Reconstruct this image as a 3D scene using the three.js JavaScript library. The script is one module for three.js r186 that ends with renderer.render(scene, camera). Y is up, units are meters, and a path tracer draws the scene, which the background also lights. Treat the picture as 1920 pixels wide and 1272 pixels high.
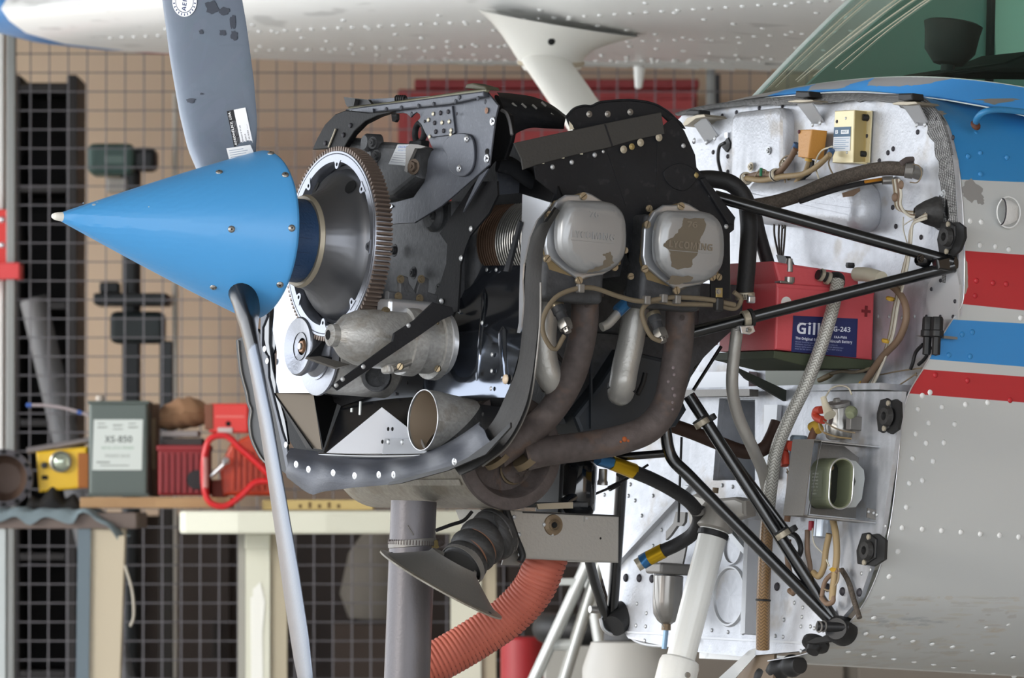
import * as THREE from 'three';
import { RoundedBoxGeometry } from 'three/addons/geometries/RoundedBoxGeometry.js';
import { TextGeometry } from 'three/addons/geometries/TextGeometry.js';
import { FontLoader } from 'three/addons/loaders/FontLoader.js';
import { mergeGeometries, toCreasedNormals } from 'three/addons/utils/BufferGeometryUtils.js';

// ---------- camera, sky, exposure ----------
const scene = new THREE.Scene();
const FPX = 12000, camera = new THREE.PerspectiveCamera(2 * Math.atan(636 / FPX) * 180 / Math.PI, 1920 / 1272, 0.5, 300);
camera.position.set(0, 1, 12);
camera.rotation.x = Math.atan(289 / FPX);
camera.focus = 11.9;
camera.userData.fStop = 9.5;
camera.updateMatrixWorld(true);
const renderer = new THREE.WebGLRenderer({ antialias: true });
renderer.toneMapping = THREE.LinearToneMapping;
renderer.toneMappingExposure = 1.48;
renderer.shadowMap.enabled = true;
{ // overcast sky, a little brighter towards the zenith
  const W = 64, H = 32, d = new Float32Array(W * H * 4);
  for (let j = 0; j < H; j++) for (let i = 0; i < W; i++) {
    const e = Math.max(0, Math.sin(((j + 0.5) / H - 0.5) * Math.PI)), k = (1 + 0.7 * e), o = (j * W + i) * 4;
    d[o] = 0.93 * k; d[o + 1] = 0.98 * k; d[o + 2] = 1.05 * k; d[o + 3] = 1;
  }
  const t = new THREE.DataTexture(d, W, H, THREE.RGBAFormat, THREE.FloatType);
  t.mapping = THREE.EquirectangularReflectionMapping; t.magFilter = THREE.LinearFilter; t.needsUpdate = true;
  scene.background = t; scene.backgroundIntensity = 2.6;
}
{ // low hazy sun coming in under the added door header from the left
  const s = new THREE.DirectionalLight('#fff6ea', 0.9);
  s.position.set(-16, 5.6, 12); s.target.position.set(0.3, 1.3, -0.3); s.castShadow = true; s.shadow.radius = 22; s.shadow.mapSize.set(4096, 4096);
  Object.assign(s.shadow.camera, { left: -9, right: 9, top: 6, bottom: -6, near: 1, far: 45 }); scene.add(s, s.target);
}

// ---------- frames: the aircraft frame has x aft, y up, z to port ----------
const V = (x, y, z) => new THREE.Vector3(x, y, z), R = Math.PI / 180;
const AIR = { q: new THREE.Quaternion().setFromAxisAngle(V(0, 1, 0), 30 * R).multiply(new THREE.Quaternion().setFromAxisAngle(V(0, 0, 1), -3.5 * R)), o: V(0.58966, 1.39368, -0.3) };
const WORLD = { q: new THREE.Quaternion(), o: V(0, 0, 0) };
let frame = WORLD;
// the point of a plane that the photograph's pixel (u, v) measures, in the current frame
function meet(u, v, n, k) {
  const d = V((u - 960) / FPX, -(v - 636) / FPX, -1).applyQuaternion(camera.quaternion), qi = frame.q.clone().invert();
  d.applyQuaternion(qi);
  const o = camera.position.clone().sub(frame.o).applyQuaternion(qi);
  return o.add(d.multiplyScalar((k - n.dot(o)) / n.dot(d)));
}
const AX = { x: V(1, 0, 0), y: V(0, 1, 0), z: V(0, 0, 1) };
const F = (u, v, ax, c) => meet(u, v, AX[ax], c);
const toLocal = (w) => w.clone().applyQuaternion(frame.q.clone().invert());
const mk = (x0, y0, s) => (...a) => { const r = []; for (let i = 0; i < a.length; i += 2) r.push([x0 + a[i] / s, y0 + a[i + 1] / s]); return r; };
const P0 = mk(0, 0, 1), zA = mk(520, 140, 3.533), zB = mk(480, 480, 2.7646), zC = mk(900, 160, 3.181), zD = mk(900, 500, 3.181), zE = mk(1260, 140, 3.179), zF = mk(1260, 440, 3.029), zG = mk(1100, 820, 2.8145),
  zH = mk(640, 840, 2.944), s1 = mk(440, 160, 5.3), s2 = mk(700, 160, 4.892), s3 = mk(500, 520, 5.3), s4 = mk(780, 340, 3.0286), s5 = mk(440, 560, 3.178), s6 = mk(1260, 150, 4.24), s7 = mk(1480, 180, 3.742),
  s8 = mk(1440, 700, 4.238), zR = mk(1500, 700, 2.224), zL = mk(0, 700, 3.097), zQ = mk(0, 360, 3.097), zW = mk(600, 0, 2.743), zX = mk(1260, 0, 2.909), zT = mk(0, 0, 3.097), zS = mk(1640, 140, 1.9286), zK = mk(0, 900, 2.743);

// ---------- names, things and parts ----------
const used = new Map();
function numbered(n) { const k = used.get(n) ?? 0; used.set(n, k + 1); return k ? n + '_' + String(k).padStart(3, '0') : n; }
function thing(name, label, category, base = V(0, 0, 0), group) {
  const g = new THREE.Group(); g.name = numbered(name); scene.add(g);
  g.position.copy(base.clone().applyQuaternion(frame.q).add(frame.o)); g.quaternion.copy(frame.q);
  g.userData = { label, category }; if (group) g.userData.group = group;
  g.base = base;
  return g;
}
const baseOf = (p) => { while (p && !p.base) p = p.parent; return p ? p.base : V(0, 0, 0); };
function part(name, geo, m, parent, label) { // geometry given in frame coordinates
  const b = baseOf(parent), o = new THREE.Mesh([].concat(geo).length > 1 ? join(geo) : [].concat(geo)[0], m);
  if (!o.geometry.moved) { o.geometry = o.geometry.clone().translate(-b.x, -b.y, -b.z); }
  o.name = numbered(name); o.castShadow = o.receiveShadow = true;
  if (label) o.userData.label = label;
  parent.add(o); return o;
}
function piece(name, geo, m, parent, p, dir, s = 1, roll = 0) { // a shared geometry (axis +y) set at p, turned to dir
  const o = new THREE.Mesh(geo, m), b = baseOf(parent); o.name = numbered(name); o.castShadow = o.receiveShadow = true;
  o.position.copy(p).sub(b); o.quaternion.setFromUnitVectors(AX.y, dir.clone().normalize()); if (roll) o.rotateY(roll); o.scale.setScalar(s);
  parent.add(o); return o;
}
function setting(name, geo, m) { const o = new THREE.Mesh([].concat(geo).length > 1 ? join(geo) : geo, m); o.name = name; o.userData.kind = 'structure'; o.castShadow = o.receiveShadow = true; scene.add(o); return o; }
function join(list) {
  return mergeGeometries(list.map((g) => { const n = g.index ? g.toNonIndexed() : g.clone(); for (const k of Object.keys(n.attributes)) if (!['position', 'normal', 'uv'].includes(k)) n.deleteAttribute(k); n.clearGroups?.(); return n; }));
}
let rs = 12345; const rnd = () => { rs = (rs * 1664525 + 1013904223) >>> 0; return rs / 4294967296; };
const rr = (a, b) => a + (b - a) * rnd();

// ---------- geometry ----------
function boxUV(g) { // uv in metres from the face each vertex lies on
  g = g.index ? g.toNonIndexed() : g; const p = g.attributes.position, uv = new Float32Array(p.count * 2), a = V(), b = V(), c = V();
  for (let i = 0; i < p.count; i += 3) {
    a.fromBufferAttribute(p, i); b.fromBufferAttribute(p, i + 1).sub(a); c.fromBufferAttribute(p, i + 2).sub(a); b.cross(c);
    const x = Math.abs(b.x), y = Math.abs(b.y), z = Math.abs(b.z);
    for (let k = 0; k < 3; k++) {
      a.fromBufferAttribute(p, i + k);
      uv.set(x >= y && x >= z ? [a.z, a.y] : z >= y ? [a.x, a.y] : [a.x, a.z], (i + k) * 2);
    }
  }
  return g.setAttribute('uv', new THREE.BufferAttribute(uv, 2));
}
const smooth2 = (pts, n = 6) => { const c = new THREE.CatmullRomCurve3(pts.map((p) => V(p[0], p[1], 0)), true, 'centripetal'); return c.getPoints(pts.length * n).slice(0, -1).map((p) => [p.x, p.y]); };
function rpoly(pts, r, n = 5) { // polygon with rounded corners
  const out = [], N = pts.length; for (let i = 0; i < N; i++) { const p = pts[i], a = pts[(i + N - 1) % N], b = pts[(i + 1) % N], da = Math.hypot(a[0] - p[0], a[1] - p[1]), db = Math.hypot(b[0] - p[0], b[1] - p[1]), k = Math.min(r, da / 2.05, db / 2.05), q = [p[0] + (a[0] - p[0]) / da * k, p[1] + (a[1] - p[1]) / da * k], s = [p[0] + (b[0] - p[0]) / db * k, p[1] + (b[1] - p[1]) / db * k]; for (let j = 0; j <= n; j++) { const t = j / n; out.push([q[0] * (1 - t) ** 2 + 2 * p[0] * t * (1 - t) + s[0] * t * t, q[1] * (1 - t) ** 2 + 2 * p[1] * t * (1 - t) + s[1] * t * t]); } } return out;
}
const BASIS = { x: [V(0, 0, 1), V(0, 1, 0), V(-1, 0, 0)], z: [V(1, 0, 0), V(0, 1, 0), V(0, 0, 1)], y: [V(1, 0, 0), V(0, 0, -1), V(0, 1, 0)] };
function slab(o, ex, ey, pts2, t, { holes = [], bevel = 0, bseg = 2, crease = 0 } = {}) { // polygon in the plane (o; ex, ey), t thick along ex x ey
  const s = new THREE.Shape(pts2.map((p) => new THREE.Vector2(p[0], p[1])));
  for (const h of holes) s.holes.push(new THREE.Path(h.map((p) => new THREE.Vector2(p[0], p[1]))));
  let g = new THREE.ExtrudeGeometry(s, { depth: Math.max(t - 2 * bevel, 1e-5), bevelEnabled: bevel > 0, bevelSize: bevel, bevelThickness: bevel, bevelOffset: -bevel, bevelSegments: bseg, steps: 1 });
  if (bevel) g.translate(0, 0, bevel);
  const ez = ex.clone().cross(ey);
  g.applyMatrix4(new THREE.Matrix4().makeBasis(ex, ey, ez).setPosition(o));
  g = boxUV(g);
  return crease ? toCreasedNormals(g, crease * R) : g;
}
function plate(ax, c, px, t, opt = {}) { // an outline measured in the photograph, on the plane ax = c, growing forward, to port or up
  const [ex, ey] = BASIS[ax], o = AX[ax].clone().multiplyScalar(c), flat = (list) => list.map(([u, v]) => { const p = F(u, v, ax, c); return [p.dot(ex), p.dot(ey)]; });
  let pts = flat(px); if (opt.round) pts = rpoly(pts, opt.round); if (opt.smooth) pts = smooth2(pts, opt.smooth === true ? 6 : opt.smooth);
  if (opt.back) o.addScaledVector(ex.clone().cross(ey), -t); // the outline is that of the near face
  return slab(o, ex, ey, pts, t, { ...opt, holes: (opt.holes ?? []).map((h) => h.r ? ring2(h, ax, c) : h.sharp ? flat(h.sharp) : smooth2(flat(h), 5)) });
}
function ring2({ u, v, r, n = 20, k = 1 }, ax, c) { const [ex, ey] = BASIS[ax], p = F(u, v, ax, c), x = p.dot(ex), y = p.dot(ey), out = []; for (let i = 0; i < n; i++) out.push([x + r * k * Math.cos(i / n * 2 * Math.PI), y + r * Math.sin(i / n * 2 * Math.PI)]); return out; }
function facet(pts3, t, opt) { // flat polygon through three-dimensional points (first three fix the plane)
  const o = pts3[0], ex = pts3[1].clone().sub(o).normalize(), n = ex.clone().cross(pts3[2].clone().sub(o)).normalize(), ey = n.clone().cross(ex);
  return slab(o, ex, ey, pts3.map((p) => { const d = p.clone().sub(o); return [d.dot(ex), d.dot(ey)]; }), t, opt);
}
function sweep(pts, r, { n = 0, k = 10, closed = false, flat = 1, up, tension = 'centripetal', straight = false, caps = true } = {}) { // tube of radius r (number or function of 0..1), uv in metres
  let curve;
  if (straight) { curve = new THREE.CurvePath(); for (let i = 1; i < pts.length; i++) curve.add(new THREE.LineCurve3(pts[i - 1], pts[i])); } else curve = new THREE.CatmullRomCurve3(pts, closed, tension);
  n = n || Math.max(2, straight && pts.length === 2 ? 1 : pts.length * 5);
  const P = [], T = []; for (let i = 0; i <= n; i++) { P.push(curve.getPointAt(i / n)); T.push(curve.getTangentAt(Math.min(0.9999, Math.max(0.0001, i / n))).normalize()); }
  let N = up ? up.clone() : (Math.abs(T[0].y) < 0.9 ? V(0, 1, 0) : V(1, 0, 0)); N.sub(T[0].clone().multiplyScalar(N.dot(T[0]))).normalize();
  const pos = [], uv = [], idx = []; let L = 0; const rad = (t) => typeof r === 'function' ? r(t) : r;
  for (let i = 0; i <= n; i++) {
    if (i) { L += P[i].distanceTo(P[i - 1]); N.sub(T[i].clone().multiplyScalar(N.dot(T[i]))).normalize(); }
    const B = T[i].clone().cross(N), q = rad(i / n);
    for (let j = 0; j <= k; j++) { const a = j / k * 2 * Math.PI, c = Math.cos(a) * q, s = Math.sin(a) * q * flat; pos.push(P[i].x + N.x * c + B.x * s, P[i].y + N.y * c + B.y * s, P[i].z + N.z * c + B.z * s); uv.push(j / k * 2 * Math.PI * Math.max(q, 0.001), L); }
  }
  for (let i = 0; i < n; i++) for (let j = 0; j < k; j++) { const a = i * (k + 1) + j, b = a + k + 1; idx.push(a, a + 1, b, b, a + 1, b + 1); }
  if (caps && !closed) for (const i of [0, n]) { const c = pos.length / 3; pos.push(P[i].x, P[i].y, P[i].z); uv.push(0, 0); const base = pos.length / 3; for (let j = 0; j <= k; j++) { const s = (i * (k + 1) + j) * 3; pos.push(pos[s], pos[s + 1], pos[s + 2]); uv.push(0, 0); } for (let j = 0; j < k; j++) i ? idx.push(c, base + j + 1, base + j) : idx.push(c, base + j, base + j + 1); }
  const g = new THREE.BufferGeometry(); g.setAttribute('position', new THREE.Float32BufferAttribute(pos, 3)); g.setAttribute('uv', new THREE.Float32BufferAttribute(uv, 2)); g.setIndex(idx); g.computeVertexNormals();
  { const nn = g.attributes.normal; for (let i = 0; i <= n; i++) { const a = i * (k + 1), b = a + k, x = nn.getX(a) + nn.getX(b), y = nn.getY(a) + nn.getY(b), z = nn.getZ(a) + nn.getZ(b), l = Math.hypot(x, y, z) || 1; nn.setXYZ(a, x / l, y / l, z / l); nn.setXYZ(b, x / l, y / l, z / l); } }
  return g;
}
const path = (ax, c, list) => list.map((p) => F(p[0], p[1], ax, p[2] ?? c)); // pixels, each on its own plane
function lathe(profile, p, dir, k = 40) { // profile: [radius, distance along dir]
  const g = new THREE.LatheGeometry(profile.map((q) => new THREE.Vector2(Math.max(q[0], 1e-5), q[1])), k);
  const uv = g.attributes.uv, n = profile.length, L = [0]; for (let i = 1; i < n; i++) L.push(L[i - 1] + Math.hypot(profile[i][0] - profile[i - 1][0], profile[i][1] - profile[i - 1][1]));
  const rm = Math.max(...profile.map((q) => q[0])); for (let i = 0; i < uv.count; i++) uv.setXY(i, uv.getX(i) * 2 * Math.PI * rm, L[i % n]);
  g.applyQuaternion(new THREE.Quaternion().setFromUnitVectors(AX.y, dir.clone().normalize())); g.translate(p.x, p.y, p.z);
  return toCreasedNormals(g, 40 * R);
}
function cyl(p0, p1, r0, r1 = r0, k = 20, b = 0) { const d = p1.clone().sub(p0), l = d.length(); return lathe(b ? [[0, 0], [r0 - b, 0], [r0, b], [r1, l - b], [r1 - b, l], [0, l]] : [[0, 0], [r0, 0], [r1, l], [0, l]], p0, d, k); }
function box(c, s, r = 0.003, rot) { let g = r ? new RoundedBoxGeometry(s.x, s.y, s.z, 2, Math.min(r, s.x / 2.1, s.y / 2.1, s.z / 2.1)) : new THREE.BoxGeometry(s.x, s.y, s.z); g = boxUV(g); if (rot) g.applyQuaternion(rot); return g.translate(c.x, c.y, c.z); }
function grid(rows, wrapUV) { // rows of points to a sheet; uv from wrapUV(i, j) or in metres
  const n = rows.length, m = rows[0].length, pos = [], uv = [], idx = [];
  for (let i = 0; i < n; i++) for (let j = 0; j < m; j++) { const p = rows[i][j]; pos.push(p.x, p.y, p.z); const q = wrapUV ? wrapUV(i, j, p) : [j / (m - 1), i / (n - 1)]; uv.push(q[0], q[1]); }
  for (let i = 0; i < n - 1; i++) for (let j = 0; j < m - 1; j++) { const a = i * m + j, b = a + m; idx.push(a, b, a + 1, b, b + 1, a + 1); }
  const g = new THREE.BufferGeometry(); g.setAttribute('position', new THREE.Float32BufferAttribute(pos, 3)); g.setAttribute('uv', new THREE.Float32BufferAttribute(uv, 2)); g.setIndex(idx); g.computeVertexNormals(); return g;
}
const spl = (pts, n) => new THREE.CatmullRomCurve3(pts, false, 'centripetal').getSpacedPoints(n);
function thick(g, t) { // give a sheet a second side t behind its normals
  const a = g.index ? g.toNonIndexed() : g.clone(), p = g.attributes.position, nn = g.attributes.normal, b = g.clone();
  for (let i = 0; i < p.count; i++) b.attributes.position.setXYZ(i, p.getX(i) - nn.getX(i) * t, p.getY(i) - nn.getY(i) * t, p.getZ(i) - nn.getZ(i) * t);
  const ix = Array.from(b.index.array); for (let i = 0; i < ix.length; i += 3) { const s = ix[i]; ix[i] = ix[i + 1]; ix[i + 1] = s; } b.setIndex(ix); b.computeVertexNormals();
  return join([a, b]);
}
const DOME = new THREE.SphereGeometry(1, 10, 4, 0, Math.PI * 2, 0, Math.PI / 2).scale(1, 0.55, 1), HEX = boltGeo(6), PAN = boltGeo(16), SLOT = slotGeo();
function boltGeo(k) { const g = new THREE.CylinderGeometry(0.86, 1, 0.7, k).translate(0, 0.35, 0), t = new THREE.CylinderGeometry(0.35, 0.35, 0.25, 8).translate(0, 0.8, 0), w = new THREE.CylinderGeometry(1.35, 1.35, 0.12, 16).translate(0, 0.06, 0); return k === 6 ? join([g, t, w]) : g; }
function slotGeo() { const s = []; for (const f of [0, Math.PI]) { const h = new THREE.Shape(); h.absarc(0, 0, 1, f + 0.14, f + Math.PI - 0.14); s.push(new THREE.ExtrudeGeometry(h, { depth: 0.35, bevelEnabled: true, bevelSize: 0.06, bevelThickness: 0.1, bevelSegments: 1 }).rotateX(-Math.PI / 2).translate(0, 0.3, 0)); } s.push(new THREE.CylinderGeometry(1.05, 1.05, 0.32, 16).translate(0, 0.16, 0)); return join(s.map((g) => { g.deleteAttribute('uv'); g.setAttribute('uv', new THREE.Float32BufferAttribute(g.attributes.position.count * 2, 2)); return g; })); }
const WASHER = new THREE.LatheGeometry([[0.001, 0.3], [0.32, 0.3], [0.36, 0.18], [0.5, 0.15], [0.9, 0.12], [1, 0]].map((p) => new THREE.Vector2(...p)), 18);

// ---------- textures ----------
const hash = (x, y, s) => { let h = Math.imul(x, 374761393) + Math.imul(y, 668265263) + Math.imul(s, 2147483647 - 83); h = Math.imul(h ^ (h >>> 13), 1274126177); return ((h ^ (h >>> 16)) >>> 0) / 4294967296; };
function vn(x, y, p, s) { const i = Math.floor(x), j = Math.floor(y), f = x - i, g = y - j, a = f * f * (3 - 2 * f), b = g * g * (3 - 2 * g), m = (k, n) => ((k % n) + n) % n, h = (u, v) => hash(m(u, p), m(v, p), s); return (h(i, j) * (1 - a) + h(i + 1, j) * a) * (1 - b) + (h(i, j + 1) * (1 - a) + h(i + 1, j + 1) * a) * b; }
function fbm(u, v, f, o, s) { let r = 0, a = 0.5, t = 0; for (let k = 0; k < o; k++) { r += a * vn(u * f, v * f, f, s + k * 7); t += a; a *= 0.5; f *= 2; } return r / t; }
const sm = (x, a, b) => { const t = Math.min(1, Math.max(0, (x - a) / (b - a))); return t * t * (3 - 2 * t); };
const mix = (a, b, t) => a.map((x, i) => x + (b[i] - x) * t);
function tex(n, fn, per, srgb = true) { // n x n pixels that repeat every per metres
  const d = new Uint8Array(n * n * 4); for (let j = 0; j < n; j++) for (let i = 0; i < n; i++) { const c = fn(i / n, j / n); d.set([...(c.length ? c : [c, c, c]).map((x) => Math.max(0, Math.min(255, Math.round(x)))), 255], (j * n + i) * 4); }
  const t = new THREE.DataTexture(d, n, n); t.wrapS = t.wrapT = THREE.RepeatWrapping; t.magFilter = THREE.LinearFilter; t.minFilter = THREE.LinearMipmapLinearFilter; t.generateMipmaps = true; if (srgb) t.colorSpace = THREE.SRGBColorSpace; t.repeat.set(1 / per, 1 / per); t.needsUpdate = true; return t;
}
function canvas(w, h, draw) { const c = document.createElement('canvas'); c.width = w; c.height = h; draw(c.getContext('2d'), w, h); const t = new THREE.CanvasTexture(c); t.colorSpace = THREE.SRGBColorSpace; return t; }
const T = {
  fire: tex(512, (u, v) => { const n = fbm(u, v, 4, 6, 1), f = fbm(u, v, 40, 3, 9), drip = fbm(u * 1, v * 0.12, 48, 2, 5) * sm(fbm(u, v, 3, 3, 21), 0.45, 0.7), st = sm(fbm(u, v, 9, 5, 33), 0.6, 0.78); let c = mix([174, 177, 183], [206, 208, 213], n); c = c.map((x) => x - drip * 42 + (f - 0.5) * 22); return mix(c, [150, 140, 128], st * 0.5); }, 0.7),
  rust: tex(256, (u, v) => { const n = fbm(u, v, 5, 5, 3), f = fbm(u, v, 30, 3, 8); return mix(mix([76, 68, 66], [98, 88, 85], n), [112, 84, 66], sm(fbm(u, v, 8, 4, 44), 0.66, 0.8) * 0.35).map((x) => x + (f - 0.5) * 20); }, 0.3),
  black: tex(256, (u, v) => { const n = fbm(u, v, 5, 5, 13), s = sm(fbm(u, v, 24, 3, 17), 0.68, 0.8); return mix([24, 25, 28], [36, 37, 40], n).map((x) => x + s * 12); }, 0.35),
  scuff: tex(256, (u, v) => { const n = fbm(u, v, 4, 5, 23), s = sm(fbm(u * 1, v, 32, 3, 27), 0.62, 0.75); return mix([66, 69, 77], [84, 87, 95], n).map((x) => x + s * 7); }, 0.3),
  cast: tex(256, (u, v) => { const n = fbm(u, v, 5, 5, 53), f = fbm(u, v, 48, 2, 57), g = sm(fbm(u, v, 7, 4, 59), 0.58, 0.75); return mix(mix([148, 147, 144], [176, 175, 172], n).map((x) => x + (f - 0.5) * 26), [120, 112, 100], g * 0.35); }, 0.25),
  grimeAndShade: tex(256, (u, v) => { const n = fbm(u, v, 6, 5, 63), f = fbm(u, v, 40, 2, 67); return mix([52, 53, 56], [84, 85, 87], n).map((x) => x + (f - 0.5) * 18); }, 0.3),
  grain: tex(256, (u, v) => 128 + (fbm(u, v, 32, 4, 71) - 0.5) * 200, 0.12, false),
  wall: tex(256, (u, v) => { const n = fbm(u, v, 3, 5, 81); return mix([196, 173, 150], [214, 194, 170], n); }, 3),
  conc: tex(256, (u, v) => { const n = fbm(u, v, 4, 6, 91), f = fbm(u, v, 60, 2, 95); return mix([184, 181, 175], [208, 205, 198], n).map((x) => x + (f - 0.5) * 20); }, 2.5),
  paint: tex(256, (u, v) => { const n = fbm(u, v, 3, 5, 101), s = sm(fbm(u, v, 26, 3, 105), 0.7, 0.8); return mix([226, 227, 226], [236, 237, 236], n).map((x) => x - s * 26); }, 0.8),
  weave: tex(128, (u, v) => { const a = Math.sin((u + v) * Math.PI * 32), b = Math.sin((u - v) * Math.PI * 32), k = (a * b > 0 ? 1 : 0); return 74 + 140 * k * Math.abs(a) + 50 * (fbm(u, v, 16, 2, 3) - 0.5); }, 0.12),
  braid: tex(128, (u, v) => { const x = u * 8, y = v * 8, c = Math.floor(x), s = c % 2 ? 1 : -1, w = Math.abs((((y + s * (x - c)) % 1) + 1) % 1 - 0.5) * 2; return mix([128, 124, 116], [214, 212, 204], Math.pow(w, 0.8)); }, 0.05),
  wood: tex(256, (u, v) => { const n = fbm(u * 0.2, v, 24, 4, 111), k = fbm(u, v, 5, 3, 115); return mix([150, 116, 82], [196, 160, 116], n * 0.7 + k * 0.3); }, 0.5),
  rubber: tex(128, (u, v) => { const n = fbm(u, v, 6, 4, 121), f = fbm(u, v, 32, 2, 125); return mix([40, 39, 39], [56, 55, 54], n).map((x) => x + (f - 0.5) * 24); }, 0.15),
  hose: tex(128, (u, v) => { const n = fbm(u, v, 40, 2, 131), k = fbm(u, v, 6, 3, 135); return mix([48, 42, 36], [104, 94, 84], n * 0.75 + k * 0.25); }, 0.09),
  scat: tex(256, (u, v) => { const n = fbm(u, v, 6, 4, 141); return mix([164, 82, 66], [190, 104, 84], n); }, 0.3),
};
// ---------- materials ----------
const M = {}, mat = (n, o) => (M[n] = new THREE[o.clearcoat || o.transmission || o.sheen ? 'MeshPhysicalMaterial' : 'MeshStandardMaterial'](Object.assign({ name: n, side: THREE.DoubleSide }, o)));
const G = { bumpMap: T.grain };
mat('spinnerBlue', { color: '#4b9bd8', roughness: 0.42, clearcoat: 0.25, clearcoatRoughness: 0.4 });
mat('fireAlu', { map: T.fire, roughness: 0.42, metalness: 0.35, ...G, bumpScale: 0.0006 });
mat('firePlain', { color: '#c3c5c8', roughness: 0.45, metalness: 0.4 });
mat('rivet', { color: '#b9bbbd', roughness: 0.4, metalness: 0.5 });
mat('rivetDark', { color: '#38363c', roughness: 0.6, metalness: 0.3 });
mat('whitePaint', { map: T.paint, roughness: 0.35 });
mat('whiteRivet', { color: '#e2e3e2', roughness: 0.35 });
mat('black', { map: T.black, roughness: 0.5, specularIntensity: 0.45, clearcoat: 0.001, ...G, bumpScale: 0.0003 });
mat('shadedBlack', { color: '#0f0f11', roughness: 0.55, specularIntensity: 0.35, clearcoat: 0.001, ...G, bumpScale: 0.0003 });  // darker copy of black for forward-facing plates, shading put into the colour
mat('blackGloss', { color: '#101318', roughness: 0.16, metalness: 0.0, clearcoat: 1, clearcoatRoughness: 0.06 });
mat('mirror', { color: '#6d737e', roughness: 0.1, metalness: 0.95 });
mat('tubeBlack', { color: '#0c0d0f', roughness: 0.25, clearcoat: 0.6, clearcoatRoughness: 0.2 });
mat('scuff', { map: T.scuff, roughness: 0.42, metalness: 0.35, ...G, bumpScale: 0.0003 });
mat('cast', { map: T.cast, roughness: 0.5, metalness: 0.45, ...G, bumpScale: 0.0008 });
mat('alu', { color: '#b4b6ba', roughness: 0.34, metalness: 0.75, ...G, bumpScale: 0.0002 });
mat('aluBright', { color: '#d4d6da', roughness: 0.3, metalness: 0.8 });
mat('steel', { color: '#9c9a96', roughness: 0.34, metalness: 0.8 });
mat('bell', { color: '#6b6c70', roughness: 0.36, metalness: 0.75 });
mat('grimeAndShade', { map: T.grimeAndShade, roughness: 0.6, metalness: 0.25, ...G, bumpScale: 0.0006 });
mat('rust', { map: T.rust, roughness: 0.72, metalness: 0.2, ...G, bumpScale: 0.0006 });
mat('brownTeeth', { color: '#4c3630', roughness: 0.7, metalness: 0.3 });
mat('rubber', { map: T.rubber, roughness: 0.6, ...G, bumpScale: 0.0004 });
mat('rubberBlack', { color: '#1b1b1c', roughness: 0.55 });
mat('holeDark', { color: '#0b0b0c', roughness: 0.9 });
mat('rocker', { color: '#999a9b', roughness: 0.36, metalness: 0.4 });
mat('brass', { color: '#6f6552', roughness: 0.4, metalness: 0.7 });
mat('gold', { color: '#dccfa6', roughness: 0.38, metalness: 0.25 });
mat('goldDark', { color: '#a28f5e', roughness: 0.42, metalness: 0.5 });
mat('fitGold', { color: '#d2aa28', roughness: 0.28, metalness: 0.85 });
mat('fitBlue', { color: '#3d77ad', roughness: 0.3, metalness: 0.7 });
mat('silverPipe', { color: '#a5a29c', roughness: 0.42, metalness: 0.5, ...G, bumpScale: 0.0004 });
mat('intake', { color: '#a9a7a2', roughness: 0.4, metalness: 0.45, ...G, bumpScale: 0.0005 });
mat('hose', { map: T.hose, roughness: 0.85, ...G, bumpScale: 0.0008 });
mat('hoseBlack', { color: '#1d1c1d', roughness: 0.6, ...G, bumpScale: 0.0006 });
mat('braid', { map: T.braid, roughness: 0.5, metalness: 0.3, bumpMap: T.braid, bumpScale: 0.0006 });
mat('amberHose', { map: T.braid, color: '#b08a5c', roughness: 0.35, clearcoat: 0.4, clearcoatRoughness: 0.3, bumpMap: T.braid, bumpScale: 0.0004 });
mat('batteryRed', { color: '#cf5359', roughness: 0.5, ...G, bumpScale: 0.0003 });
mat('trayGreen', { color: '#3f4632', roughness: 0.65 });
mat('yellowBox', { color: '#c98f44', roughness: 0.45, ...G, bumpScale: 0.0006 });
mat('sleeve', { color: '#7a6350', roughness: 0.6 });
mat('sleeveTan', { color: '#9a845f', roughness: 0.6 });
mat('wireWhite', { color: '#c9c3b4', roughness: 0.6 });
mat('wireTan', { color: '#8b7b63', roughness: 0.6 });
mat('wireBlack', { color: '#18181a', roughness: 0.5 });
mat('redBoot', { color: '#b8402c', roughness: 0.5 });
mat('cream', { color: '#cfc6b0', roughness: 0.5 });
mat('yellowTape', { color: '#c9a13c', roughness: 0.5 });
mat('weave', { map: T.weave, roughness: 0.8, bumpMap: T.weave, bumpScale: 0.0012 });
mat('scat', { map: T.scat, roughness: 0.65 });
mat('scatWire', { color: '#6d3228', roughness: 0.7 });
mat('oleo', { color: '#e9e8e2', roughness: 0.3, ...G, bumpScale: 0.0002 });
mat('shroud', { map: T.cast, color: '#f2eadc', roughness: 0.42, metalness: 0.15 });
mat('receptacle', { color: '#7d8268', roughness: 0.55 });
mat('bracketGrey', { color: '#7f7c78', roughness: 0.5, metalness: 0.45, ...G, bumpScale: 0.0004 });
mat('wallBeige', { map: T.wall, roughness: 0.9 });
mat('concrete', { map: T.conc, roughness: 0.85 });
mat('apron', { map: T.conc, color: '#ffffff', roughness: 0.9 });
mat('roofGrey', { color: '#77736c', roughness: 0.85 });
mat('wire', { color: '#77757a', roughness: 0.55, metalness: 0.4 });
mat('postGrey', { color: '#8b8d8b', roughness: 0.5, metalness: 0.3 });
mat('wood', { map: T.wood, roughness: 0.7 });
mat('dark', { color: '#26221f', roughness: 0.8 });
mat('darkBrown', { color: '#3a302a', roughness: 0.85 });
const flat = (n, color, roughness = 0.6, metalness = 0) => M[n] ?? mat(n, { color, roughness, metalness });
function print(w, h, draw, o = {}) { return new THREE.MeshStandardMaterial({ name: 'print', side: THREE.DoubleSide, map: canvas(w, h, draw), roughness: 0.5, ...o }); }
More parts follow.
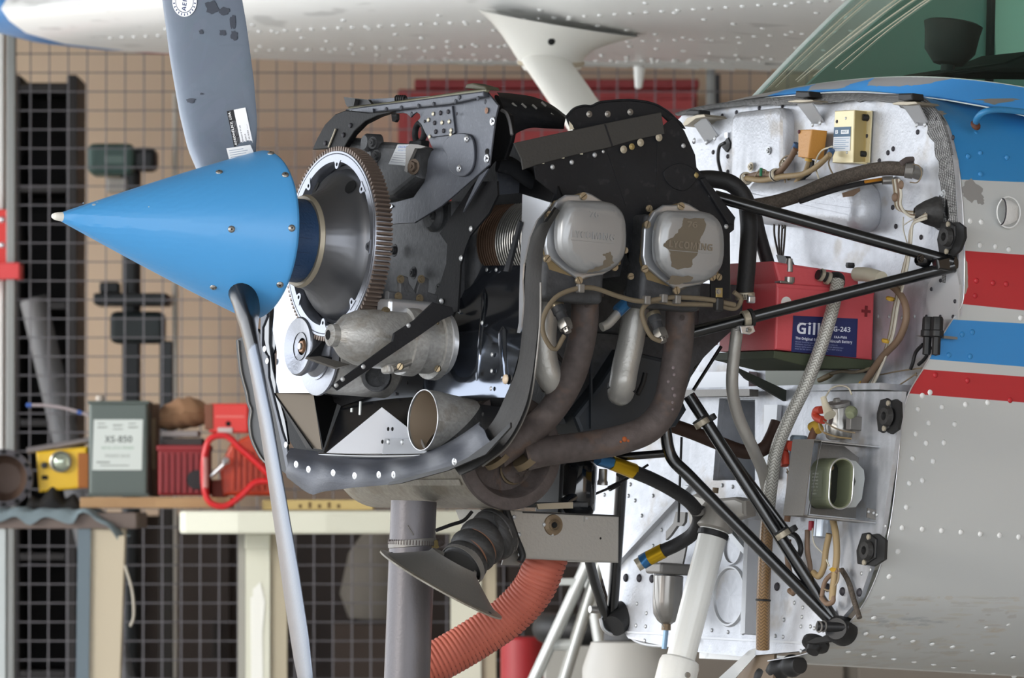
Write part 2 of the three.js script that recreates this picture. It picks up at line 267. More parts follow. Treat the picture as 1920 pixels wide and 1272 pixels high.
function sticker(pts3, n, m, parent, name, label) { // four corners (top left, top right, bottom right, bottom left) printed as one sheet with a thickness
  const off = n.clone().multiplyScalar(0.0008), P = pts3.map((p) => p.clone().add(off)), rows = [[P[3], P[2]], [P[0], P[1]]];
  return part(name, grid(rows, (i, j) => [j, i]), m, parent, label);
}

// ---------- the setting: an open hangar ----------
const wbox = (x0, x1, y0, y1, z0, z1, r = 0) => box(V((x0 + x1) / 2, (y0 + y1) / 2, (z0 + z1) / 2), V(x1 - x0, y1 - y0, z1 - z0), r);
setting('floor', wbox(-5, 9, -0.2, 0, -8, 13), M.concrete);
setting('ground', wbox(-90, 90, -0.4, -0.21, -90, 90), M.apron);
setting('wall_back', wbox(-5, 9, 0, 4.8, -8.2, -8), M.wallBeige);
setting('wall_right', wbox(9, 9.2, 0, 4.8, -8.2, 13), M.wallBeige);
setting('ceiling', wbox(-5.2, 9.2, 4.8, 5, -8.2, 13), M.roofGrey);
setting('added_door_header', wbox(-5.15, -4.95, 3.05, 4.8, -8.2, 13), M.roofGrey);  // unseen door header, added so the upper nose panels mirror something dark
setting('trim_1', wbox(-1.75, -1.4715, 0, 3.4, -6.62, -6.5, 0.004), flat('trimWhite', '#e4e4e2'));

// ---------- the welded mesh partition and what stands behind it ----------
frame = WORLD;
{
  const zf = -6.4, t = thing('mesh_fence', 'grey welded wire mesh partition across the back of the hangar', 'fence', V(-1.4, 0, zf));
  part('post', wbox(-1.4535, -1.428, 0, 2.5, zf - 0.02, zf + 0.02, 0.004), M.postGrey, t);
  part('post', wbox(0.56, 0.585, 0, 2.5, zf - 0.03, zf, 0.003), M.postGrey, t);
  const vg = new THREE.CylinderGeometry(0.0021, 0.0021, 2.4, 6).translate(0, 1.2, 0), hg = new THREE.CylinderGeometry(0.0021, 0.0021, 2.6, 6).translate(0, 1.3, 0);
  for (let i = 0; i < 47; i++) piece('wire', vg, M.wire, t, V(-1.386 + i * 0.0545, 0.02, zf), AX.y);
  for (let j = 0; j < 43; j++) piece('wire', hg, M.wire, t, V(-1.43, 0.03 + j * 0.0545, zf + 0.004), AX.x);
}
{
  const dk = flat('shelfDark', '#2b2a2c', 0.7);
  const t = thing('storage_rack', 'dark upright storage rack behind the mesh at far left', 'rack', V(-1.42, 0, -7.3));
  part('side_panel', wbox(-1.5, -1.47, 0, 2.25, -7.5, -7.1, 0.003), dk, t); part('side_panel', wbox(-1.33, -1.3, 0, 2.25, -7.5, -7.1, 0.003), dk, t); part('back_panel', wbox(-1.47, -1.33, 0, 2.25, -7.5, -7.47), dk, t);
  for (const y of [0.1, 0.45, 0.8, 1.2, 1.55, 1.9, 2.2]) part('shelf', wbox(-1.468, -1.332, y, y + 0.02, -7.46, -7.1, 0.002), dk, t);
  const b = thing('leaning_plank', 'grey plank leaning behind the mesh on the left', 'plank', V(-1.1, 0, -6.9));
  part('board', sweep([F(62, 560, 'z', -6.9), V(-1.03, 0.0, -6.65)], 0.042, { straight: true, k: 4, flat: 0.4, up: V(1, 0, 0.3) }), flat('plankGrey', '#76777a'), b);
  const c = thing('low_cupboard', 'dark brown low cupboard along the wall behind the mesh', 'cupboard', V(-0.7, 0, -7.3));
  part('carcass', wbox(-1.25, 1.0, 0, 0.93, -7.9, -7.3, 0.004), M.darkBrown, c);
  for (let i = 0; i < 5; i++) { const d = part('door', wbox(-1.24 + i * 0.41, -0.85 + i * 0.41, 0.05, 0.9, -7.295, -7.28, 0.003), flat('cupDoor', '#332a26', 0.7), c); part('handle', wbox(-0.9 + i * 0.41, -0.88 + i * 0.41, 0.5, 0.62, -7.279, -7.26, 0.004), M.dark, d); }
  const s = thing('plastic_sack', 'grey sack slumped behind the mesh beside the white trestle leg', 'sack', V(-0.35, 0.6, -6.8));
  part('bag', lathe([[0, 0], [0.1, 0.01], [0.13, 0.08], [0.11, 0.2], [0.05, 0.29], [0.02, 0.31]], V(-0.38, 0.62, -6.75), V(0.05, 1, 0), 18), flat('sackGrey', '#5c5750', 0.8), s);
  part('stand', wbox(-0.52, -0.24, 0, 0.62, -6.9, -6.6, 0.004), M.darkBrown, s);
}
{ // drill press behind the mesh
  const zp = -7.0, gr = flat('drillGreen', '#47615c', 0.5), dk = flat('drillDark', '#2d3032', 0.5, 0.3), t = thing('drill_press', 'green bench drill press seen blurred behind the mesh and the spinner', 'drill press', V(-1.12, 0, zp));
  const w = (x0, y0, x1, y1, d = 0.16, r = 0.015, zc = zp) => { const a = F(x0, y0, 'z', zc), b = F(x1, y1, 'z', zc); return box(a.clone().add(b).multiplyScalar(0.5), V(Math.abs(b.x - a.x), Math.abs(a.y - b.y), d), r); };
  const h = part('head', [w(168, 272, 255, 330, 0.2, 0.02)], gr, t); part('motor', [w(248, 278, 295, 322, 0.14, 0.02)], dk, h); part('belt_cover_label', w(196, 292, 232, 306, 0.004, 0.001, zp + 0.103), flat('labelDull', '#6f8580'), h);
  part('column', cyl(V(F(247, 600, 'z', zp).x, 0.3, zp), V(F(247, 300, 'z', zp).x, F(247, 300, 'z', zp).y, zp), 0.028), dk, t);
  part('spindle', w(226, 330, 242, 420, 0.03, 0.006), dk, t); part('quill_guard', w(200, 334, 240, 362, 0.07, 0.01), flat('guardWhite', '#b9b4ac'), t);
  part('table', w(180, 552, 318, 574, 0.25, 0.008), dk, t); part('clamp', w(208, 585, 310, 645, 0.12, 0.02), flat('clampDark', '#2c3334', 0.5, 0.2), t);
  part('table_bracket', w(188, 530, 225, 552, 0.1, 0.008), dk, t); part('foot_casting', w(232, 640, 262, 760, 0.08, 0.006), dk, t); part('base', [wbox(-1.3, -0.95, 0, 0.34, zp - 0.15, zp + 0.15, 0.01)], dk, t);
  const v = thing('bench_grinder_stand', 'dark steel upright standing behind the mesh right of the drill press', 'stand', V(-1.05, 0, -6.75));
  part('upright', w(300, 640, 324, 925, 0.06, 0.005, -6.75), dk, v); part('foot', wbox(F(312, 640, 'z', -6.75).x - 0.02, F(312, 640, 'z', -6.75).x + 0.02, 0, 0.99, -6.78, -6.72, 0.003), M.dark, v);
  const p = thing('white_pole', 'thin white painted pole behind the mesh above the spinner', 'pole', V(-1.02, 0, -7.1));
  part('pole', cyl(V(F(329, 300, 'z', -7.1).x, 0, -7.1), V(F(329, 300, 'z', -7.1).x, F(329, 175, 'z', -7.1).y, -7.1), 0.009), flat('poleWhite', '#cfc8bd'), p);
  const q = thing('white_pole', 'pinkish white upright behind the mesh along the red locker edge', 'pole', V(-0.36, 0, -7.2));
  part('pole', wbox(F(733, 300, 'z', -7.2).x, F(744, 300, 'z', -7.2).x, 0, 1.9, -7.26, -7.22, 0.004), flat('polePink', '#c4aca0'), q);
  const k = thing('red_cabinet', 'dull red metal wall cabinet behind the mesh and the engine', 'cabinet', V(0.1, 1.2, -7.4)), rd = flat('lockerRed', '#a1383a', 0.55);
  const x0 = F(746, 300, 'z', -7.3).x, x1 = F(1308, 300, 'z', -7.3).x, yt = F(1000, 148, 'z', -7.3).y;
  part('carcass', wbox(x0, x1, 1.2, yt - 0.03, -7.995, -7.32, 0.006), rd, k); part('top_trim', wbox(x0 + 0.05, x1 + 0.005, yt - 0.028, yt, -7.99, -7.305, 0.006), flat('lockerRedDark', '#8c3034'), k);
  for (let i = 0; i < 3; i++) { const a = x0 + 0.01 + i * (x1 - x0) / 3; const d = part('door', wbox(a, a + (x1 - x0) / 3 - 0.02, 1.23, yt - 0.06, -7.315, -7.3, 0.004), rd, k); part('handle', wbox(a + 0.03, a + 0.045, 1.35, 1.47, -7.299, -7.28, 0.003), M.steel, d); }
  const e = thing('steel_post', 'dark steel post behind the mesh beside the firewall top', 'post', V(0.6, 0, -7.6));
  part('channel', [w(1336, 140, 1350, 260, 0.06, 0.003, -7.6), wbox(F(1352, 200, 'z', -7.6).x, F(1372, 200, 'z', -7.6).x, 0, 1.95, -7.62, -7.55, 0.003)], flat('postDark', '#34353a', 0.5, 0.2), e);
}

// ---------- benches and clutter in front of the mesh ----------
const ZB = -5.2, at = (u, v, z = ZB) => F(u, v, 'z', z);
const pbox = (x0, y0, x1, y1, z0, z1, r = 0.004) => { const a = at(x0, y0, z1), b = at(x1, y1, z1); return box(V((a.x + b.x) / 2, (a.y + b.y) / 2, (z0 + z1) / 2), V(Math.abs(b.x - a.x), Math.abs(a.y - b.y), z1 - z0), r); };
const toFloor = (x0, x1, top, z0, z1, r = 0.004, dx = 0) => { const a = at(x0, top, z1), b = at(x1, top, z1), w = b.x - a.x; const g = new THREE.BufferGeometry(); const s = slab(V(0, 0, z0), AX.x, AX.y, [[a.x, a.y], [a.x + dx, 0], [a.x + dx + w, 0], [a.x + w, a.y]], z1 - z0); return s; };
{
  const wh = flat('trestleWhite', '#dcdccb', 0.6), cr = flat('trestleCream', '#b8ae97', 0.7), t = thing('trestle_table', 'white painted trestle table with pale leg patches behind the propeller', 'table', V(-0.45, 0, ZB));
  part('tabletop', slab(V(0, at(600, 1000).y, 0), AX.x, V(0, 0, -1), smooth2([[at(352, 980).x, 5.0], [at(360, 980).x, 4.86], [at(880, 980).x, 4.86], [at(900, 980).x, 4.95], [at(895, 980).x, 5.55], [at(370, 980).x, 5.55]], 4), at(600, 958).y - at(600, 1000).y, { bevel: 0.008 }), wh, t);
  const A = ZB + 0.1;
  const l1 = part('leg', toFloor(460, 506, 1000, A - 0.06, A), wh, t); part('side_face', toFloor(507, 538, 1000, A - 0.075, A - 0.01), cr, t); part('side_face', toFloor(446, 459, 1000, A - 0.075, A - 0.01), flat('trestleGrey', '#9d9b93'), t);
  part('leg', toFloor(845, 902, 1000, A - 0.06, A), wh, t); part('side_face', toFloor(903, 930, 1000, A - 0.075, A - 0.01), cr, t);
  part('cap_block', pbox(459, 1002, 507, 1030, A - 0.07, A + 0.006), wh, t); part('cap_block', pbox(844, 1002, 903, 1030, A - 0.07, A + 0.006), wh, t);
  part('pale_patch', [toFloor(470, 492, 1120, A - 0.01, A + 0.0015, 0, 0.005), facet([at(474, 1105, A + 0.002), at(488, 1092, A + 0.002), at(497, 1130, A + 0.002), at(490, 1210, A + 0.002), at(472, 1180, A + 0.002)], 0.001)], flat('patchWhite', '#f3f3ec'), t);  // paler patch on the front of one leg
  const b = thing('workbench', 'worn workbench at far left with one cream leg and one blue grey leg', 'table', V(-1.2, 0, ZB)), A2 = ZB + 0.14;
  part('tabletop', pbox(-120, 962, 256, 992, ZB - 0.35, A2), flat('benchTop', '#6f625c', 0.7), b);
  part('leg', toFloor(168, 234, 992, A2 - 0.1, A2 - 0.02, 0, -0.03), flat('benchCream', '#c4b8a1', 0.7), b); part('leg', toFloor(146, 170, 992, A2 - 0.1, A2 - 0.01, 0, -0.01), flat('benchBlue', '#66737b', 0.5, 0.3), b); part('leg', toFloor(-20, 10, 992, A2 - 0.1, A2 - 0.01), flat('benchPale', '#b9c0c0'), b);
  part('hanging_cord', sweep([at(234, 1060, A2), at(248, 1110, A2), at(250, 1160, A2), at(244, 1175, A2)], 0.0035, { k: 6 }), flat('cordPale', '#bdb6a8'), b);
  const c = thing('work_cloth', 'grey blue cloth draped over the far left workbench corner', 'cloth', V(-1.25, at(60, 958).y, ZB + 0.1));
  const rows = []; for (let i = 0; i <= 10; i++) { const z = A2 - 0.35 + i * 0.036, r = []; for (let j = 0; j <= 37; j++) { const u = -100 + j * 9, hang = Math.max(0, (u - 150) / 40); let p = at(u, 957 + 2 * Math.sin(j * 0.9 + i) , A2); r.push(V(p.x - hang * hang * 0.002 + 0.01 * Math.sin(i), p.y + 0.003 + 0.003 * Math.sin(j * 1.3 + i * 0.7) - hang * hang * 0.016, z + hang * 0.01 * (i / 10))); } rows.push(r); }
  rows.push(rows[10].map((p, j) => V(p.x, p.y - (j < 28 ? 0.016 + 0.005 * Math.sin(j) : 0.006), p.z + 0.008)), rows[10].map((p, j) => V(p.x, p.y - (j < 28 ? 0.03 + 0.008 * Math.sin(j * 0.8) : 0.012), p.z + 0.01)));
  part('fabric', thick(grid(rows), 0.004), flat('clothGrey', '#77858b', 0.9), c);
  const p = thing('wooden_plank', 'bare wooden plank bridging the workbench and the white trestle', 'plank', V(-0.95, at(300, 952).y, ZB));
  part('board', pbox(150, 933, 432, 953, ZB - 0.12, ZB + 0.12, 0.003), M.wood, p);
  const y = thing('wooden_batten', 'yellowish notched wooden batten on the white trestle top', 'wood', V(-0.5, at(600, 956).y, ZB));
  part('board', [pbox(492, 938, 700, 957, ZB + 0.0, ZB + 0.1, 0.003)], flat('yellowWood', '#cdb67a', 0.7), y); for (let i = 0; i < 5; i++) part('stain', wbox(at(560 + i * 18, 945, ZB + 0.1).x, at(566 + i * 18, 945, ZB + 0.1).x, at(0, 953).y, at(0, 946 - (i % 2) * 4).y, ZB + 0.098, ZB + 0.1008), flat('stainBrown', '#6c5430'), y);
}
{ // tin, boxes and red things on the plank
  const t = thing('metal_can', 'tall grey green metal can with a large white paper label', 'can', at(222, 932)), gr = flat('canGrey', '#59625e', 0.45, 0.3);
  const g = pbox(166, 754, 278, 932, ZB - 0.09, ZB + 0.07, 0.01); part('body', g, gr, t); part('rim', pbox(164, 752, 280, 758, ZB - 0.092, ZB + 0.072, 0.003), gr, t); part('rim', pbox(164, 926, 280, 932, ZB - 0.092, ZB + 0.072, 0.003), gr, t); part('cap', cyl(at(188, 752), at(188, 743), 0.012), flat('capPale', '#b9aea2'), t);
  const m = print(256, 256, (c, w, h) => { c.fillStyle = '#cfd6d2'; c.fillRect(0, 0, w, h); c.fillStyle = '#5b615f'; c.font = 'bold 46px sans-serif'; c.textAlign = 'center'; c.fillText('XS-850', 132, 116); c.fillStyle = '#7c9a86'; c.font = '18px sans-serif'; c.fillText('METAL ETCH PRIMER', 128, 150); c.fillStyle = '#878d8a'; c.font = '22px sans-serif'; c.fillText('PRIMER BASE', 128, 192); for (let i = 0; i < 9; i++) c.fillRect(20 + (i % 3) * 80, 18 + Math.floor(i / 3) * 10 + (i % 2) * 8, 40 + (i * 13) % 26, 5); c.fillRect(20, 212, 70, 8); c.fillRect(40, 230, 150, 5); });
  const z = ZB + 0.0712; sticker([at(176, 787, z), at(268, 787, z), at(266, 882, z), at(173, 882, z)], AX.z, m, t, 'paper_label', 'white paper label printed XS-850');
  const b = thing('narrow_carton', 'narrow brown carton standing behind the grey green can', 'box', at(290, 932, ZB - 0.06));
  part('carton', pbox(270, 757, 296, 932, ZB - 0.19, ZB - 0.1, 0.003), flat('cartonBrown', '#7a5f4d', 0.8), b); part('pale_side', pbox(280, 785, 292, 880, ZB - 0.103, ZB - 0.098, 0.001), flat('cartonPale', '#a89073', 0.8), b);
  const w = thing('wire_lead', 'pale cable with blue ends reaching out from behind the can', 'cable', at(110, 765, ZB - 0.2)); part('cable', sweep([at(50, 760, ZB - 0.2), at(90, 761, ZB - 0.2), at(130, 768, ZB - 0.2), at(200, 790, ZB - 0.2)], 0.0045, { k: 8 }), flat('cablePale', '#aba0a3'), w); part('blue_sleeve', [sweep([at(49, 760, ZB - 0.2), at(59, 760, ZB - 0.2)], 0.006, { k: 8, straight: true }), sweep([at(145, 772, ZB - 0.2), at(153, 775, ZB - 0.2)], 0.006, { k: 8, straight: true })], flat('sleeveBlue', '#3f63b0'), w);
  const s = thing('paper_sack', 'crumpled tan paper sack lying on top of the red crate', 'bag', at(350, 806, ZB - 0.05));
  const rows = []; for (let i = 0; i <= 12; i++) { const r = []; for (let j = 0; j <= 14; j++) { const a = j / 14 * Math.PI * 2, k = i / 12, e = Math.sin(Math.PI * Math.min(0.96, 0.12 + k * 0.88)) ** 0.5; const c = at(300 + k * 102, 786 - 12 * Math.sin(k * 2.6), ZB - 0.06); r.push(V(c.x, c.y + Math.sin(a) * 0.043 * e + 0.003 * Math.sin(i * 2.3 + j * 1.7), c.z + Math.cos(a) * 0.07 * e)); } rows.push(r); }
  part('sack', grid(rows), flat('sackTan', '#9c7658', 0.85), s);
  const k = thing('red_crate', 'dark red plastic crate on the plank under the paper sack', 'crate', at(345, 930)), cr = flat('crateRed', '#8a1f25', 0.5);
  part('shell', [pbox(296, 842, 392, 930, ZB - 0.1, ZB + 0.06, 0.008)], cr, k); part('rim', pbox(293, 835, 394, 846, ZB - 0.104, ZB + 0.064, 0.004), cr, k); for (let i = 0; i < 8; i++) part('rib', pbox(300 + i * 11.4, 850, 304 + i * 11.4, 926, ZB + 0.05, ZB + 0.066, 0.002), cr, k); part('tray_insert', [pbox(302, 822, 380, 838, ZB - 0.08, ZB + 0.03, 0.004)], flat('insertDark', '#37302f'), k); part('grey_lid', pbox(300, 808, 372, 820, ZB - 0.09, ZB + 0.02, 0.004), flat('lidGrey', '#8f8684', 0.5, 0.2), k);
  part('black_tin', cyl(at(368, 900, ZB + 0.068), at(368, 900, ZB + 0.09), 0.026), flat('tinBlack', '#241f22'), k);
  const q = thing('red_box', 'bright red tool box with a dark hole propped on the orange housing', 'box', at(430, 812, ZB - 0.02)), br = flat('boxRed', '#dc3a34', 0.45);
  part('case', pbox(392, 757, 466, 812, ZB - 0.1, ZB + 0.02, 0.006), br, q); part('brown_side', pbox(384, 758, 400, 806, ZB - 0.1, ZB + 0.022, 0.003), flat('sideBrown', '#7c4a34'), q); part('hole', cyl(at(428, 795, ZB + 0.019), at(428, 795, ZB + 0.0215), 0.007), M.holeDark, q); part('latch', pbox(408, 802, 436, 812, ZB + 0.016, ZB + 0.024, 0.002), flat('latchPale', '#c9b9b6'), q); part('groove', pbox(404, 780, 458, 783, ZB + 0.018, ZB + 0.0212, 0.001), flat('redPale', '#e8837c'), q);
  const o = thing('orange_housing', 'orange red machine housing behind the red tube frame', 'machine', at(450, 930)), og = flat('housingOrange', '#bd3d1e', 0.45);
  part('housing', slab(V(0, 0, ZB - 0.12), AX.x, AX.y, [[420, 930], [412, 880], [432, 835], [470, 815], [512, 818], [520, 930]].map(([u, v]) => { const p = at(u, v); return [p.x, p.y]; }).reverse(), 0.16, { bevel: 0.01 }), og, o); part('base_block', pbox(396, 900, 424, 934, ZB - 0.1, ZB + 0.02, 0.004), flat('baseDark', '#7e2d1d'), o); for (let i = 0; i < 6; i++) part('fin', pbox(436 + i * 11, 842 + (i % 2) * 3, 440 + i * 11, 920, ZB + 0.035, ZB + 0.047, 0.002), og, o); part('silver_lever', sweep([at(394, 895, ZB + 0.05), at(424, 868, ZB + 0.06)], 0.006, { straight: true }), M.aluBright, o); part('knob', lathe([[0, 0], [0.011, 0.004], [0.012, 0.014], [0, 0.022]], at(420, 868, ZB + 0.06), V(0.6, 0.4, 0.5)), M.aluBright, o);
  const f = thing('red_tube_frame', 'bent red tubular frame loop leaning in front of the orange housing', 'frame', at(430, 948, ZB + 0.14)); part('tube', sweep([[384, 850], [396, 822], [424, 818], [452, 842], [490, 876], [510, 900], [480, 905], [450, 932], [420, 950], [396, 944], [385, 925]].map(([u, v]) => at(u, v, ZB + 0.15)), 0.0085, { closed: true, k: 12, n: 80 }), flat('frameRed', '#d12127', 0.3), f); part('grey_sleeve', sweep([at(384, 858, ZB + 0.15), at(384, 915, ZB + 0.15)], 0.0095, { straight: true }), flat('sleevePink', '#c98a86'), f);
  const l = thing('yellow_lamp', 'yellow portable lamp with a round glass lens on the bench', 'lamp', at(115, 920)), ye = flat('lampYellow', '#ddb21a', 0.45);
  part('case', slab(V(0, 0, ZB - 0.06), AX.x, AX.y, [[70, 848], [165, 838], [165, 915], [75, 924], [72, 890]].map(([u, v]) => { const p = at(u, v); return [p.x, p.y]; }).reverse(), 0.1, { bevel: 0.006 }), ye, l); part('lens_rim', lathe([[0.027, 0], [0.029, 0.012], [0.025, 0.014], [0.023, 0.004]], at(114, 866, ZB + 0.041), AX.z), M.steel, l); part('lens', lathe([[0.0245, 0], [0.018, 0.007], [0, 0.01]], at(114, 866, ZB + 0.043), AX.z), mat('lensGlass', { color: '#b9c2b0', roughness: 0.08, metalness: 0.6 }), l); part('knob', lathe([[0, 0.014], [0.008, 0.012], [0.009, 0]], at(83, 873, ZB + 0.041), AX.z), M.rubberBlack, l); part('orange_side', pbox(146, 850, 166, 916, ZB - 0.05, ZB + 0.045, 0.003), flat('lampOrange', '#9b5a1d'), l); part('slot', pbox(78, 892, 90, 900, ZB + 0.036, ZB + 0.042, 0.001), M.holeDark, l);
  const r = thing('grey_bar', 'grey metal bar lying across the yellow lamp', 'bar', at(110, 836)); part('bar', sweep([at(50, 846, ZB), at(170, 826, ZB)], 0.009, { straight: true, k: 4 }), flat('barGrey', '#857f80', 0.5, 0.3), r);
  const h = thing('gearbox_housing', 'round dark flanged gearbox housing at far left on the workbench', 'housing', at(10, 952)), hc = at(8, 897, ZB + 0.05);
  part('flange', lathe([[0.062, 0], [0.078, 0], [0.078, 0.02], [0.062, 0.022]], hc, AX.z, 40), flat('flangeGrey', '#4a464a', 0.5, 0.3), h); part('bowl', lathe([[0, -0.06], [0.04, -0.055], [0.06, -0.03], [0.064, 0.01]], hc, AX.z, 40), flat('bowlBrown', '#5f4b40', 0.6), h); for (let i = 0; i < 12; i++) piece('bolt', HEX, M.holeDark, h, hc.clone().add(V(Math.cos(i * 0.5236) * 0.07, Math.sin(i * 0.5236) * 0.07, 0.021)), AX.z, 0.005);
  const d = thing('black_cloth', 'black cloth heap under the yellow lamp', 'cloth', at(110, 945)); const rw = []; for (let i = 0; i <= 8; i++) { const q2 = []; for (let j = 0; j <= 16; j++) { const u = 48 + j * 6.6, kk = Math.sin(Math.PI * j / 16) ** 0.6, p = at(u, 950, ZB + 0.02 + i * 0.012); q2.push(V(p.x, p.y + (0.07 * kk * (1 - i / 8) ** 0.8) * (0.7 + 0.3 * Math.sin(j * 0.9 + 1)) - 0.004, p.z)); } rw.push(q2); } part('fabric', thick(grid(rw), 0.004), flat('clothBlack', '#1a1a1c', 0.95), d);
  const n = thing('red_wall_rack', 'small red metal rack fixed to the white post at far left', 'rack', V(-1.44, 1.65, -6.45)); part('backplate', wbox(-1.6, F(17, 440, 'z', -6.4).x, F(0, 494, 'z', -6.4).y, F(0, 392, 'z', -6.4).y, -6.5, -6.42, 0.004), flat('rackRed', '#d33a36'), n); part('ledge', wbox(-1.6, F(36, 440, 'z', -6.34).x, F(0, 523, 'z', -6.34).y, F(0, 492, 'z', -6.34).y, -6.5, -6.36, 0.004), flat('rackRed2', '#d9484a'), n); for (const y of [412, 460]) piece('screw', DOME, M.aluBright, n, F(3, y, 'z', -6.418), AX.z, 0.009);
}
{ // ladder and floor clutter low on the right, beyond the nose leg
  const z = -3.2, al = flat('ladderAlu', '#cfd2d0', 0.4, 0.3), t = thing('step_ladder', 'white aluminium step ladder standing under the engine in the distance', 'ladder', V(0.35, 0, z));
  const rail = (x0, y0, x1, y1, zz) => { const a = at(x0, y0, zz), b = at(x1, y1, zz), d = b.clone().sub(a); const e = b.clone().add(d.multiplyScalar(b.y / -d.y)); const f = a.clone().add(a.clone().sub(e).multiplyScalar(0.1)); return sweep([f, e], 0.03, { straight: true, k: 4, flat: 0.5, up: V(0, 0, 1) }); };
  part('rail', rail(1100, 1062, 1003, 1272, z), al, t); part('rail', rail(1128, 1045, 1058, 1272, z), al, t); part('rail', rail(1100, 1050, 1135, 1272, z - 0.5), al, t);
  for (const y of [0.2, 0.42, 0.64]) { const q = (x0, y0, x1, y1) => { const a = at(x0, y0, z), b = at(x1, y1, z); return a.lerp(b, (a.y - y) / (a.y - b.y)); }; part('rung', sweep([q(1100, 1062, 1003, 1272), q(1128, 1045, 1058, 1272)], 0.014, { straight: true, k: 8 }), al, t); }
  part('hinge', pbox(1040, 1085, 1086, 1098, z - 0.02, z + 0.01, 0.003), al, t);
  const w = thing('tyre', 'dark rubber tyre lying behind the step ladder', 'tyre', V(0.7, 0.35, -4)); part('carcass', new THREE.TorusGeometry(0.11, 0.04, 14, 40).rotateX(Math.PI / 2).translate(0.2, 0.66, -4.1), M.rubberBlack, w); part('support_box', wbox(0.08, 0.36, 0, 0.62, -4.3, -3.9, 0.006), flat('supportGrey', '#a3a19b'), w);
  const c = thing('white_drum', 'pale plastic drum behind the ladder below the firewall', 'drum', V(0.27, 0, -2.6)); part('body', lathe([[0, 0], [0.1, 0], [0.11, 0.03], [0.11, 0.6], [0.09, 0.66], [0, 0.67]], V(0.27, 0, -2.6), AX.y, 36), flat('drumWhite', '#b7b5b0', 0.5), c); part('lid', lathe([[0, 0.02], [0.06, 0.02], [0.062, 0]], V(0.27, 0.665, -2.6), AX.y), flat('drumLid', '#3a3b3d'), c);
  const r = thing('red_can', 'red metal can low behind the white trestle leg', 'can', V(0.02, 0, -4.9)); part('body', cyl(V(0.03, 0, -4.9), V(0.03, 0.62, -4.9), 0.06, 0.06, 24, 0.006), flat('canRed', '#a2242a', 0.45), r);
  const k = thing('grey_pedestal', 'dull grey cabinet on the floor behind the ladder and the mesh', 'cabinet', V(0.7, 0, -5.6)); part('carcass', wbox(0.3, 1.6, 0, 0.78, -5.9, -5.4, 0.006), flat('pedGrey', '#6d675f', 0.7), k); part('door', wbox(0.34, 0.9, 0.05, 0.74, -5.398, -5.385, 0.003), flat('pedGrey2', '#79726a', 0.7), k); part('door', wbox(0.94, 1.56, 0.05, 0.74, -5.398, -5.385, 0.003), M.pedGrey2, k);
}

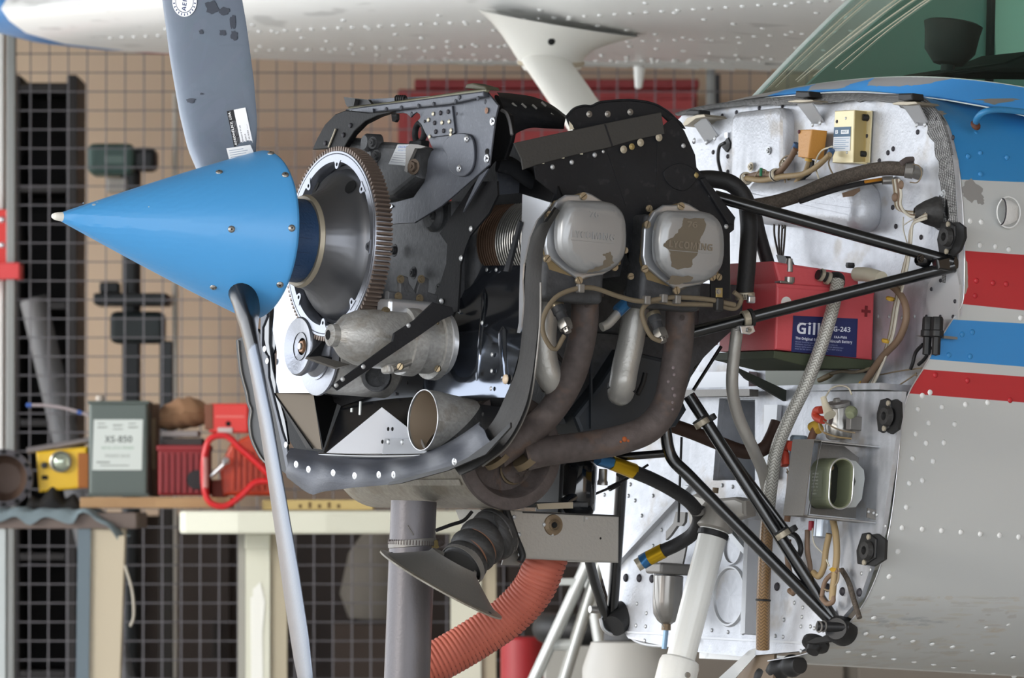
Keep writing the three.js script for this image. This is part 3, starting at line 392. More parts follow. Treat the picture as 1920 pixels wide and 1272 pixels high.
// ---------- the airplane: firewall, skin, windshield, wing ----------
frame = AIR;
const FWD = V(-1, 0, 0), PORT = AX.z, UP = AX.y;
const plane = thing('airplane', 'white high-wing airplane with blue and red stripes and its nose stripped open', 'airplane', V(0, 0, 0));
const XL = -0.14; // the lower firewall stands forward of the upper
{
  const fw = part('firewall', plate('x', 0, P0(1278, 230, 1293, 212, 1330, 202, 1400, 190, 1500, 179, 1600, 173, 1690, 177, 1745, 196, 1778, 235, 1797, 300, 1805, 380, 1808, 470, 1806, 560, 1794, 742, 1200, 742, 1240, 640, 1262, 400, 1272, 260), 0.012), M.fireAlu, plane, 'bare silver firewall with stains');
  fw.name = 'firewall';
  const lo = part('lower_firewall', plate('x', XL, P0(1092, 735, 1098, 860, 1128, 1050, 1156, 1150, 1186, 1198, 1260, 1214, 1300, 1222, 1400, 1232, 1510, 1222, 1562, 1188, 1622, 1120, 1662, 1000, 1692, 800, 1700, 735), 0.01, { holes: [{ sharp: P0(1357, 748, 1424, 748, 1424, 904, 1345, 902) }] }), M.fireAlu, plane);
  part('shelf', slab(V(XL - 0.01, F(1500, 735, 'x', XL).y, 0), AX.x, V(0, 0, -1), [[0, -0.46], [0.15, -0.46], [0.15, 0.52], [0, 0.56]], 0.012), M.fireAlu, fw);
  part('raised_panel', plate('x', 0.0, s6(590, 270, 1015, 222, 1015, 905, 590, 932), 0.04, { round: 0.03, bevel: 0.014, bseg: 4, crease: 35 }), M.fireAlu, fw);
  part('raised_panel', plate('x', 0.0, zE(600, 630, 1290, 640, 1290, 960, 600, 900), 0.07, { round: 0.085, bevel: 0.03, bseg: 5, crease: 40 }), M.fireAlu, fw);
  part('doubler_plate', plate('x', -0.012, zS(200, 760, 240, 690, 300, 690, 312, 760, 306, 885, 183, 890), 0.004), M.firePlain, fw);
  part('seam_strip', plate('x', -0.012, P0(1262, 700, 1420, 698, 1420, 738, 1262, 740), 0.02), M.firePlain, fw);
  part('ledge_strip', plate('x', -0.16, P0(1262, 733, 1422, 731, 1422, 744, 1262, 746), 0.02), M.bracketGrey, lo);
  const rv = (parent, ax, c, list, m, r, dir, nm = 'rivet') => list.forEach(([u, v]) => piece(nm, DOME, m, parent, F(u, v, ax, c), dir, r));
  rv(fw, 'x', -0.0125, zE(130, 400, 205, 405, 245, 463, 378, 395, 575, 453, 332, 580, 382, 580, 332, 488, 424, 303, 670, 525, 470, 548, 658, 186, 384, 226, 300, 246, 520, 200), M.rivetDark, 0.0048, FWD);
  rv(fw, 'x', -0.0125, zE(1464, 343, 1318, 443, 1287, 466, 1236, 515, 1130, 765, 1334, 905, 1316, 792, 1484, 970, 1580, 262, 1676, 376, 555, 710, 650, 706), M.rivetDark, 0.0052, FWD, 'hole');
  rv(fw, 'x', -0.014, P0(1290, 722, 1318, 722, 1346, 722, 1374, 722, 1402, 722, 1268, 758, 1300, 758), M.rivetDark, 0.0045, FWD);
  rv(fw, 'x', -0.017, zS(238, 745, 290, 820, 205, 776, 187, 876, 237, 876, 283, 876), M.rivetDark, 0.004, FWD);
  rv(fw, 'x', -0.0125, P0(1646, 594, 1666, 594, 1690, 596, 1714, 594), M.rivet, 0.004, FWD);
  const rl = zG(255, 335, 220, 310, 290, 415, 350, 310, 395, 490, 350, 575, 93, 305, 230, 250, 265, 880, 260, 995, 310, 1000, 315, 930, 305, 1075, 660, 1020, 745, 1030, 825, 1035, 995, 1050, 1035, 1055, 1095, 875, 1140, 900, 1040, 965, 1135, 950, 1130, 1000, 1180, 1000, 1200, 1010, 1130, 1130, 1497, 700, 1575, 470, 1450, 720, 1530, 410, 715, 255, 770, 262, 820, 265);
  rv(lo, 'x', XL - 0.0105, rl, M.rivet, 0.0042, FWD);
  rv(lo, 'x', XL - 0.0105, zG(207, 743, 278, 745, 1005, 790, 1350, 815, 1440, 820, 1270, 795, 910, 485, 345, 748), M.rivetDark, 0.0085, FWD, 'drain_plug');
  // pressed lightening holes, diagonal stiffeners and flange of the lower firewall
  for (const [u, v, r] of [zG(760, 840)[0].concat(0.051), zG(780, 585)[0].concat(0.028)]) { const p = F(u, v, 'x', XL - 0.01); part('pressed_ring', lathe([[r, 0], [r * 1.05, 0.006], [r * 1.12, 0.006], [r * 1.17, 0]], p, FWD, 40), M.firePlain, lo); part('pressed_disc', lathe([[0, 0.0015], [r, 0.0015]], p, FWD, 40), M.fireAlu, lo); }
  part('stiffener', plate('x', XL - 0.01, zG(540, 255, 565, 262, 200, 655, 160, 705, 160, 680, 480, 330), 0.012), M.firePlain, lo);
  part('stiffener', plate('x', XL - 0.01, zG(725, 470, 760, 470, 885, 620, 880, 650), 0.012), M.firePlain, lo);
  part('angle_strip', plate('x', XL - 0.01, zG(905, 440, 925, 440, 905, 1040, 880, 1045), 0.03), M.firePlain, lo);
  part('lip', sweep(path('x', XL, [[1098, 860], [1128, 1050], [1156, 1150], [1186, 1198], [1240, 1212], [1300, 1200, XL - 0.02]]), 0.0035, { k: 6 }), M.firePlain, lo);
  part('lower_seam', plate('x', XL - 0.008, zG(170, 1022, 430, 1035, 430, 1045, 170, 1034), 0.006), M.firePlain, lo); part('lower_seam', plate('x', XL - 0.008, zG(600, 1052, 1180, 1082, 1180, 1094, 600, 1064), 0.006), M.firePlain, lo);
  // the dark nose gear tunnel
  { const q = (u, v) => F(u, v, 'x', XL), D = V(0.13, 0, 0), c = [q(1345, 902), q(1424, 904), q(1424, 748), q(1357, 748)], wl = (a, b) => facet([a, b, b.clone().add(D), a.clone().add(D)], 0.002); part('tunnel_back', facet(c.map((p) => p.clone().add(D)), 0.002), M.fireAlu, lo); for (let k = 0; k < 4; k++) part('tunnel_wall', wl(c[k], c[(k + 1) % 4]), M.fireAlu, lo); }
  part('tunnel_flange', plate('x', XL - 0.012, P0(1441, 760, 1466, 760, 1458, 900, 1438, 900), 0.01), M.firePlain, lo);
  // woven seal along the top and port edge of the firewall
  const sealTop = [[1293, 214], [1330, 203], [1400, 191], [1500, 180], [1600, 173], [1690, 178], [1745, 197], [1776, 235], [1795, 300], [1803, 380], [1806, 460], [1800, 535]], rows = [[], [], []];
  const sp = spl(path('x', 0.012, sealTop), 90);
  for (let i = 0; i <= 90; i++) { const p = sp[i], dn = V(0, p.y * 0.15 + 0.1 - p.y, -p.z).normalize(), side = sm(i, 52, 64), w = (0.019 + 0.024 * side) * (0.85 + 0.35 * vn(i * 0.6, 3, 64, 5)); const o = 0.005 * (1 - side) - 0.018 * side, X = -0.014 - 0.012 * (1 - side); rows[0].push(V(0.012 - 0.02 * side, p.y + dn.y * o, p.z + dn.z * o)); rows[1].push(V(X, p.y + dn.y * o, p.z + dn.z * o)); rows[2].push(V(X - 0.003, p.y + dn.y * (w + o), p.z + dn.z * (w + o))); }
  let L = 0; part('woven_seal', thick(grid(rows, (i, j) => { if (i === 0 && j) L += sp[j].distanceTo(sp[j - 1]); return [j * sp[0].distanceTo(sp[90]) / 60, i * 0.03]; }), 0.003), M.weave, plane, 'grey woven fabric seal with a frayed edge');
}
{ // port skin with painted stripes and domed rivets
  const e = [[1700, 179, 'x', 0.0], [1745, 197, 'x', 0.0], [1776, 232, 'x', 0.0], [1795, 300, 'x', 0], [1804, 370, 'x', 0], [1808, 450, 'x', 0], [1808, 520, 'x', 0], [1804, 570, 'z', 0.497], [1782, 605, 'z', 0.497], [1760, 640, 'z', 0.497], [1732, 690, 'z', 0.497], [1705, 735, 'z', 0.497], [1694, 770, 'z', 0.497], [1690, 800, 'z', 0.497], [1684, 860, 'z', 0.497], [1674, 950, 'z', 0.495], [1662, 1020, 'z', 0.488], [1648, 1070, 'z', 0.472], [1624, 1125, 'z', 0.44], [1600, 1160, 'z', 0.4], [1568, 1192, 'z', 0.35], [1530, 1218, 'z', 0.29], [1505, 1228, 'z', 0.24], [1440, 1240, 'z', 0.12]];
  const pts = e.map((q) => F(...q)), sp = spl(pts, 120), rows = sp.map((p, i) => { const r = []; for (let j = 0; j <= 8; j++) { const t = j / 8, x = p.x + (0.9 - p.x) * t * t * 0.7 + (0.9 - p.x) * 0.3 * t, k = x - p.x; r.push(V(x, p.y + k * (p.y > 0.2 ? 0.06 * sm(p.y, 0.2, 0.36) : 0), p.z + k * 0.02)); } return r; });
  const X0 = -0.3, Y0 = -0.8, SX = 1.3, SY = 1.3, N = 2048;
  const tx = canvas(N, N, (c) => {
    const q = (u, v) => { const p = F(u, v, 'z', 0.5); return [(p.x - X0) / SX * N, (1 - (p.y - Y0) / SY) * N]; };
    const poly = (col, ...a) => { c.fillStyle = col; c.beginPath(); for (let i = 0; i < a.length; i += 2) { const [x, y] = q(a[i], a[i + 1]); i ? c.lineTo(x, y) : c.moveTo(x, y); } c.fill(); };
    c.fillStyle = '#bfc1c0'; c.fillRect(0, 0, N, N);
    poly('#3585c0', 1500, -200, 2700, -200, 2700, 352, 1920, 340, 1810, 335, 1500, 325);
    poly('#b3262f', 1500, 460, 1808, 470, 1920, 478, 2700, 527, 2700, 643, 1920, 582, 1804, 570, 1500, 550);
    poly('#2f86c8', 1500, 574, 1795, 600, 1920, 607, 2700, 671, 2700, 766, 1920, 688, 1760, 675, 1500, 650);
    poly('#b3262f', 1500, 676, 1745, 694, 1920, 707, 2700, 777, 2700, 838, 1920, 755, 1705, 738, 1500, 722);
    const blob = (col, u, v, ru, rv, s) => { c.fillStyle = col; c.beginPath(); for (let i = 0; i < 26; i++) { const a = i / 26 * 6.283, k = 0.6 + 0.6 * vn(i * 0.9, s, 64, s), [x, y] = q(u + Math.cos(a) * ru * k, v + Math.sin(a) * rv * k); i ? c.lineTo(x, y) : c.moveTo(x, y); } c.fill(); };
    blob('#8f8d8b', 1836, 358, 22, 22, 3); blob('#8f8d8b', 1850, 372, 8, 12, 5); blob('#9c8f83', 1812, 205, 24, 8, 7); blob('#9c958c', 1812, 520, 5, 40, 9); blob('#8f8d8b', 1900, 398, 8, 12, 11);
    // oil and dirt: smudges, streaks and specks near the lower edge
    for (let i = 0; i < 240; i++) { const u = rr(1555, 1940), v = rr(1120, 1260); c.globalAlpha = rr(0.03, 0.16); blob(i % 3 ? '#a98d63' : '#77695a', u, v, rr(3, 26), rr(1, 5), i % 40); }
    for (let i = 0; i < 40; i++) { const u = rr(1640, 1700), v = rr(780, 1090); c.globalAlpha = rr(0.1, 0.3); blob('#8d8478', u - (v - 780) * 0.1, v, rr(1, 5), rr(2, 9), i); }
    for (let i = 0; i < 30; i++) { c.globalAlpha = rr(0.12, 0.3); const u = rr(1700, 1830); blob('#8b8f93', u, 1168 - (u - 1700) * 0.02 + rr(-8, 8), rr(6, 16), rr(1, 3), i); }
    c.globalAlpha = 1;
  });
  const sk = part('side_skin', grid(rows, (i, j, p) => [(p.x - X0) / SX, (p.y - Y0) / SY]), new THREE.MeshPhysicalMaterial({ name: 'stripedPaint', side: THREE.DoubleSide, map: tx, roughness: 0.38, clearcoat: 0.2, clearcoatRoughness: 0.35 }), plane, 'white skin with blue and red stripes');
  part('edge_lip', sweep(sp.slice(6), 0.0015, { n: 160, k: 6 }), M.aluBright, sk);
  const blueR = flat('rivetBlue', '#3585c0', 0.4), redR = flat('rivetRed', '#b3262f', 0.4);
  const rv = (list, m) => list.forEach(([u, v]) => { let p = F(u, v, 'z', 0.499), n = V(0.02, 0.0, 1), zz = 0.499; const s = sp.reduce((a, b) => Math.abs(b.y - p.y) < Math.abs(a.y - p.y) ? b : a); if (p.y < -0.45 || p.y > 0.25) { for (let k = 0; k < 6; k++) { const q = sp.filter((b) => (p.y > 0) === (b.y > 0)).reduce((a, b) => Math.abs(b.y - p.y) < Math.abs(a.y - p.y) ? b : a); zz = q.z + (p.x - q.x) * 0.02; p = F(u, v, 'z', zz); } const i = sp.indexOf(sp.filter((b) => (p.y > 0) === (b.y > 0)).reduce((a, b) => Math.abs(b.y - p.y) < Math.abs(a.y - p.y) ? b : a)), a = sp[Math.max(0, i - 2)], b = sp[Math.min(120, i + 2)]; n = V(0, -(b.z - a.z), b.y - a.y).multiplyScalar(Math.sign(b.y - a.y) || 1).normalize(); if (n.z < 0) n.negate(); } else { p = F(u, v, 'z', s.z + (p.x - s.x) * 0.02); } piece('rivet', DOME, m, sk, p, n, 0.0056); });
  rv(zR(492, 150, 592, 142, 690, 131, 783, 123, 510, 94, 536, 208, 645, 213, 482, 254, 526, 292, 600, 290, 470, 357, 555, 368, 456, 460, 510, 448, 443, 560, 426, 646, 510, 651, 590, 657, 671, 664, 752, 671, 832, 677, 912, 684, 408, 744, 372, 849, 346, 937, 307, 1021, 274, 1087, 340, 1100, 388, 1103, 470, 1117, 551, 1130, 636, 1142, 717, 1155, 804, 1169, 890, 1184, 775, 1057, 868, 1046, 391, 1192, 476, 1204, 558, 1215, 641, 1227, 724, 1239, 809, 1252, 893, 1266, 310, 1179, 266, 1173, 201, 1162), M.whiteRivet);
  rv(zS(345, 530, 385, 533, 380, 617, 436, 622, 485, 632, 200, 1150, 528, 880), M.whiteRivet);
  rv(zS(368, 746, 428, 754, 476, 758, 363, 800, 220, 1087, 336, 1107, 490, 1178), redR);
  rv(zS(316, 940, 353, 932, 268, 1015, 345, 1020, 417, 160, 446, 220, 496, 163, 526, 227, 366, 210, 382, 284, 383, 360, 338, 296, 478, 300), blueR);
  part('handle', sweep(path('z', 0.46, [[1829, 234, 0.455], [1832, 222, 0.48], [1843, 211, 0.5], [1866, 206, 0.5], [1920, 210, 0.49], [1960, 214, 0.48]]), 0.006, { k: 10, n: 40 }), flat('handleBlue', '#3a86bb', 0.35), plane); piece('handle_foot', DOME, flat('handleRust', '#5c3526'), plane, F(1829, 235, 'z', 0.462), V(0, 0.5, 1), 0.011);
  { const c = F(1888, 398, 'z', 0.5), rows = []; for (let i = 0; i <= 8; i++) { const r = []; for (let j = 0; j <= 16; j++) { const a = j / 16 * Math.PI, t = i / 8; r.push(V(c.x - 0.012 + t * 0.034, c.y + Math.cos(a) * 0.024 * (1 - 0.5 * t * t), 0.5 + 0.001 + Math.sin(a) * 0.014 * (1 - t) ** 0.6)); } rows.push(r); } part('scoop', thick(grid(rows), 0.0015), M.whitePaint, sk); part('scoop_lip', sweep(rows[0], 0.0014, { k: 6 }), M.rivetDark, sk); part('base_bead', new THREE.TorusGeometry(0.029, 0.0016, 6, 40).scale(0.9, 1, 1).translate(c.x + 0.004, c.y, 0.5), M.whitePaint, sk); }
}
{ // worn blue cowl strip, windshield and what shows through it
  const a = spl([F(1270, 226, 'x', 0.01), F(1330, 203, 'x', 0.0), F(1440, 184, 'x', 0.0), F(1500, 178, 'x', 0.01), F(1600, 172, 'x', 0.02), F(1700, 179, 'x', 0.03), F(1800, 192, 'z', 0.37), F(1920, 217, 'z', 0.44), F(2040, 262, 'z', 0.47)], 60);
  const b = spl([F(1400, 192, 'x', 0.05), F(1432, 182, 'x', 0.05), F(1470, 173, 'x', 0.05), F(1500, 166, 'x', 0.05), F(1600, 152.5, 'x', 0.05), F(1720, 147, 'x', 0.06), F(1820, 153, 'x', 0.11), F(1920, 167, 'x', 0.2), F(2060, 200, 'x', 0.34)], 60);
  const tx = canvas(1024, 256, (c) => {
    c.fillStyle = '#4aa2ee'; c.fillRect(0, 0, 1024, 256); // u across the airplane, v from the seam up to the glass
    const poly = (col, s, ...q) => { const pts = []; for (let i = 0; i < q.length; i += 2) { const n = (i + 2) % q.length; for (let k = 0; k < 5; k++) { const t = k / 5; pts.push([(F(q[i] + (q[n] - q[i]) * t, 165, 'x', 0.03).z + 0.6) / 1.2 * 1024 + (hash(i, k, s) - 0.5) * 9, (1 - (q[i + 1] + (q[n + 1] - q[i + 1]) * t)) * 256 + (hash(k, i, s + 3) - 0.5) * 22]); } } c.fillStyle = col; c.beginPath(); pts.forEach(([x, y], k) => k ? c.lineTo(x, y) : c.moveTo(x, y)); c.fill(); };
    poly('#aaabae', 3, 1380, -0.1, 1462, 0.0, 1480, 0.5, 1520, 0.9, 1528, 0.2, 1590, 0.15, 1600, 0.5, 1628, 1.1, 1380, 1.1); poly('#a3a3a5', 5, 1626, 0.95, 1632, 0.35, 1650, 0.3, 1690, 0.4, 1715, 0.55, 1745, 1.1, 1630, 1.1); poly('#8f8b87', 7, 1786, 0.15, 1800, 0.5, 1798, 0.1); poly('#a9a7a5', 9, 1380, 0.1, 1470, 0.2, 1440, 1.0, 1380, 1.0);
  });
  const dk = part('cowl_strip', thick(grid([a, a.map((p, i) => p.clone().lerp(b[i], 0.5).add(V(-0.004, 0.001, 0))), b], (i, j, p) => [(p.z + 0.6) / 1.2, i / 2]), 0.004), new THREE.MeshStandardMaterial({ name: 'wornBlue', side: THREE.DoubleSide, map: tx, roughness: 0.42 }), plane, 'blue strip with flaking paint over grey metal');
  part('seam', sweep(a.map((p) => p.clone().add(V(-0.001, 0.0, 0))), 0.0015, { k: 6, n: 80 }), flat('frameWhite', '#d6e2dc', 0.4), dk);
  for (const [u, v] of [[1846, 181], [1880, 190], [1884, 194], [1915, 200]]) piece('rivet', DOME, M.rivetDark, dk, F(u, v, 'z', 0.36), V(-0.2, 0.8, 0.6), 0.006);
  const c0 = spl(b.slice(1), 30), top = c0.map((p, j) => V(p.x + 0.62, p.y + 0.53, p.z * 0.98)), rows = []; for (let i = 0; i <= 10; i++) rows.push(c0.map((p, j) => p.clone().lerp(top[j], i / 10).add(V(-0.02 * Math.sin(Math.PI * i / 10), 0.02 * Math.sin(Math.PI * i / 10), 0))));
  const ws = part('windshield', grid(rows), new THREE.MeshPhysicalMaterial({ name: 'tintedGlass', side: THREE.DoubleSide, color: '#c3e2d8', transmission: 1, thickness: 0, roughness: 0.04, ior: 1.5 }), plane, 'green tinted plexiglass windshield');
  part('frame', [sweep(c0, 0.0045, { k: 8, n: 60 }), sweep(rows.map((r) => r[0]), 0.006, { k: 8, n: 40 })], flat('frameWhite', '#d6e2dc', 0.4), ws);
  const on = (u, v) => { let best = V(), bd = 1e9; for (const r of rows) for (const p of r) { const w = p.clone().applyQuaternion(AIR.q).add(AIR.o).project(camera), d = (w.x * 960 + 960 - u) ** 2 + (636 - w.y * 636 - v) ** 2; if (d < bd) { bd = d; best = p; } } return best; };
  const glassSpan = (j0, i0, j1, i1, k = 1) => { const s = []; for (let q = 0; q <= 12; q++) { const t = q / 12, j = j0 + (j1 - j0) * t, i = i0 + (i1 - i0) * Math.pow(t, k * 0.72), ja = Math.min(29, Math.floor(j)), ia = Math.min(9, Math.floor(i)); s.push(rows[ia][ja].clone().lerp(rows[ia][ja + 1], j - ja).lerp(rows[ia + 1][ja].clone().lerp(rows[ia + 1][ja + 1], j - ja), i - ia).add(V(-0.001, 0.001, 0))); } return s; };
  const sc = flat('streakPale', '#b9b8a4', 0.6); for (const [j0, i0, j1, i1, k] of [[2, 0.3, 5, 7, 1.1], [4, 0.4, 11, 6, 1.2], [6, 0.4, 17, 7, 1.15], [8, 0.6, 20, 7.5, 1.1], [9, 0.5, 21, 8, 1.0], [4.5, 0.3, 9, 4, 1.3], [1, 0.3, 3, 5, 1.1]]) part('glass_streak', sweep(glassSpan(j0, i0, j1, i1, k), (t) => 0.0006 + 0.0013 * Math.sin(Math.PI * t), { k: 5, n: 24, flat: 0.3 }), sc, ws, 'long pale streak on the plexiglass');  // thin pale slivers laid along the glass
  // cabin interior
  const cab = flat('cabinTeal', '#86a39b', 0.7), cabDark = flat('cabinBlack', '#101314', 0.7);
  part('cabin_wall', slab(V(0, 0, -0.51), AX.x, UP, [[0.22, 0.1], [1.3, 0.1], [1.3, 0.95], [0.82, 0.95], [0.24, 0.42]], 0.01), cab, plane);
  part('door_post', box(F(1857, 60, 'z', -0.48), V(0.012, 0.4, 0.02), 0.004, new THREE.Quaternion().setFromAxisAngle(PORT, 0.03)), cabDark, plane); part('cabin_window', slab(V(0, 0, -0.499), AX.x, UP, [F(1866, 104, 'z', -0.499), F(2000, 100, 'z', -0.499), F(2000, -80, 'z', -0.499), F(1860, -80, 'z', -0.499)].map((p) => [p.x, p.y]), 0.003), flat('windowDaylight', '#cfe8da', 0.6), plane);  // opaque pale pane; the daylight beyond is put into its colour
  part('glareshield', slab(V(0, 0.36, 0), AX.x, V(0, 0, -1), [[0.27, -0.44], [0.7, -0.46], [0.7, 0.46], [0.24, 0.4]], 0.02), cabDark, plane);
  part('instrument_hood', [slab(V(0, 0, -0.1), AX.x, UP, [F(1650, 150, 'z', -0.1), F(1750, 148, 'z', -0.1), F(1940, 150, 'z', -0.1), F(1940, 104, 'z', -0.1), F(1835, 106, 'z', -0.1), F(1780, 128, 'z', -0.1), F(1700, 140, 'z', -0.1)].map((p) => [p.x, p.y]), 0.2, { bevel: 0.01 })], cabDark, plane);
  const cp = F(1783, 82, 'z', 0.02); part('compass', [lathe([[0, -0.045], [0.03, -0.04], [0.05, -0.015], [0.054, 0.02], [0.058, 0.038], [0.05, 0.042], [0, 0.042]], cp, V(0.1, 1, 0.0), 28), cyl(F(1776, 150, 'z', 0.02), F(1778, 110, 'z', 0.02), 0.014)], cabDark, plane);
  part('headliner', slab(V(0, 0.95, 0), AX.x, V(0, 0, -1), [[0.75, -0.52], [1.5, -0.52], [1.5, 0.52], [0.75, 0.52]], 0.02), cab, plane);
  part('cabin_floor', slab(V(0, -0.3, 0), AX.x, V(0, 0, -1), [[0.03, -0.46], [1.5, -0.48], [1.5, 0.46], [0.03, 0.46]], 0.03), cab, plane); part('rear_bulkhead', slab(V(1.5, 0, 0), PORT, UP, [[-0.52, -0.6], [0.52, -0.6], [0.52, 0.95], [-0.52, 0.95]], 0.02), cab, plane);
  part('starboard_skin', slab(V(0, 0, -0.53), AX.x, UP, [[0.02, -0.6], [1.5, -0.6], [1.5, 0.4], [0.18, 0.4], [0.02, 0.3]], 0.008), M.whitePaint, plane);
  part('belly_skin', slab(V(0, -0.72, 0), AX.x, V(0, 0, -1), [[0.02, -0.12], [1.5, -0.12], [1.5, 0.4], [0.02, 0.4]], 0.012), M.whitePaint, plane);
}
{ // starboard wing: lofted aerofoil with dihedral, rivet rows under it, strut and its fairing
  const leY = (z) => 0.868 + 0.033 * (-z - 3.4), prof = [[1, 0.0], [0.75, -0.02], [0.5, -0.037], [0.3, -0.048], [0.15, -0.05], [0.06, -0.038], [0.02, -0.018], [0.0, 0.004], [0.015, 0.032], [0.06, 0.062], [0.15, 0.09], [0.35, 0.11], [0.65, 0.075], [1, 0.012]];
  const chord = (z) => z < -2.6 ? 1.6 - 0.28 * (-z - 2.6) / 2.75 : 1.6, LE = (z) => 0.745, inc = (z) => 0.042 - 0.026 * sm(-z, 3.4, 5.3);
  const sec = (z, k = 1) => prof.map(([a, b]) => V(LE(z) + a * chord(z), leY(z) + 0.03 + b * chord(z) * 1.05 * k - a * chord(z) * inc(z), z)), zs = [-0.5, -1.2, -2, -2.6, -3.2, -4, -4.7, -5.2];
  zs.splice(-1, 1, -5.34); const w = part('wing', grid(zs.map((z) => sec(z))), M.whitePaint, plane, 'white wing underside with rows of rivets');
  const tip = [[-5.34, 1], [-5.44, 0.97], [-5.53, 0.86], [-5.59, 0.55], [-5.62, 0.06]].map(([z, k]) => sec(z).map((p) => V(p.x, leY(z) + 0.03 + (p.y - leY(z) - 0.03) * k, z)));
  const tipTex = canvas(512, 32, (c, W, H) => { c.fillStyle = '#e4e5e4'; c.fillRect(0, 0, W, H); c.fillStyle = '#2f78b6'; c.fillRect(0, 0, 128, H); c.fillStyle = '#b0282c'; c.beginPath(); c.moveTo(148, H); c.lineTo(160, 0); c.lineTo(210, 0); c.lineTo(200, H); c.fill(); });
  part('wing_tip', grid(tip, (i, j, p) => [(p.x - 0.7) / 1.7, i / 4]), new THREE.MeshStandardMaterial({ name: 'tipPaint', side: THREE.DoubleSide, map: tipTex, roughness: 0.4 }), w, 'blue wing tip with a red flash');
  const under = (x, z) => { const t = (x - LE(z)) / chord(z), s = prof.slice(0, 8); let y = 0; for (let i = 0; i < 7; i++) if (t <= s[i][0] && t >= s[i + 1][0]) y = s[i + 1][1] + (s[i][1] - s[i + 1][1]) * (t - s[i + 1][0]) / (s[i][0] - s[i + 1][0]); return V(x, leY(z) + 0.03 + y * chord(z) * 1.05 - t * chord(z) * inc(z) - 0.0005, z); };
  const rows = []; const drop = (x, z) => { const g = new THREE.SphereGeometry(0.0075, 8, 5).scale(1, 0.5, 1); const p = under(x, z); g.translate(p.x, p.y, p.z); rows.push(g); };
  for (const t of [0.12, 0.36, 0.72]) for (let z = -1; z > -5.05; z -= 0.07) drop(LE(z) + t * chord(z), z);
  for (let z = -1.2; z > -5; z -= 0.48) for (let t = 0.08; t < 0.95; t += 0.05) drop(LE(z) + t * chord(z), z);
  const st = part('rivet_rows', rows, M.whiteRivet, w); st.userData.kind = 'stuff';
  part('aileron_gap', [sweep([under(2.0, -3.3), under(1.93, -5.1)], 0.004, { straight: true, k: 5 })], M.holeDark, w);
  for (let i = 0; i < 26; i++) { const z = -1.1 - i * 0.155; part('flap_bead', sweep([under(LE(z) + chord(z) * 0.74, z), under(LE(z) + chord(z) * 0.985, z)], 0.006, { straight: true, k: 6, flat: 0.5, up: V(1, 0, 0) }), M.whitePaint, w); }
  const hp = F(1198, 152, 'z', -3.9); part('hinge_bracket', cyl(hp.clone().add(V(0, 0.04, 0)), hp.clone().add(V(0, -0.02, 0)), 0.016, 0.01, 16, 0.004), M.whitePaint, w);
  // strut and fairing
  const s0 = F(1020, 108, 'z', -2.75), s1p = F(1133, 255, 'z', -2.35), d = s1p.clone().sub(s0), foot = s0.clone().add(d.multiplyScalar(5.0));
  const dir = s1p.clone().sub(s0).normalize(); part('wing_strut', sweep([s0.clone().sub(dir.clone().multiplyScalar(0.06)), s0.clone().add(V(0.62, -1.32, 2.2).normalize().multiplyScalar(0.02)), s1p, V(0.45, -0.5, -0.52)], 0.066, { straight: true, k: 24, flat: 0.45, up: V(1, 0, 0), n: 3 }), M.oleo, plane, 'white wing strut');
  const rws = [[984, 132, 1088, 128, 0.036], [976, 118, 1090, 118, 0.04], [962, 95, 1094, 106, 0.05], [944, 66, 1108, 93, 0.07], [925, 42, 1140, 80, 0.09], [902, 20, 1192, 66, 0.11]].map(([u, v, u2, v2, d]) => { const a = F(u, v, 'z', -2.74), b = F(u2, v2, 'z', -2.74), c = a.clone().lerp(b, 0.5), h = b.clone().sub(a).multiplyScalar(0.5), r = []; for (let j = 0; j <= 28; j++) { const q = j / 28 * 6.2832; r.push(c.clone().add(h.clone().multiplyScalar(Math.cos(q))).add(V(0, -Math.sin(q) * d * 0.2, Math.sin(q) * d))); } return r; });
  const fr = part('strut_fairing', grid(rws), M.oleo, plane); part('fairing_band', sweep(rws[1].slice(0, 28).map((p) => p.clone()), 0.006, { closed: true, k: 6, n: 56 }), flat('sealTan', '#b7ab95', 0.6), fr); piece('drain_hole', DOME, M.holeDark, fr, F(1034, 78, 'z', -2.665), V(-0.3, -0.3, 1), 0.009);
}

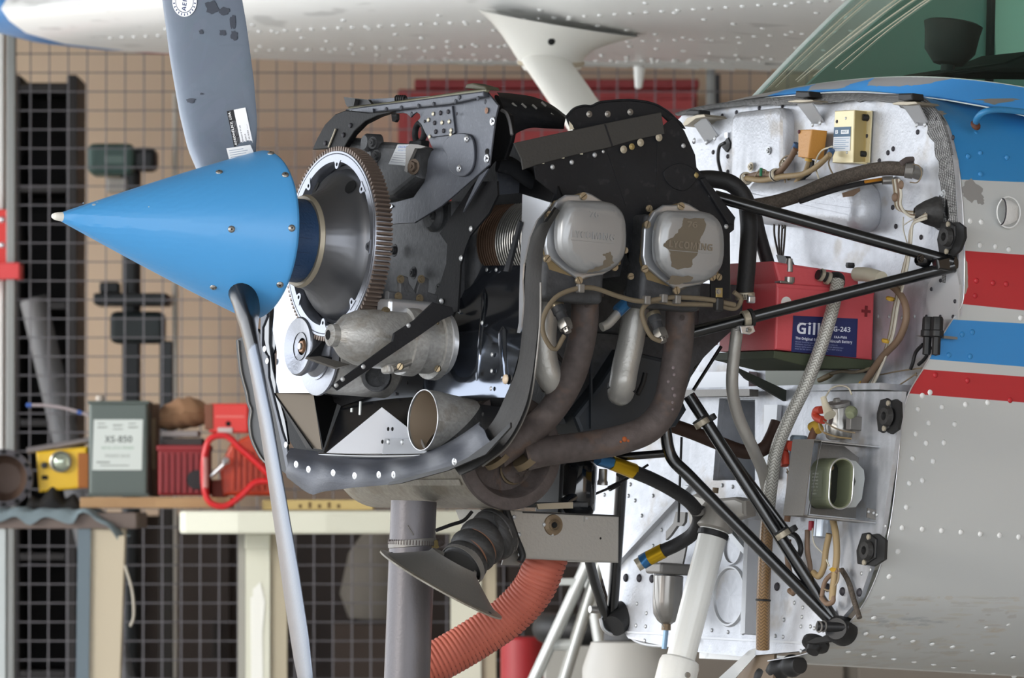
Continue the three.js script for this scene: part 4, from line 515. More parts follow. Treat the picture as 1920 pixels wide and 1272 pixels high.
// ---------- spinner, propeller, ring gear ----------
frame = AIR;
const ray0 = (u, v, f, lo, hi) => { for (let i = 0; i < 60; i++) { const m = (lo + hi) / 2; f(F(u, v, 'z', m)) > 0 ? hi = m : lo = m; } return F(u, v, 'z', lo); }; // where a pixel's ray enters a body given by f < 0 inside
const HX = -1.262, SPX = -1.222;
{
  const Rs = (x) => { const s = (x + 1.64) / 0.418; return s <= 0 ? 0 : 0.155 * (0.9 * s + 0.1 * Math.sin(s * Math.PI / 2)) ; };
  const t = thing('spinner', 'pointed blue spinner cone with a chipped white tip and round screws', 'spinner', V(SPX, 0.004, 0)), prof = [];
  for (let i = 0; i <= 40; i++) { const x = SPX - 0.398 * i / 40; prof.push([Rs(x), SPX - x]); }
  const ctr = V(SPX, 0.004, 0);
  part('shell', lathe([[0.149, -0.004], [0.153, -0.006], [0.155, -0.003], ...prof], ctr, FWD, 96), M.spinnerBlue, t);
  part('tip_cap', lathe([[Rs(SPX - 0.397) + 0.0004, 0.396], [0.0075, 0.405], [0.0062, 0.411], [0.0035, 0.4155], [0, 0.417]], ctr, FWD, 24), flat('tipWhite', '#e3e0d8', 0.4), t);
  part('backplate', lathe([[0, -0.012], [0.12, -0.012], [0.15, -0.006], [0.149, 0.004], [0, 0.004]], ctr, FWD, 64), flat('backplate', '#7d776f', 0.5, 0.5), t);
  for (const [u, v] of P0(411, 323, 434, 430, 400, 539, 547, 428, 535, 328, 525, 534, 508, 288)) { const p = ray0(u, v, (q) => Math.hypot(q.y - 0.004, q.z) - Rs(q.x), -0.05, 0.3), r = Math.hypot(p.y - 0.004, p.z), sc = piece('screw', DOME, M.steel, t, p, V(-0.36, (p.y - 0.004) / r, p.z / r), 0.0068); piece('recess', DOME, M.holeDark, sc, p.clone(), AX.y, 1).position.set(0, 0.45, 0); sc.children[0].quaternion.identity(); sc.children[0].scale.setScalar(0.3); }
  for (const [u, v, s] of [[176, 384, 5], [182, 379, 3], [156, 381, 2.4], [279, 388, 1.6]]) { const p = ray0(u, v, (q) => Math.hypot(q.y - 0.004, q.z) - Rs(q.x), -0.05, 0.3), r = Math.hypot(p.y, p.z); piece('paint_chip', new THREE.CylinderGeometry(1, 1, 0.12, 7), flat('chipPale', '#b5c4cc'), t, p, V(-0.36, p.y / r, p.z / r), s / 1400); }
}
{
  const t = thing('propeller', 'two-blade grey propeller with black roots and maker stickers', 'propeller', V(HX, 0.004, 0)), c0 = V(HX, 0.004, 0), X = AX.x;
  const st = [[0.03, 0.085, 0.085, 62], [0.1, 0.09, 0.075, 52], [0.15, 0.122, 0.052, 38], [0.2, 0.152, 0.04, 31], [0.28, 0.172, 0.032, 27], [0.4, 0.184, 0.025, 24], [0.55, 0.182, 0.021, 22], [0.7, 0.165, 0.017, 19], [0.82, 0.14, 0.013, 17], [0.9, 0.1, 0.01, 16], [0.93, 0.05, 0.006, 16]];
  const at4 = (r) => { let i = 0; while (i < st.length - 2 && st[i + 1][0] < r) i++; const a = st[i], b = st[i + 1], k = Math.min(1, Math.max(0, (r - a[0]) / (b[0] - a[0]))); return a.map((x, j) => x + (b[j] - x) * k); };
  const tb = canvas(1024, 1024, (c, w, h) => { c.fillStyle = '#67717f'; c.fillRect(0, 0, w, h); for (let i = 0; i < 900; i++) { c.globalAlpha = rr(0.03, 0.1); c.fillStyle = rnd() < 0.5 ? '#7b8593' : '#59626f'; c.beginPath(); c.ellipse(rr(0, w), rr(0, h), rr(6, 50), rr(3, 20), rr(0, 3), 0, 7); c.fill(); } c.globalAlpha = 1; });
  const md = mat('bladeGrey', { map: tb, roughness: 0.38, metalness: 0.25 }), mroot = mat('bladeBlack', { color: '#15171b', roughness: 0.28, metalness: 0.1 });
  const blade = (d, m, r0, r1, tex0) => { const tt = V(0, -d.z, d.y), rows = [], N = 24; for (let i = 0; i <= 46; i++) { const r = r0 + (r1 - r0) * i / 46, [, ch, th, be] = at4(r), k = sm(r, 0.1, 0.2), cx = tt.clone().multiplyScalar(Math.cos(be * R)).add(X.clone().multiplyScalar(Math.sin(be * R))), n = X.clone().multiplyScalar(-Math.cos(be * R)).add(tt.clone().multiplyScalar(Math.sin(be * R))), row = []; for (let j = 0; j <= N; j++) { const a = j / N * 2 * Math.PI, s = Math.cos(a), air = 1 + 0.35 * k * (-s), hi = Math.sin(a) > 0 ? 1 : 1 - 0.55 * k; row.push(c0.clone().add(d.clone().multiplyScalar(r)).add(cx.clone().multiplyScalar(s * ch / 2)).add(n.clone().multiplyScalar(Math.sin(a) * th / 2 * air * hi * (1 - 0.3 * k * Math.abs(s) ** 6)))); } rows.push(row); } return grid(rows, (i, j) => [j / N * 0.5, i / 46]); };
  const du = V(0, Math.cos(24 * R), -Math.sin(24 * R)), dl = du.clone().negate();
  const bu = part('blade', blade(du, md, 0.1, 0.93), md, t, 'upper grey blade'); part('root', blade(du, mroot, 0.03, 0.101), mroot, bu); const bl = part('blade', blade(dl, md, 0.26, 0.93), mat('bladeSteel', { color: '#5f6672', roughness: 0.3, metalness: 0.55, ...G, bumpScale: 0.0002 }), t, 'lower blade seen nearly edge-on'); part('root', blade(dl, mroot, 0.03, 0.262), mroot, bl, 'glossy black root');
  // stickers and stains lie on the forward face of the upper blade
  const face = (u, v) => { const i = ray0(u, v, (q) => { const e = q.clone().sub(c0), r = e.dot(du), [, ch, th, be] = at4(r), tt = V(0, -du.z, du.y), s = e.dot(tt) * Math.cos(be * R) + e.x * Math.sin(be * R), h = -e.x * Math.cos(be * R) + e.dot(tt) * Math.sin(be * R), q2 = Math.max(0, 1 - (2 * s / ch) ** 2); return h - Math.sqrt(q2) * th / 2 * (1 - 0.7 * s / ch) * (1 - 0.3 * Math.abs(2 * s / ch) ** 6); }, -0.6, 0.5); return i; };
  const nf = V(-0.9, 0.15, 0.42).normalize(), put = (q, n, m, nm, label, lift = 0.0016) => { const off = n.clone().multiplyScalar(lift), rows = []; for (let i = 0; i <= 6; i++) { const r = []; for (let j = 0; j <= 6; j++) { const a = i / 6, b = j / 6, l = (k) => (q[3][k] * (1 - a) + q[0][k] * a) * (1 - b) + (q[2][k] * (1 - a) + q[1][k] * a) * b; r.push(face(l(0), l(1)).add(off)); } rows.push(r); } return part(nm, grid(rows, (i, j) => [j / 6, i / 6]), m, bu, label); };
  const m1 = print(256, 384, (c, w, h) => { c.fillStyle = '#e9eaee'; c.fillRect(0, 0, w, h); c.fillStyle = '#17181d'; c.fillRect(0, 0, 96, h); c.save(); c.translate(0, h); c.rotate(-Math.PI / 2); c.fillStyle = '#f2f2f2'; c.font = 'italic bold 42px sans-serif'; c.fillText('AEROHÉLICE, LDA.', 8, 44, h - 16); c.fillStyle = '#b9bac2'; c.font = '15px sans-serif'; for (let i = 0; i < 2; i++) c.fillText('Manutencao - Sociedade de reparacao', 10, 66 + i * 20, h - 40); c.fillStyle = '#25262c'; c.font = 'bold 24px sans-serif'; c.fillText('APROVADO Nº PT.145', 10, 140, 200); c.fillText('MODELO', 10, 186, 110); c.fillText('Nº DE SERIE ........', 10, 230, h - 30); c.restore(); });
  put(P0(426, 209, 461, 202, 475, 268, 440, 276), nf, m1, 'sticker', 'black and white printed sticker');
  const m2 = print(256, 128, (c, w, h) => { c.fillStyle = '#e4e5e6'; c.fillRect(0, 0, w, h); c.fillStyle = '#8d99ad'; for (let i = 0; i < 4; i++) c.fillRect(20, 24 + i * 22, 150 + (i * 37) % 60, 6); });
  put(P0(428, 280, 473, 273, 483, 296, 434, 304), nf, m2, 'sticker', 'pale printed sticker', 0.006);
  const m3 = new THREE.MeshStandardMaterial({ name: 'print', side: THREE.DoubleSide, roughness: 0.45, map: canvas(256, 256, (c, w, h) => { c.fillStyle = '#eef0f4'; c.fillRect(0, 0, w, h); c.strokeStyle = '#2c3550'; c.lineWidth = 6; c.beginPath(); c.arc(128, 128, 92, 0, 7); c.stroke(); c.fillStyle = '#2a3760'; for (let i = 0; i < 22; i++) { c.save(); c.translate(128, 128); c.rotate(i / 22 * 6.283); c.fillRect(-5, 100, 10, 20); c.restore(); } c.save(); c.translate(128, 128); c.rotate(-1.45); c.font = 'bold 62px sans-serif'; c.textAlign = 'center'; c.fillText('AERO', 0, 24); c.restore(); }) });
  { const rows = [], off = nf.clone().multiplyScalar(0.0017); for (let i = 0; i <= 5; i++) { const r = []; for (let j = 0; j <= 28; j++) { const a = j / 28 * 6.2832, k = i / 5; r.push(face(347 + Math.cos(a) * 23 * k, 3 + Math.sin(a) * 29 * k).add(off)); } rows.push(r); } part('logo_sticker', grid(rows, (i, j) => [0.5 + 0.5 * i / 5 * Math.cos(j / 28 * 6.2832), 0.5 - 0.5 * i / 5 * Math.sin(j / 28 * 6.2832)]), m3, bu, 'round white sticker with blue lettering'); }
  for (const [u, v, a, b, s] of [[398, 12, 12, 13, 1], [420, 22, 12, 8, 2], [437, 42, 6, 14, 3], [418, 62, 7, 6, 4], [440, 66, 7, 10, 5], [358, 189, 9, 5, 6], [378, 60, 4, 5, 7], [379, 176, 3, 2, 8]]) { const rows = [], off = nf.clone().multiplyScalar(0.0015); for (let i = 0; i <= 2; i++) { const r = []; for (let j = 0; j <= 16; j++) { const an = j % 16 / 16 * 6.2832, k = i / 2 * (0.65 + 0.6 * vn((j % 16) * 1.3, s, 64, s)); r.push(face(u + Math.cos(an) * a * k, v + Math.sin(an) * b * k).add(off)); } rows.push(r); } part('worn_spot', grid(rows), flat('spotDark', s > 5 ? '#5c5f6c' : '#3d424d', 0.4, 0.2), bu); }
}
{
  const c = V(-1.0, 0.0, 0), t = thing('starter_ring_gear', 'large toothed starter ring gear with a flared grey bell', 'gear', c);
  part('bell', lathe([[0.084, 0.13], [0.086, 0.118], [0.092, 0.102], [0.102, 0.086], [0.115, 0.074], [0.128, 0.066], [0.136, 0.058], [0.14, 0.046], [0.148, 0.042], [0.15, 0.03]], c, FWD, 96), M.bell, t);
  part('ring', lathe([[0.15, 0.03], [0.15, 0.066], [0.152, 0.069], [0.1655, 0.069], [0.1665, 0.0675], [0.1675, 0.069], [0.171, 0.069], [0.172, 0.067], [0.172, 0.036], [0.15, 0.03]], c, FWD, 120), mat('ringAlu', { color: '#8d9098', roughness: 0.34, metalness: 0.8, ...G, bumpScale: 0.0003 }), t);
  const tooth = slab(V(0, 0, 0), AX.x, UP, [[-0.0034, 0], [0.0034, 0], [0.0018, 0.0085], [-0.0018, 0.0085]], 0.03);
  for (let i = 0; i < 122; i++) { const a = i / 122 * 2 * Math.PI, o = new THREE.Mesh(tooth, M.ringTooth ?? mat('ringTooth', { color: '#76685f', roughness: 0.5, metalness: 0.55 })); o.name = numbered('tooth'); o.castShadow = o.receiveShadow = true; const y = V(0, Math.cos(a), Math.sin(a)), z = FWD, x = y.clone().cross(z); o.quaternion.setFromRotationMatrix(new THREE.Matrix4().makeBasis(x, y, z)); o.position.copy(y.clone().multiplyScalar(0.1715)).add(V(-0.037, 0, 0)); t.add(o); }
  for (let i = 0; i < 8; i++) { const a = (i * 45 + 4) * R, y = V(0, Math.cos(a), Math.sin(a)), p = c.clone().add(y.clone().multiplyScalar(0.1475)).add(V(-0.066, 0, 0)), x = y.clone().cross(FWD), pts = []; for (let k = 0; k <= 10; k++) { const q = Math.PI + k / 10 * Math.PI; pts.push([Math.cos(q) * 0.0075, Math.sin(q) * 0.0095]); } pts.push([0.013, 0.007], [-0.013, 0.007]); const h = []; for (let k = 0; k < 12; k++) h.push([Math.cos(k * 0.5236) * 0.0036, Math.sin(k * 0.5236) * 0.0036 - 0.001]); part('bolt_ear', slab(p, x, y, pts, 0.004, { holes: [h] }), M.ringAlu, t); piece('ear_hole', DOME, M.holeDark, t, p.clone().add(y.clone().multiplyScalar(-0.001)), FWD, 0.0034); }
  for (const a of [-32, 34]) { const y = V(0, Math.cos(a * R), Math.sin(a * R)); part('lightening_hole', lathe([[0, 0.001], [0.0125, 0.001], [0.0135, 0]], c.clone().add(y.clone().multiplyScalar(0.123)).add(V(-0.0705, 0, 0)), FWD.clone().add(y.clone().multiplyScalar(0.5)), 24), M.holeDark, t); }
  part('hub_lip', lathe([[0.077, 0.134], [0.083, 0.134], [0.086, 0.126], [0.082, 0.12]], c, FWD, 64), flat('lipAlu', '#b0a795', 0.5, 0.5), t);
  const h = thing('propeller_spacer', 'dark blue painted hub spacer with flaking edges behind the spinner', 'spacer', V(-1.17, 0, 0)), pts = [], pr = []; for (let i = 0; i < 48; i++) { const a = i / 48 * 6.2832; pts.push([Math.cos(a) * 0.076, Math.sin(a) * 0.076]); }
  part('drum', lathe([[0.0765, 0.118], [0.0775, 0.13], [0.0765, 0.225]], c, FWD, 18), mat('spacerBlue', { color: '#2d4a70', roughness: 0.42, metalness: 0.2, ...G, bumpScale: 0.0008 }), h);
  for (let i = 0; i < 18; i++) { const a = (i + 0.5) / 18 * 6.2832, y = V(0, Math.cos(a), Math.sin(a)); part('seam', sweep([c.clone().add(y.clone().multiplyScalar(0.0766)).add(V(-0.128, 0, 0)), c.clone().add(y.clone().multiplyScalar(0.0766)).add(V(-0.222, 0, 0))], 0.0008, { straight: true, k: 5 }), flat('seamDark', '#1f3453'), h); const w = rr(0.006, 0.014); part('flaked_edge', slab(c.clone().add(y.clone().multiplyScalar(0.0768)).add(V(-0.118, 0, 0)), y.clone().cross(FWD), FWD, [[-0.013, 0], [0.013, 0], [0.012, w], [0.004, w * rr(0.4, 1)], [-0.006, w * rr(0.7, 1.2)], [-0.013, w * 0.6]], 0.0012), M.lipAlu, h); }
}
// ---------- starter, alternator, brace ----------
{
  const c = F(815, 645, 'z', 0.17), t = thing('starter_motor', 'grey cast starter motor with a rounded nose under the ring gear', 'starter', c), ax = FWD, L = c.x - F(618, 640, 'z', 0.17).x;
  part('nose_housing', lathe([[0.0, L + 0.004], [0.012, L + 0.004], [0.02, L], [0.021, L - 0.012], [0.026, L - 0.016], [0.04, L - 0.03], [0.05, L - 0.055], [0.0535, L - 0.09], [0.054, 0.07], [0.05, 0.068]], c, ax, 40), M.cast, t);
  part('nose_bore', lathe([[0, L + 0.0045], [0.009, L + 0.0045], [0.0095, L + 0.0035]], c, ax, 20), M.holeDark, t);
  part('body', lathe([[0.05, 0.07], [0.062, 0.07], [0.063, 0.06], [0.063, 0.045], [0.057, 0.044], [0.056, 0.01], [0.066, 0.01], [0.067, -0.004], [0, -0.004]], c, ax, 40), M.cast, t);
  part('end_flange', lathe([[0, 0.006], [0.05, 0.006], [0.056, 0.004], [0.058, -0.004], [0, -0.006]], F(828, 645, 'z', 0.185), ax, 40), M.alu, t); part('cover_plate', lathe([[0, 0.012], [0.028, 0.01], [0.03, 0.004]], F(838, 645, 'z', 0.2), ax, 32), M.alu, t);
  for (const [u, v, s] of [[841, 633, 7], [840, 658, 6], [818, 606, 6], [822, 692, 6], [752, 688, 6]]) piece('bolt', SLOT, M.brass, t, F(u, v, 'z', u > 800 ? 0.21 : 0.22), V(-0.8, 0, 0.5), s / 1000);
  part('mounting_lug', box(F(760, 687, 'z', 0.19), V(0.09, 0.018, 0.03), 0.006, new THREE.Quaternion().setFromAxisAngle(PORT, 0.2)), M.cast, t); part('through_bolt', sweep([F(735, 692, 'z', 0.21), F(800, 668, 'z', 0.21)], 0.006, { straight: true }), M.steel, t);
  const b = thing('mount_block', 'bright cast block with dark bolted brackets above the starter', 'bracket', F(760, 590, 'z', 0.14));
  part('block', [box(F(762, 582, 'z', 0.16), V(0.1, 0.036, 0.05), 0.008)], M.alu, b); part('lower_step', box(F(768, 600, 'z', 0.155), V(0.1, 0.014, 0.05), 0.004), M.cast, b);
  part('bracket', plate('z', 0.16, s3(1175, 140, 1290, 150, 1290, 20, 1320, -15, 1370, 0, 1380, 60, 1450, 165, 1490, 30, 1530, -5, 1580, 20, 1570, 150, 1670, 180, 1650, 270, 1170, 240), 0.014, { bevel: 0.002 }), M.grimeAndShade, b);
  for (const [u, v] of s3(1330, 20, 1535, 20, 1308, 192, 1520, 212)) piece('bolt', HEX, M.brass, b, F(u, v, 'z', 0.176), PORT, 0.0058); piece('nut', HEX, M.brass, b, F(723, 585, 'z', 0.186), PORT, 0.007);
  const p = F(566, 650, 'z', -0.1), a = thing('alternator', 'grey alternator with a bright two-step pulley on the far side', 'alternator', p.clone());
  part('pulley', lathe([[0.016, 0.0], [0.03, 0.004], [0.052, 0.01], [0.055, 0.006], [0.055, 0.0], [0.048, -0.012], [0.046, -0.02], [0.055, -0.03], [0.06, -0.03], [0.06, -0.034], [0.0, -0.034]], p, FWD, 56), M.ringAlu, a); part('pulley_bore', lathe([[0.026, 0.0045], [0.027, -0.001], [0.016, -0.008]], p, FWD, 32), M.holeDark, a);
  const q = F(594, 668, 'z', -0.1); part('fan_disc', lathe([[0, 0], [0.06, 0], [0.073, -0.003], [0.074, -0.007], [0.05, -0.01]], q, FWD, 56), M.ringAlu, a);
  part('nut', lathe([[0, 0.002], [0.011, 0.002], [0.0135, -0.003], [0.0145, -0.008], [0.019, -0.01]], p, FWD, 6), flat('nutRust', '#8a6a52', 0.5, 0.5), a); part('shaft_end', lathe([[0, 0.006], [0.006, 0.006], [0.0065, 0.0]], p, FWD, 18), M.steel, a);
  part('body', lathe([[0.05, -0.01], [0.066, -0.012], [0.069, -0.03], [0.069, -0.14], [0.06, -0.15], [0, -0.15]], q.clone().add(V(0, 0, 0.01)), FWD, 44), M.cast, a);
  part('belt_bracket', [facet([F(576, 672, 'z', -0.04), F(605, 640, 'z', -0.03), F(612, 640, 'z', -0.03), F(600, 668, 'z', -0.04), F(660, 680, 'z', -0.02), F(656, 690, 'z', -0.02)], 0.006)], M.black, a); part('bracket_foot', facet([F(574, 670, 'z', -0.03), F(600, 668, 'z', -0.03), F(656, 684, 'z', -0.02), F(630, 691, 'z', -0.02)], 0.006), M.bracketGrey, a);
  part('rear_boss', lathe([[0.02, 0], [0.026, 0], [0.028, -0.02], [0, -0.02]], F(705, 706, 'z', 0.0), V(-0.5, 0, 0.8), 24), M.grimeAndShade, a);
  const d = thing('brace_bar', 'black riveted brace bar slanting across the starter', 'brace', F(750, 645, 'z', 0.26)); part('bar', plate('z', 0.26, s3(1830, 300, 1850, 370, 1720, 430, 1480, 600, 690, 1130, 635, 1080, 1235, 640, 1250, 560, 1450, 430, 1640, 250), 0.006, { bevel: 0.0015 }), M.black, d, 'black bar'); for (const [u, v] of s3(1410, 480, 1735, 235, 960, 890, 755, 1015, 690, 1075)) piece('rivet', DOME, M.rivet, d, F(u, v, 'z', 0.267), PORT, 0.0045);
}
// ---------- engine: crankcase, cylinders, rocker covers, intake pipes, sump ----------
const eng = thing('engine', 'dark grey flat four engine with finned cylinders and two silver rocker covers', 'engine', V(-0.7, -0.1, 0.1));
{
  part('crankcase', [plate('x', -0.84, P0(690, 370, 880, 380, 880, 560, 840, 620, 700, 620, 660, 500), 0.04, { bevel: 0.01 }), box(V(-0.6, -0.02, 0), V(0.5, 0.22, 0.3), 0.02)], M.grimeAndShade, eng);
  const cc = part('front_case', plate('x', -0.9, zA(560, 500, 580, 450, 640, 430, 760, 455, 900, 462, 1000, 470, 1060, 490, 1080, 700, 920, 830, 680, 870, 610, 740), 0.05, { bevel: 0.012, bseg: 3 }), M.grimeAndShade, eng);
  part('lobe', [lathe([[0, 0.012], [0.013, 0.012], [0.017, 0.007], [0.018, -0.02]], F(693, 268, 'x', -0.96), FWD, 24), lathe([[0, 0.012], [0.018, 0.012], [0.023, 0.006], [0.025, -0.02]], F(697, 296, 'x', -0.95), FWD, 24)], M.grimeAndShade, cc); for (const [u, v] of [[699, 268], [706, 292]]) piece('bolt', HEX, M.grimeAndShade, cc, F(u, v, 'x', -0.972), V(-0.9, 0, 0.3), 0.0085);
  part('gasket_flange', plate('x', -0.953, zA(870, 480, 900, 462, 950, 465, 1000, 480, 970, 490, 930, 490, 890, 580, 880, 650, 860, 640, 868, 590), 0.006), M.bracketGrey, cc); piece('bolt', HEX, flat('boltBrown', '#5b4f45', 0.5, 0.5), cc, F(776, 313, 'x', -0.955), V(-0.9, 0, 0.3), 0.011);
  const np = print(256, 192, (c, w, h) => { c.fillStyle = '#b5b9bd'; c.fillRect(0, 0, w, h); c.fillStyle = '#4a64a8'; c.font = 'bold 30px sans-serif'; c.textAlign = 'center'; c.fillText('ENGINE DATA', w / 2, 34); c.font = '20px sans-serif'; c.fillText('AIRCRAFT ENGINE', w / 2, 60); c.fillStyle = '#667'; for (let i = 0; i < 5; i++) c.fillRect(16, 78 + i * 22, 220 - (i % 2) * 40, 4); });
  sticker([F(746, 271, 'x', -0.953), F(782, 271, 'x', -0.953), F(761, 311, 'x', -0.953), F(729, 308, 'x', -0.953)], FWD, np, cc, 'nameplate', 'pale nameplate');
  part('case_boss', [lathe([[0, 0.01], [0.022, 0.01], [0.03, 0], [0.03, -0.01]], F(812, 405, 'x', -0.885), FWD, 28)], M.grimeAndShade, eng); for (const [u, v] of [[812, 405], [826, 540], [740, 470], [776, 512], [850, 470]]) piece('bolt', HEX, M.grimeAndShade, eng, F(u, v, 'x', -0.895), FWD, 0.009);
  const eye = F(787, 249, 'x', -0.9); part('lifting_eye', [new THREE.TorusGeometry(0.018, 0.006, 10, 28).rotateY(Math.PI / 2).translate(eye.x, eye.y, eye.z), box(eye.clone().add(V(0, -0.022, 0)), V(0.02, 0.014, 0.045), 0.003)], M.black, eng);
  // front port cylinder: each fin a disc
  const C = F(1088, 447, 'z', 0.42), cx = V(C.x + 0.02, C.y, 0), cyl1 = part('cylinder', lathe([[0.055, 0.1], [0.055, 0.36]], cx, PORT, 32), M.grimeAndShade, eng), fin = lathe([[0.05, 0], [0.08, 0], [0.081, 0.0012], [0.08, 0.0024], [0.05, 0.0024]], V(), AX.y, 64);
  for (let i = 0; i < 26; i++) piece('cooling_fin', fin, i < 13 ? mat('finBrown', { color: '#584335', roughness: 0.6, metalness: 0.4 }) : M.steel, cyl1, V(cx.x, cx.y, 0.105 + i * 0.0085), PORT);
  const C2 = F(1272, 462, 'z', 0.42), cyl2 = part('cylinder', lathe([[0.075, 0.05], [0.075, 0.36]], V(C2.x, C2.y, 0), PORT, 32), M.grimeAndShade, eng);
  part('cylinder_head', box(V(C.x, C.y - 0.03, 0.375), V(0.13, 0.17, 0.06), 0.01), M.grimeAndShade, cyl1); part('cylinder_head', box(V(C2.x, C2.y - 0.03, 0.375), V(0.13, 0.17, 0.06), 0.01), M.grimeAndShade, cyl2);  // heads take the dark map: shade under the covers put into the colour
  const font = await new FontLoader().loadAsync('fonts/droid/droid_sans_bold.typeface.json');
  const chips = [[[[780, 990], [800, 1060], [770, 1080], [700, 1110], [640, 1120], [650, 1100], [730, 1075], [750, 1040], [730, 1010], [755, 1000]]], [[[1215, 790], [1340, 795], [1345, 850], [1310, 925], [1300, 1000], [1265, 1050], [1260, 1085], [1180, 1100], [1140, 1080], [1135, 1000], [1095, 960], [1110, 930], [1180, 880], [1205, 830]], [[1150, 1135], [1270, 1145], [1260, 1170], [1160, 1190], [1110, 1175]]]];
  const cover = (du, dv, k, cylr, cl) => { // an octagonal pressed cover with raised lettering, screws and flaking paint
    const z = 0.41, sh = (l) => { const r = []; for (let i = 0; i < l.length; i += 2) r.push(zC(l[i] + du, l[i + 1] + dv)[0]); return r; };
    const t = part('rocker_cover', plate('z', z + 0.006, sh([470, 700, 560, 692, 740, 705, 800, 760, 822, 840, 815, 1010, 770, 1080, 690, 1120, 570, 1120, 480, 1060, 425, 980, 425, 800]), 0.042, { smooth: 3, bevel: 0.02, bseg: 6, crease: 50 }), M.rocker, eng, 'silver grey rocker cover');
    part('flange', plate('z', z - 0.004, sh([440, 695, 500, 655, 600, 655, 620, 640, 650, 650, 700, 680, 770, 730, 825, 800, 838, 900, 830, 980, 815, 1070, 800, 1085, 720, 1130, 620, 1150, 590, 1165, 560, 1150, 480, 1095, 385, 1015, 372, 960, 380, 800, 395, 770]), 0.01, { bevel: 0.003 }), M.alu, t); part('gasket', plate('z', z - 0.012, sh([440, 690, 600, 642, 780, 730, 835, 850, 825, 1070, 600, 1162, 400, 1100, 368, 990, 385, 770]), 0.008), M.gasketTan ?? flat('gasketTan', '#7a6848', 0.7), t);
    for (const [u, v] of sh([612, 662, 410, 772, 395, 1035, 585, 1165, 797, 1085])) piece('screw', SLOT, M.brassSteel ?? flat('brassSteel', '#a0937c', 0.4, 0.7), t, F(u, v, 'z', z + 0.006), PORT, 0.0068, rr(0, 3));
    const tz = z + 0.0478, txt = (s, u, v, h, w) => { const p = F(...zC(u + du, v + dv)[0], 'z', tz), q = F(...zC(u + w + du, v + dv)[0], 'z', tz), g = new TextGeometry(s, { font, size: h, depth: 0.0022, curveSegments: 3, bevelEnabled: false }); g.computeBoundingBox(); g.scale((q.x - p.x) / g.boundingBox.max.x, 1, 1); g.rotateZ(Math.atan2(q.y - p.y, q.x - p.x) * 0 - 0.0); return part('lettering', g.translate(p.x, p.y, p.z), k ? flat('letterTan', '#82796c', 0.45, 0.4) : M.rocker, t); };
    txt('LYCOMING', 540, 905, 0.0125, 262); txt('76', 650, 785, 0.0105, 60); const a = F(...zC(540 + du, 922 + dv)[0], 'z', tz), b = F(...zC(800 + du, 922 + dv)[0], 'z', tz); part('underline', box(a.clone().add(V((b.x - a.x) / 2, 0, 0)), V(b.x - a.x, 0.0012, 0.0016), 0.0004), M.rocker, t);
    for (const c of cl) part('bare_patch', plate('z', tz - 0.0002, c.flatMap((p, i) => { const n = c[(i + 1) % c.length]; return [0, 1, 2, 3].map((k) => zC(p[0] + (n[0] - p[0]) * k / 4 + (k ? rr(-7, 7) : 0), p[1] + (n[1] - p[1]) * k / 4 + (k ? rr(-7, 7) : 0))[0]); }), 0.0005), flat('bareMetal', '#6f675a', 0.5, 0.4), t, 'bare patch where the paint has flaked off');
    part('corner_plate', plate('z', z - 0.02, sh([400, 1100, 520, 1110, 560, 1160, 420, 1180]), 0.006), M.goldDark, t);
  };
  cover(0, 0, 0, cyl1, chips[0]); cover(582, 60, 1, cyl2, chips[1]);
  // sump and dark underside
  part('sump', plate('z', 0.06, zD(690, 500, 1010, 570, 1045, 790, 1075, 860, 1010, 960, 650, 1030, 440, 1000, 400, 900, 560, 700), 0.1, { bevel: 0.008 }), flat('sumpGrey', '#353a40', 0.5, 0.3), eng); part('sump_rib', plate('z', 0.162, zD(650, 520, 660, 520, 664, 965, 652, 968), 0.006), M.sumpGrey, eng);
  part('dark_filler', [plate('z', 0.02, P0(985, 520, 1375, 540, 1345, 600, 1300, 640, 1250, 690, 1225, 760, 985, 800), 0.1)], M.grimeAndShade, eng);  // dark filler sheet added for the shaded depth between baffles and sump
  for (const [l, w] of [[[[1025, 560], [1018, 640], [1024, 690], [1038, 718], [1052, 730]], 0.0255], [[[1192, 578], [1183, 640], [1172, 690], [1166, 728], [1162, 738]], 0.0255]]) { part('intake_pipe', sweep(path('z', 0.29, l.map((q, i) => [...q, i === l.length - 1 ? 0.24 : 0.29])), (q) => w * 0.97 * (q > 0.93 ? 1 - (q - 0.93) * 5 : 1), { k: 28, n: 20 }), M.intake, eng, 'silver intake pipe'); const n = l.length, e = F(...l[n - 2], 'z', 0.285), d = F(...l[n - 2], 'z', 0.29).sub(F(...l[n - 3], 'z', 0.29)).normalize(); part('pipe_collar', lathe([[0.0245, -0.006], [0.0268, -0.005], [0.0268, 0.005], [0.0245, 0.006]], e, d, 32), M.rubberBlack, eng); }
  const plug = (u, v, u2, v2) => { const a = F(u, v, 'z', 0.36), b = F(u2, v2, 'z', 0.39), d = b.clone().sub(a).normalize(), L = a.distanceTo(b); const s = part('spark_plug', lathe([[0, 0], [0.011, 0], [0.0125, 0.006], [0.0125, L * 0.35], [0.0105, L * 0.38], [0.0105, L * 0.66], [0.012, L * 0.7], [0.012, L * 0.8], [0.007, L * 0.82], [0.007, L], [0, L]], a, d, 20), M.grimeAndShade, eng); part('plug_nut', lathe([[0, 0.018], [0.007, 0.018], [0.008, 0.01], [0.013, 0.01], [0.014, 0.006], [0.014, -0.004], [0.012, -0.008]], b.clone().add(d.clone().multiplyScalar(-0.014)), d, 6), M.steel, s); part('plug_ring', lathe([[0.0128, 0], [0.0135, 0.003], [0.0128, 0.008]], a, d, 20), M.brassSteel, s); };
  plug(1043, 570, 1064, 620); plug(1224, 588, 1243, 638);
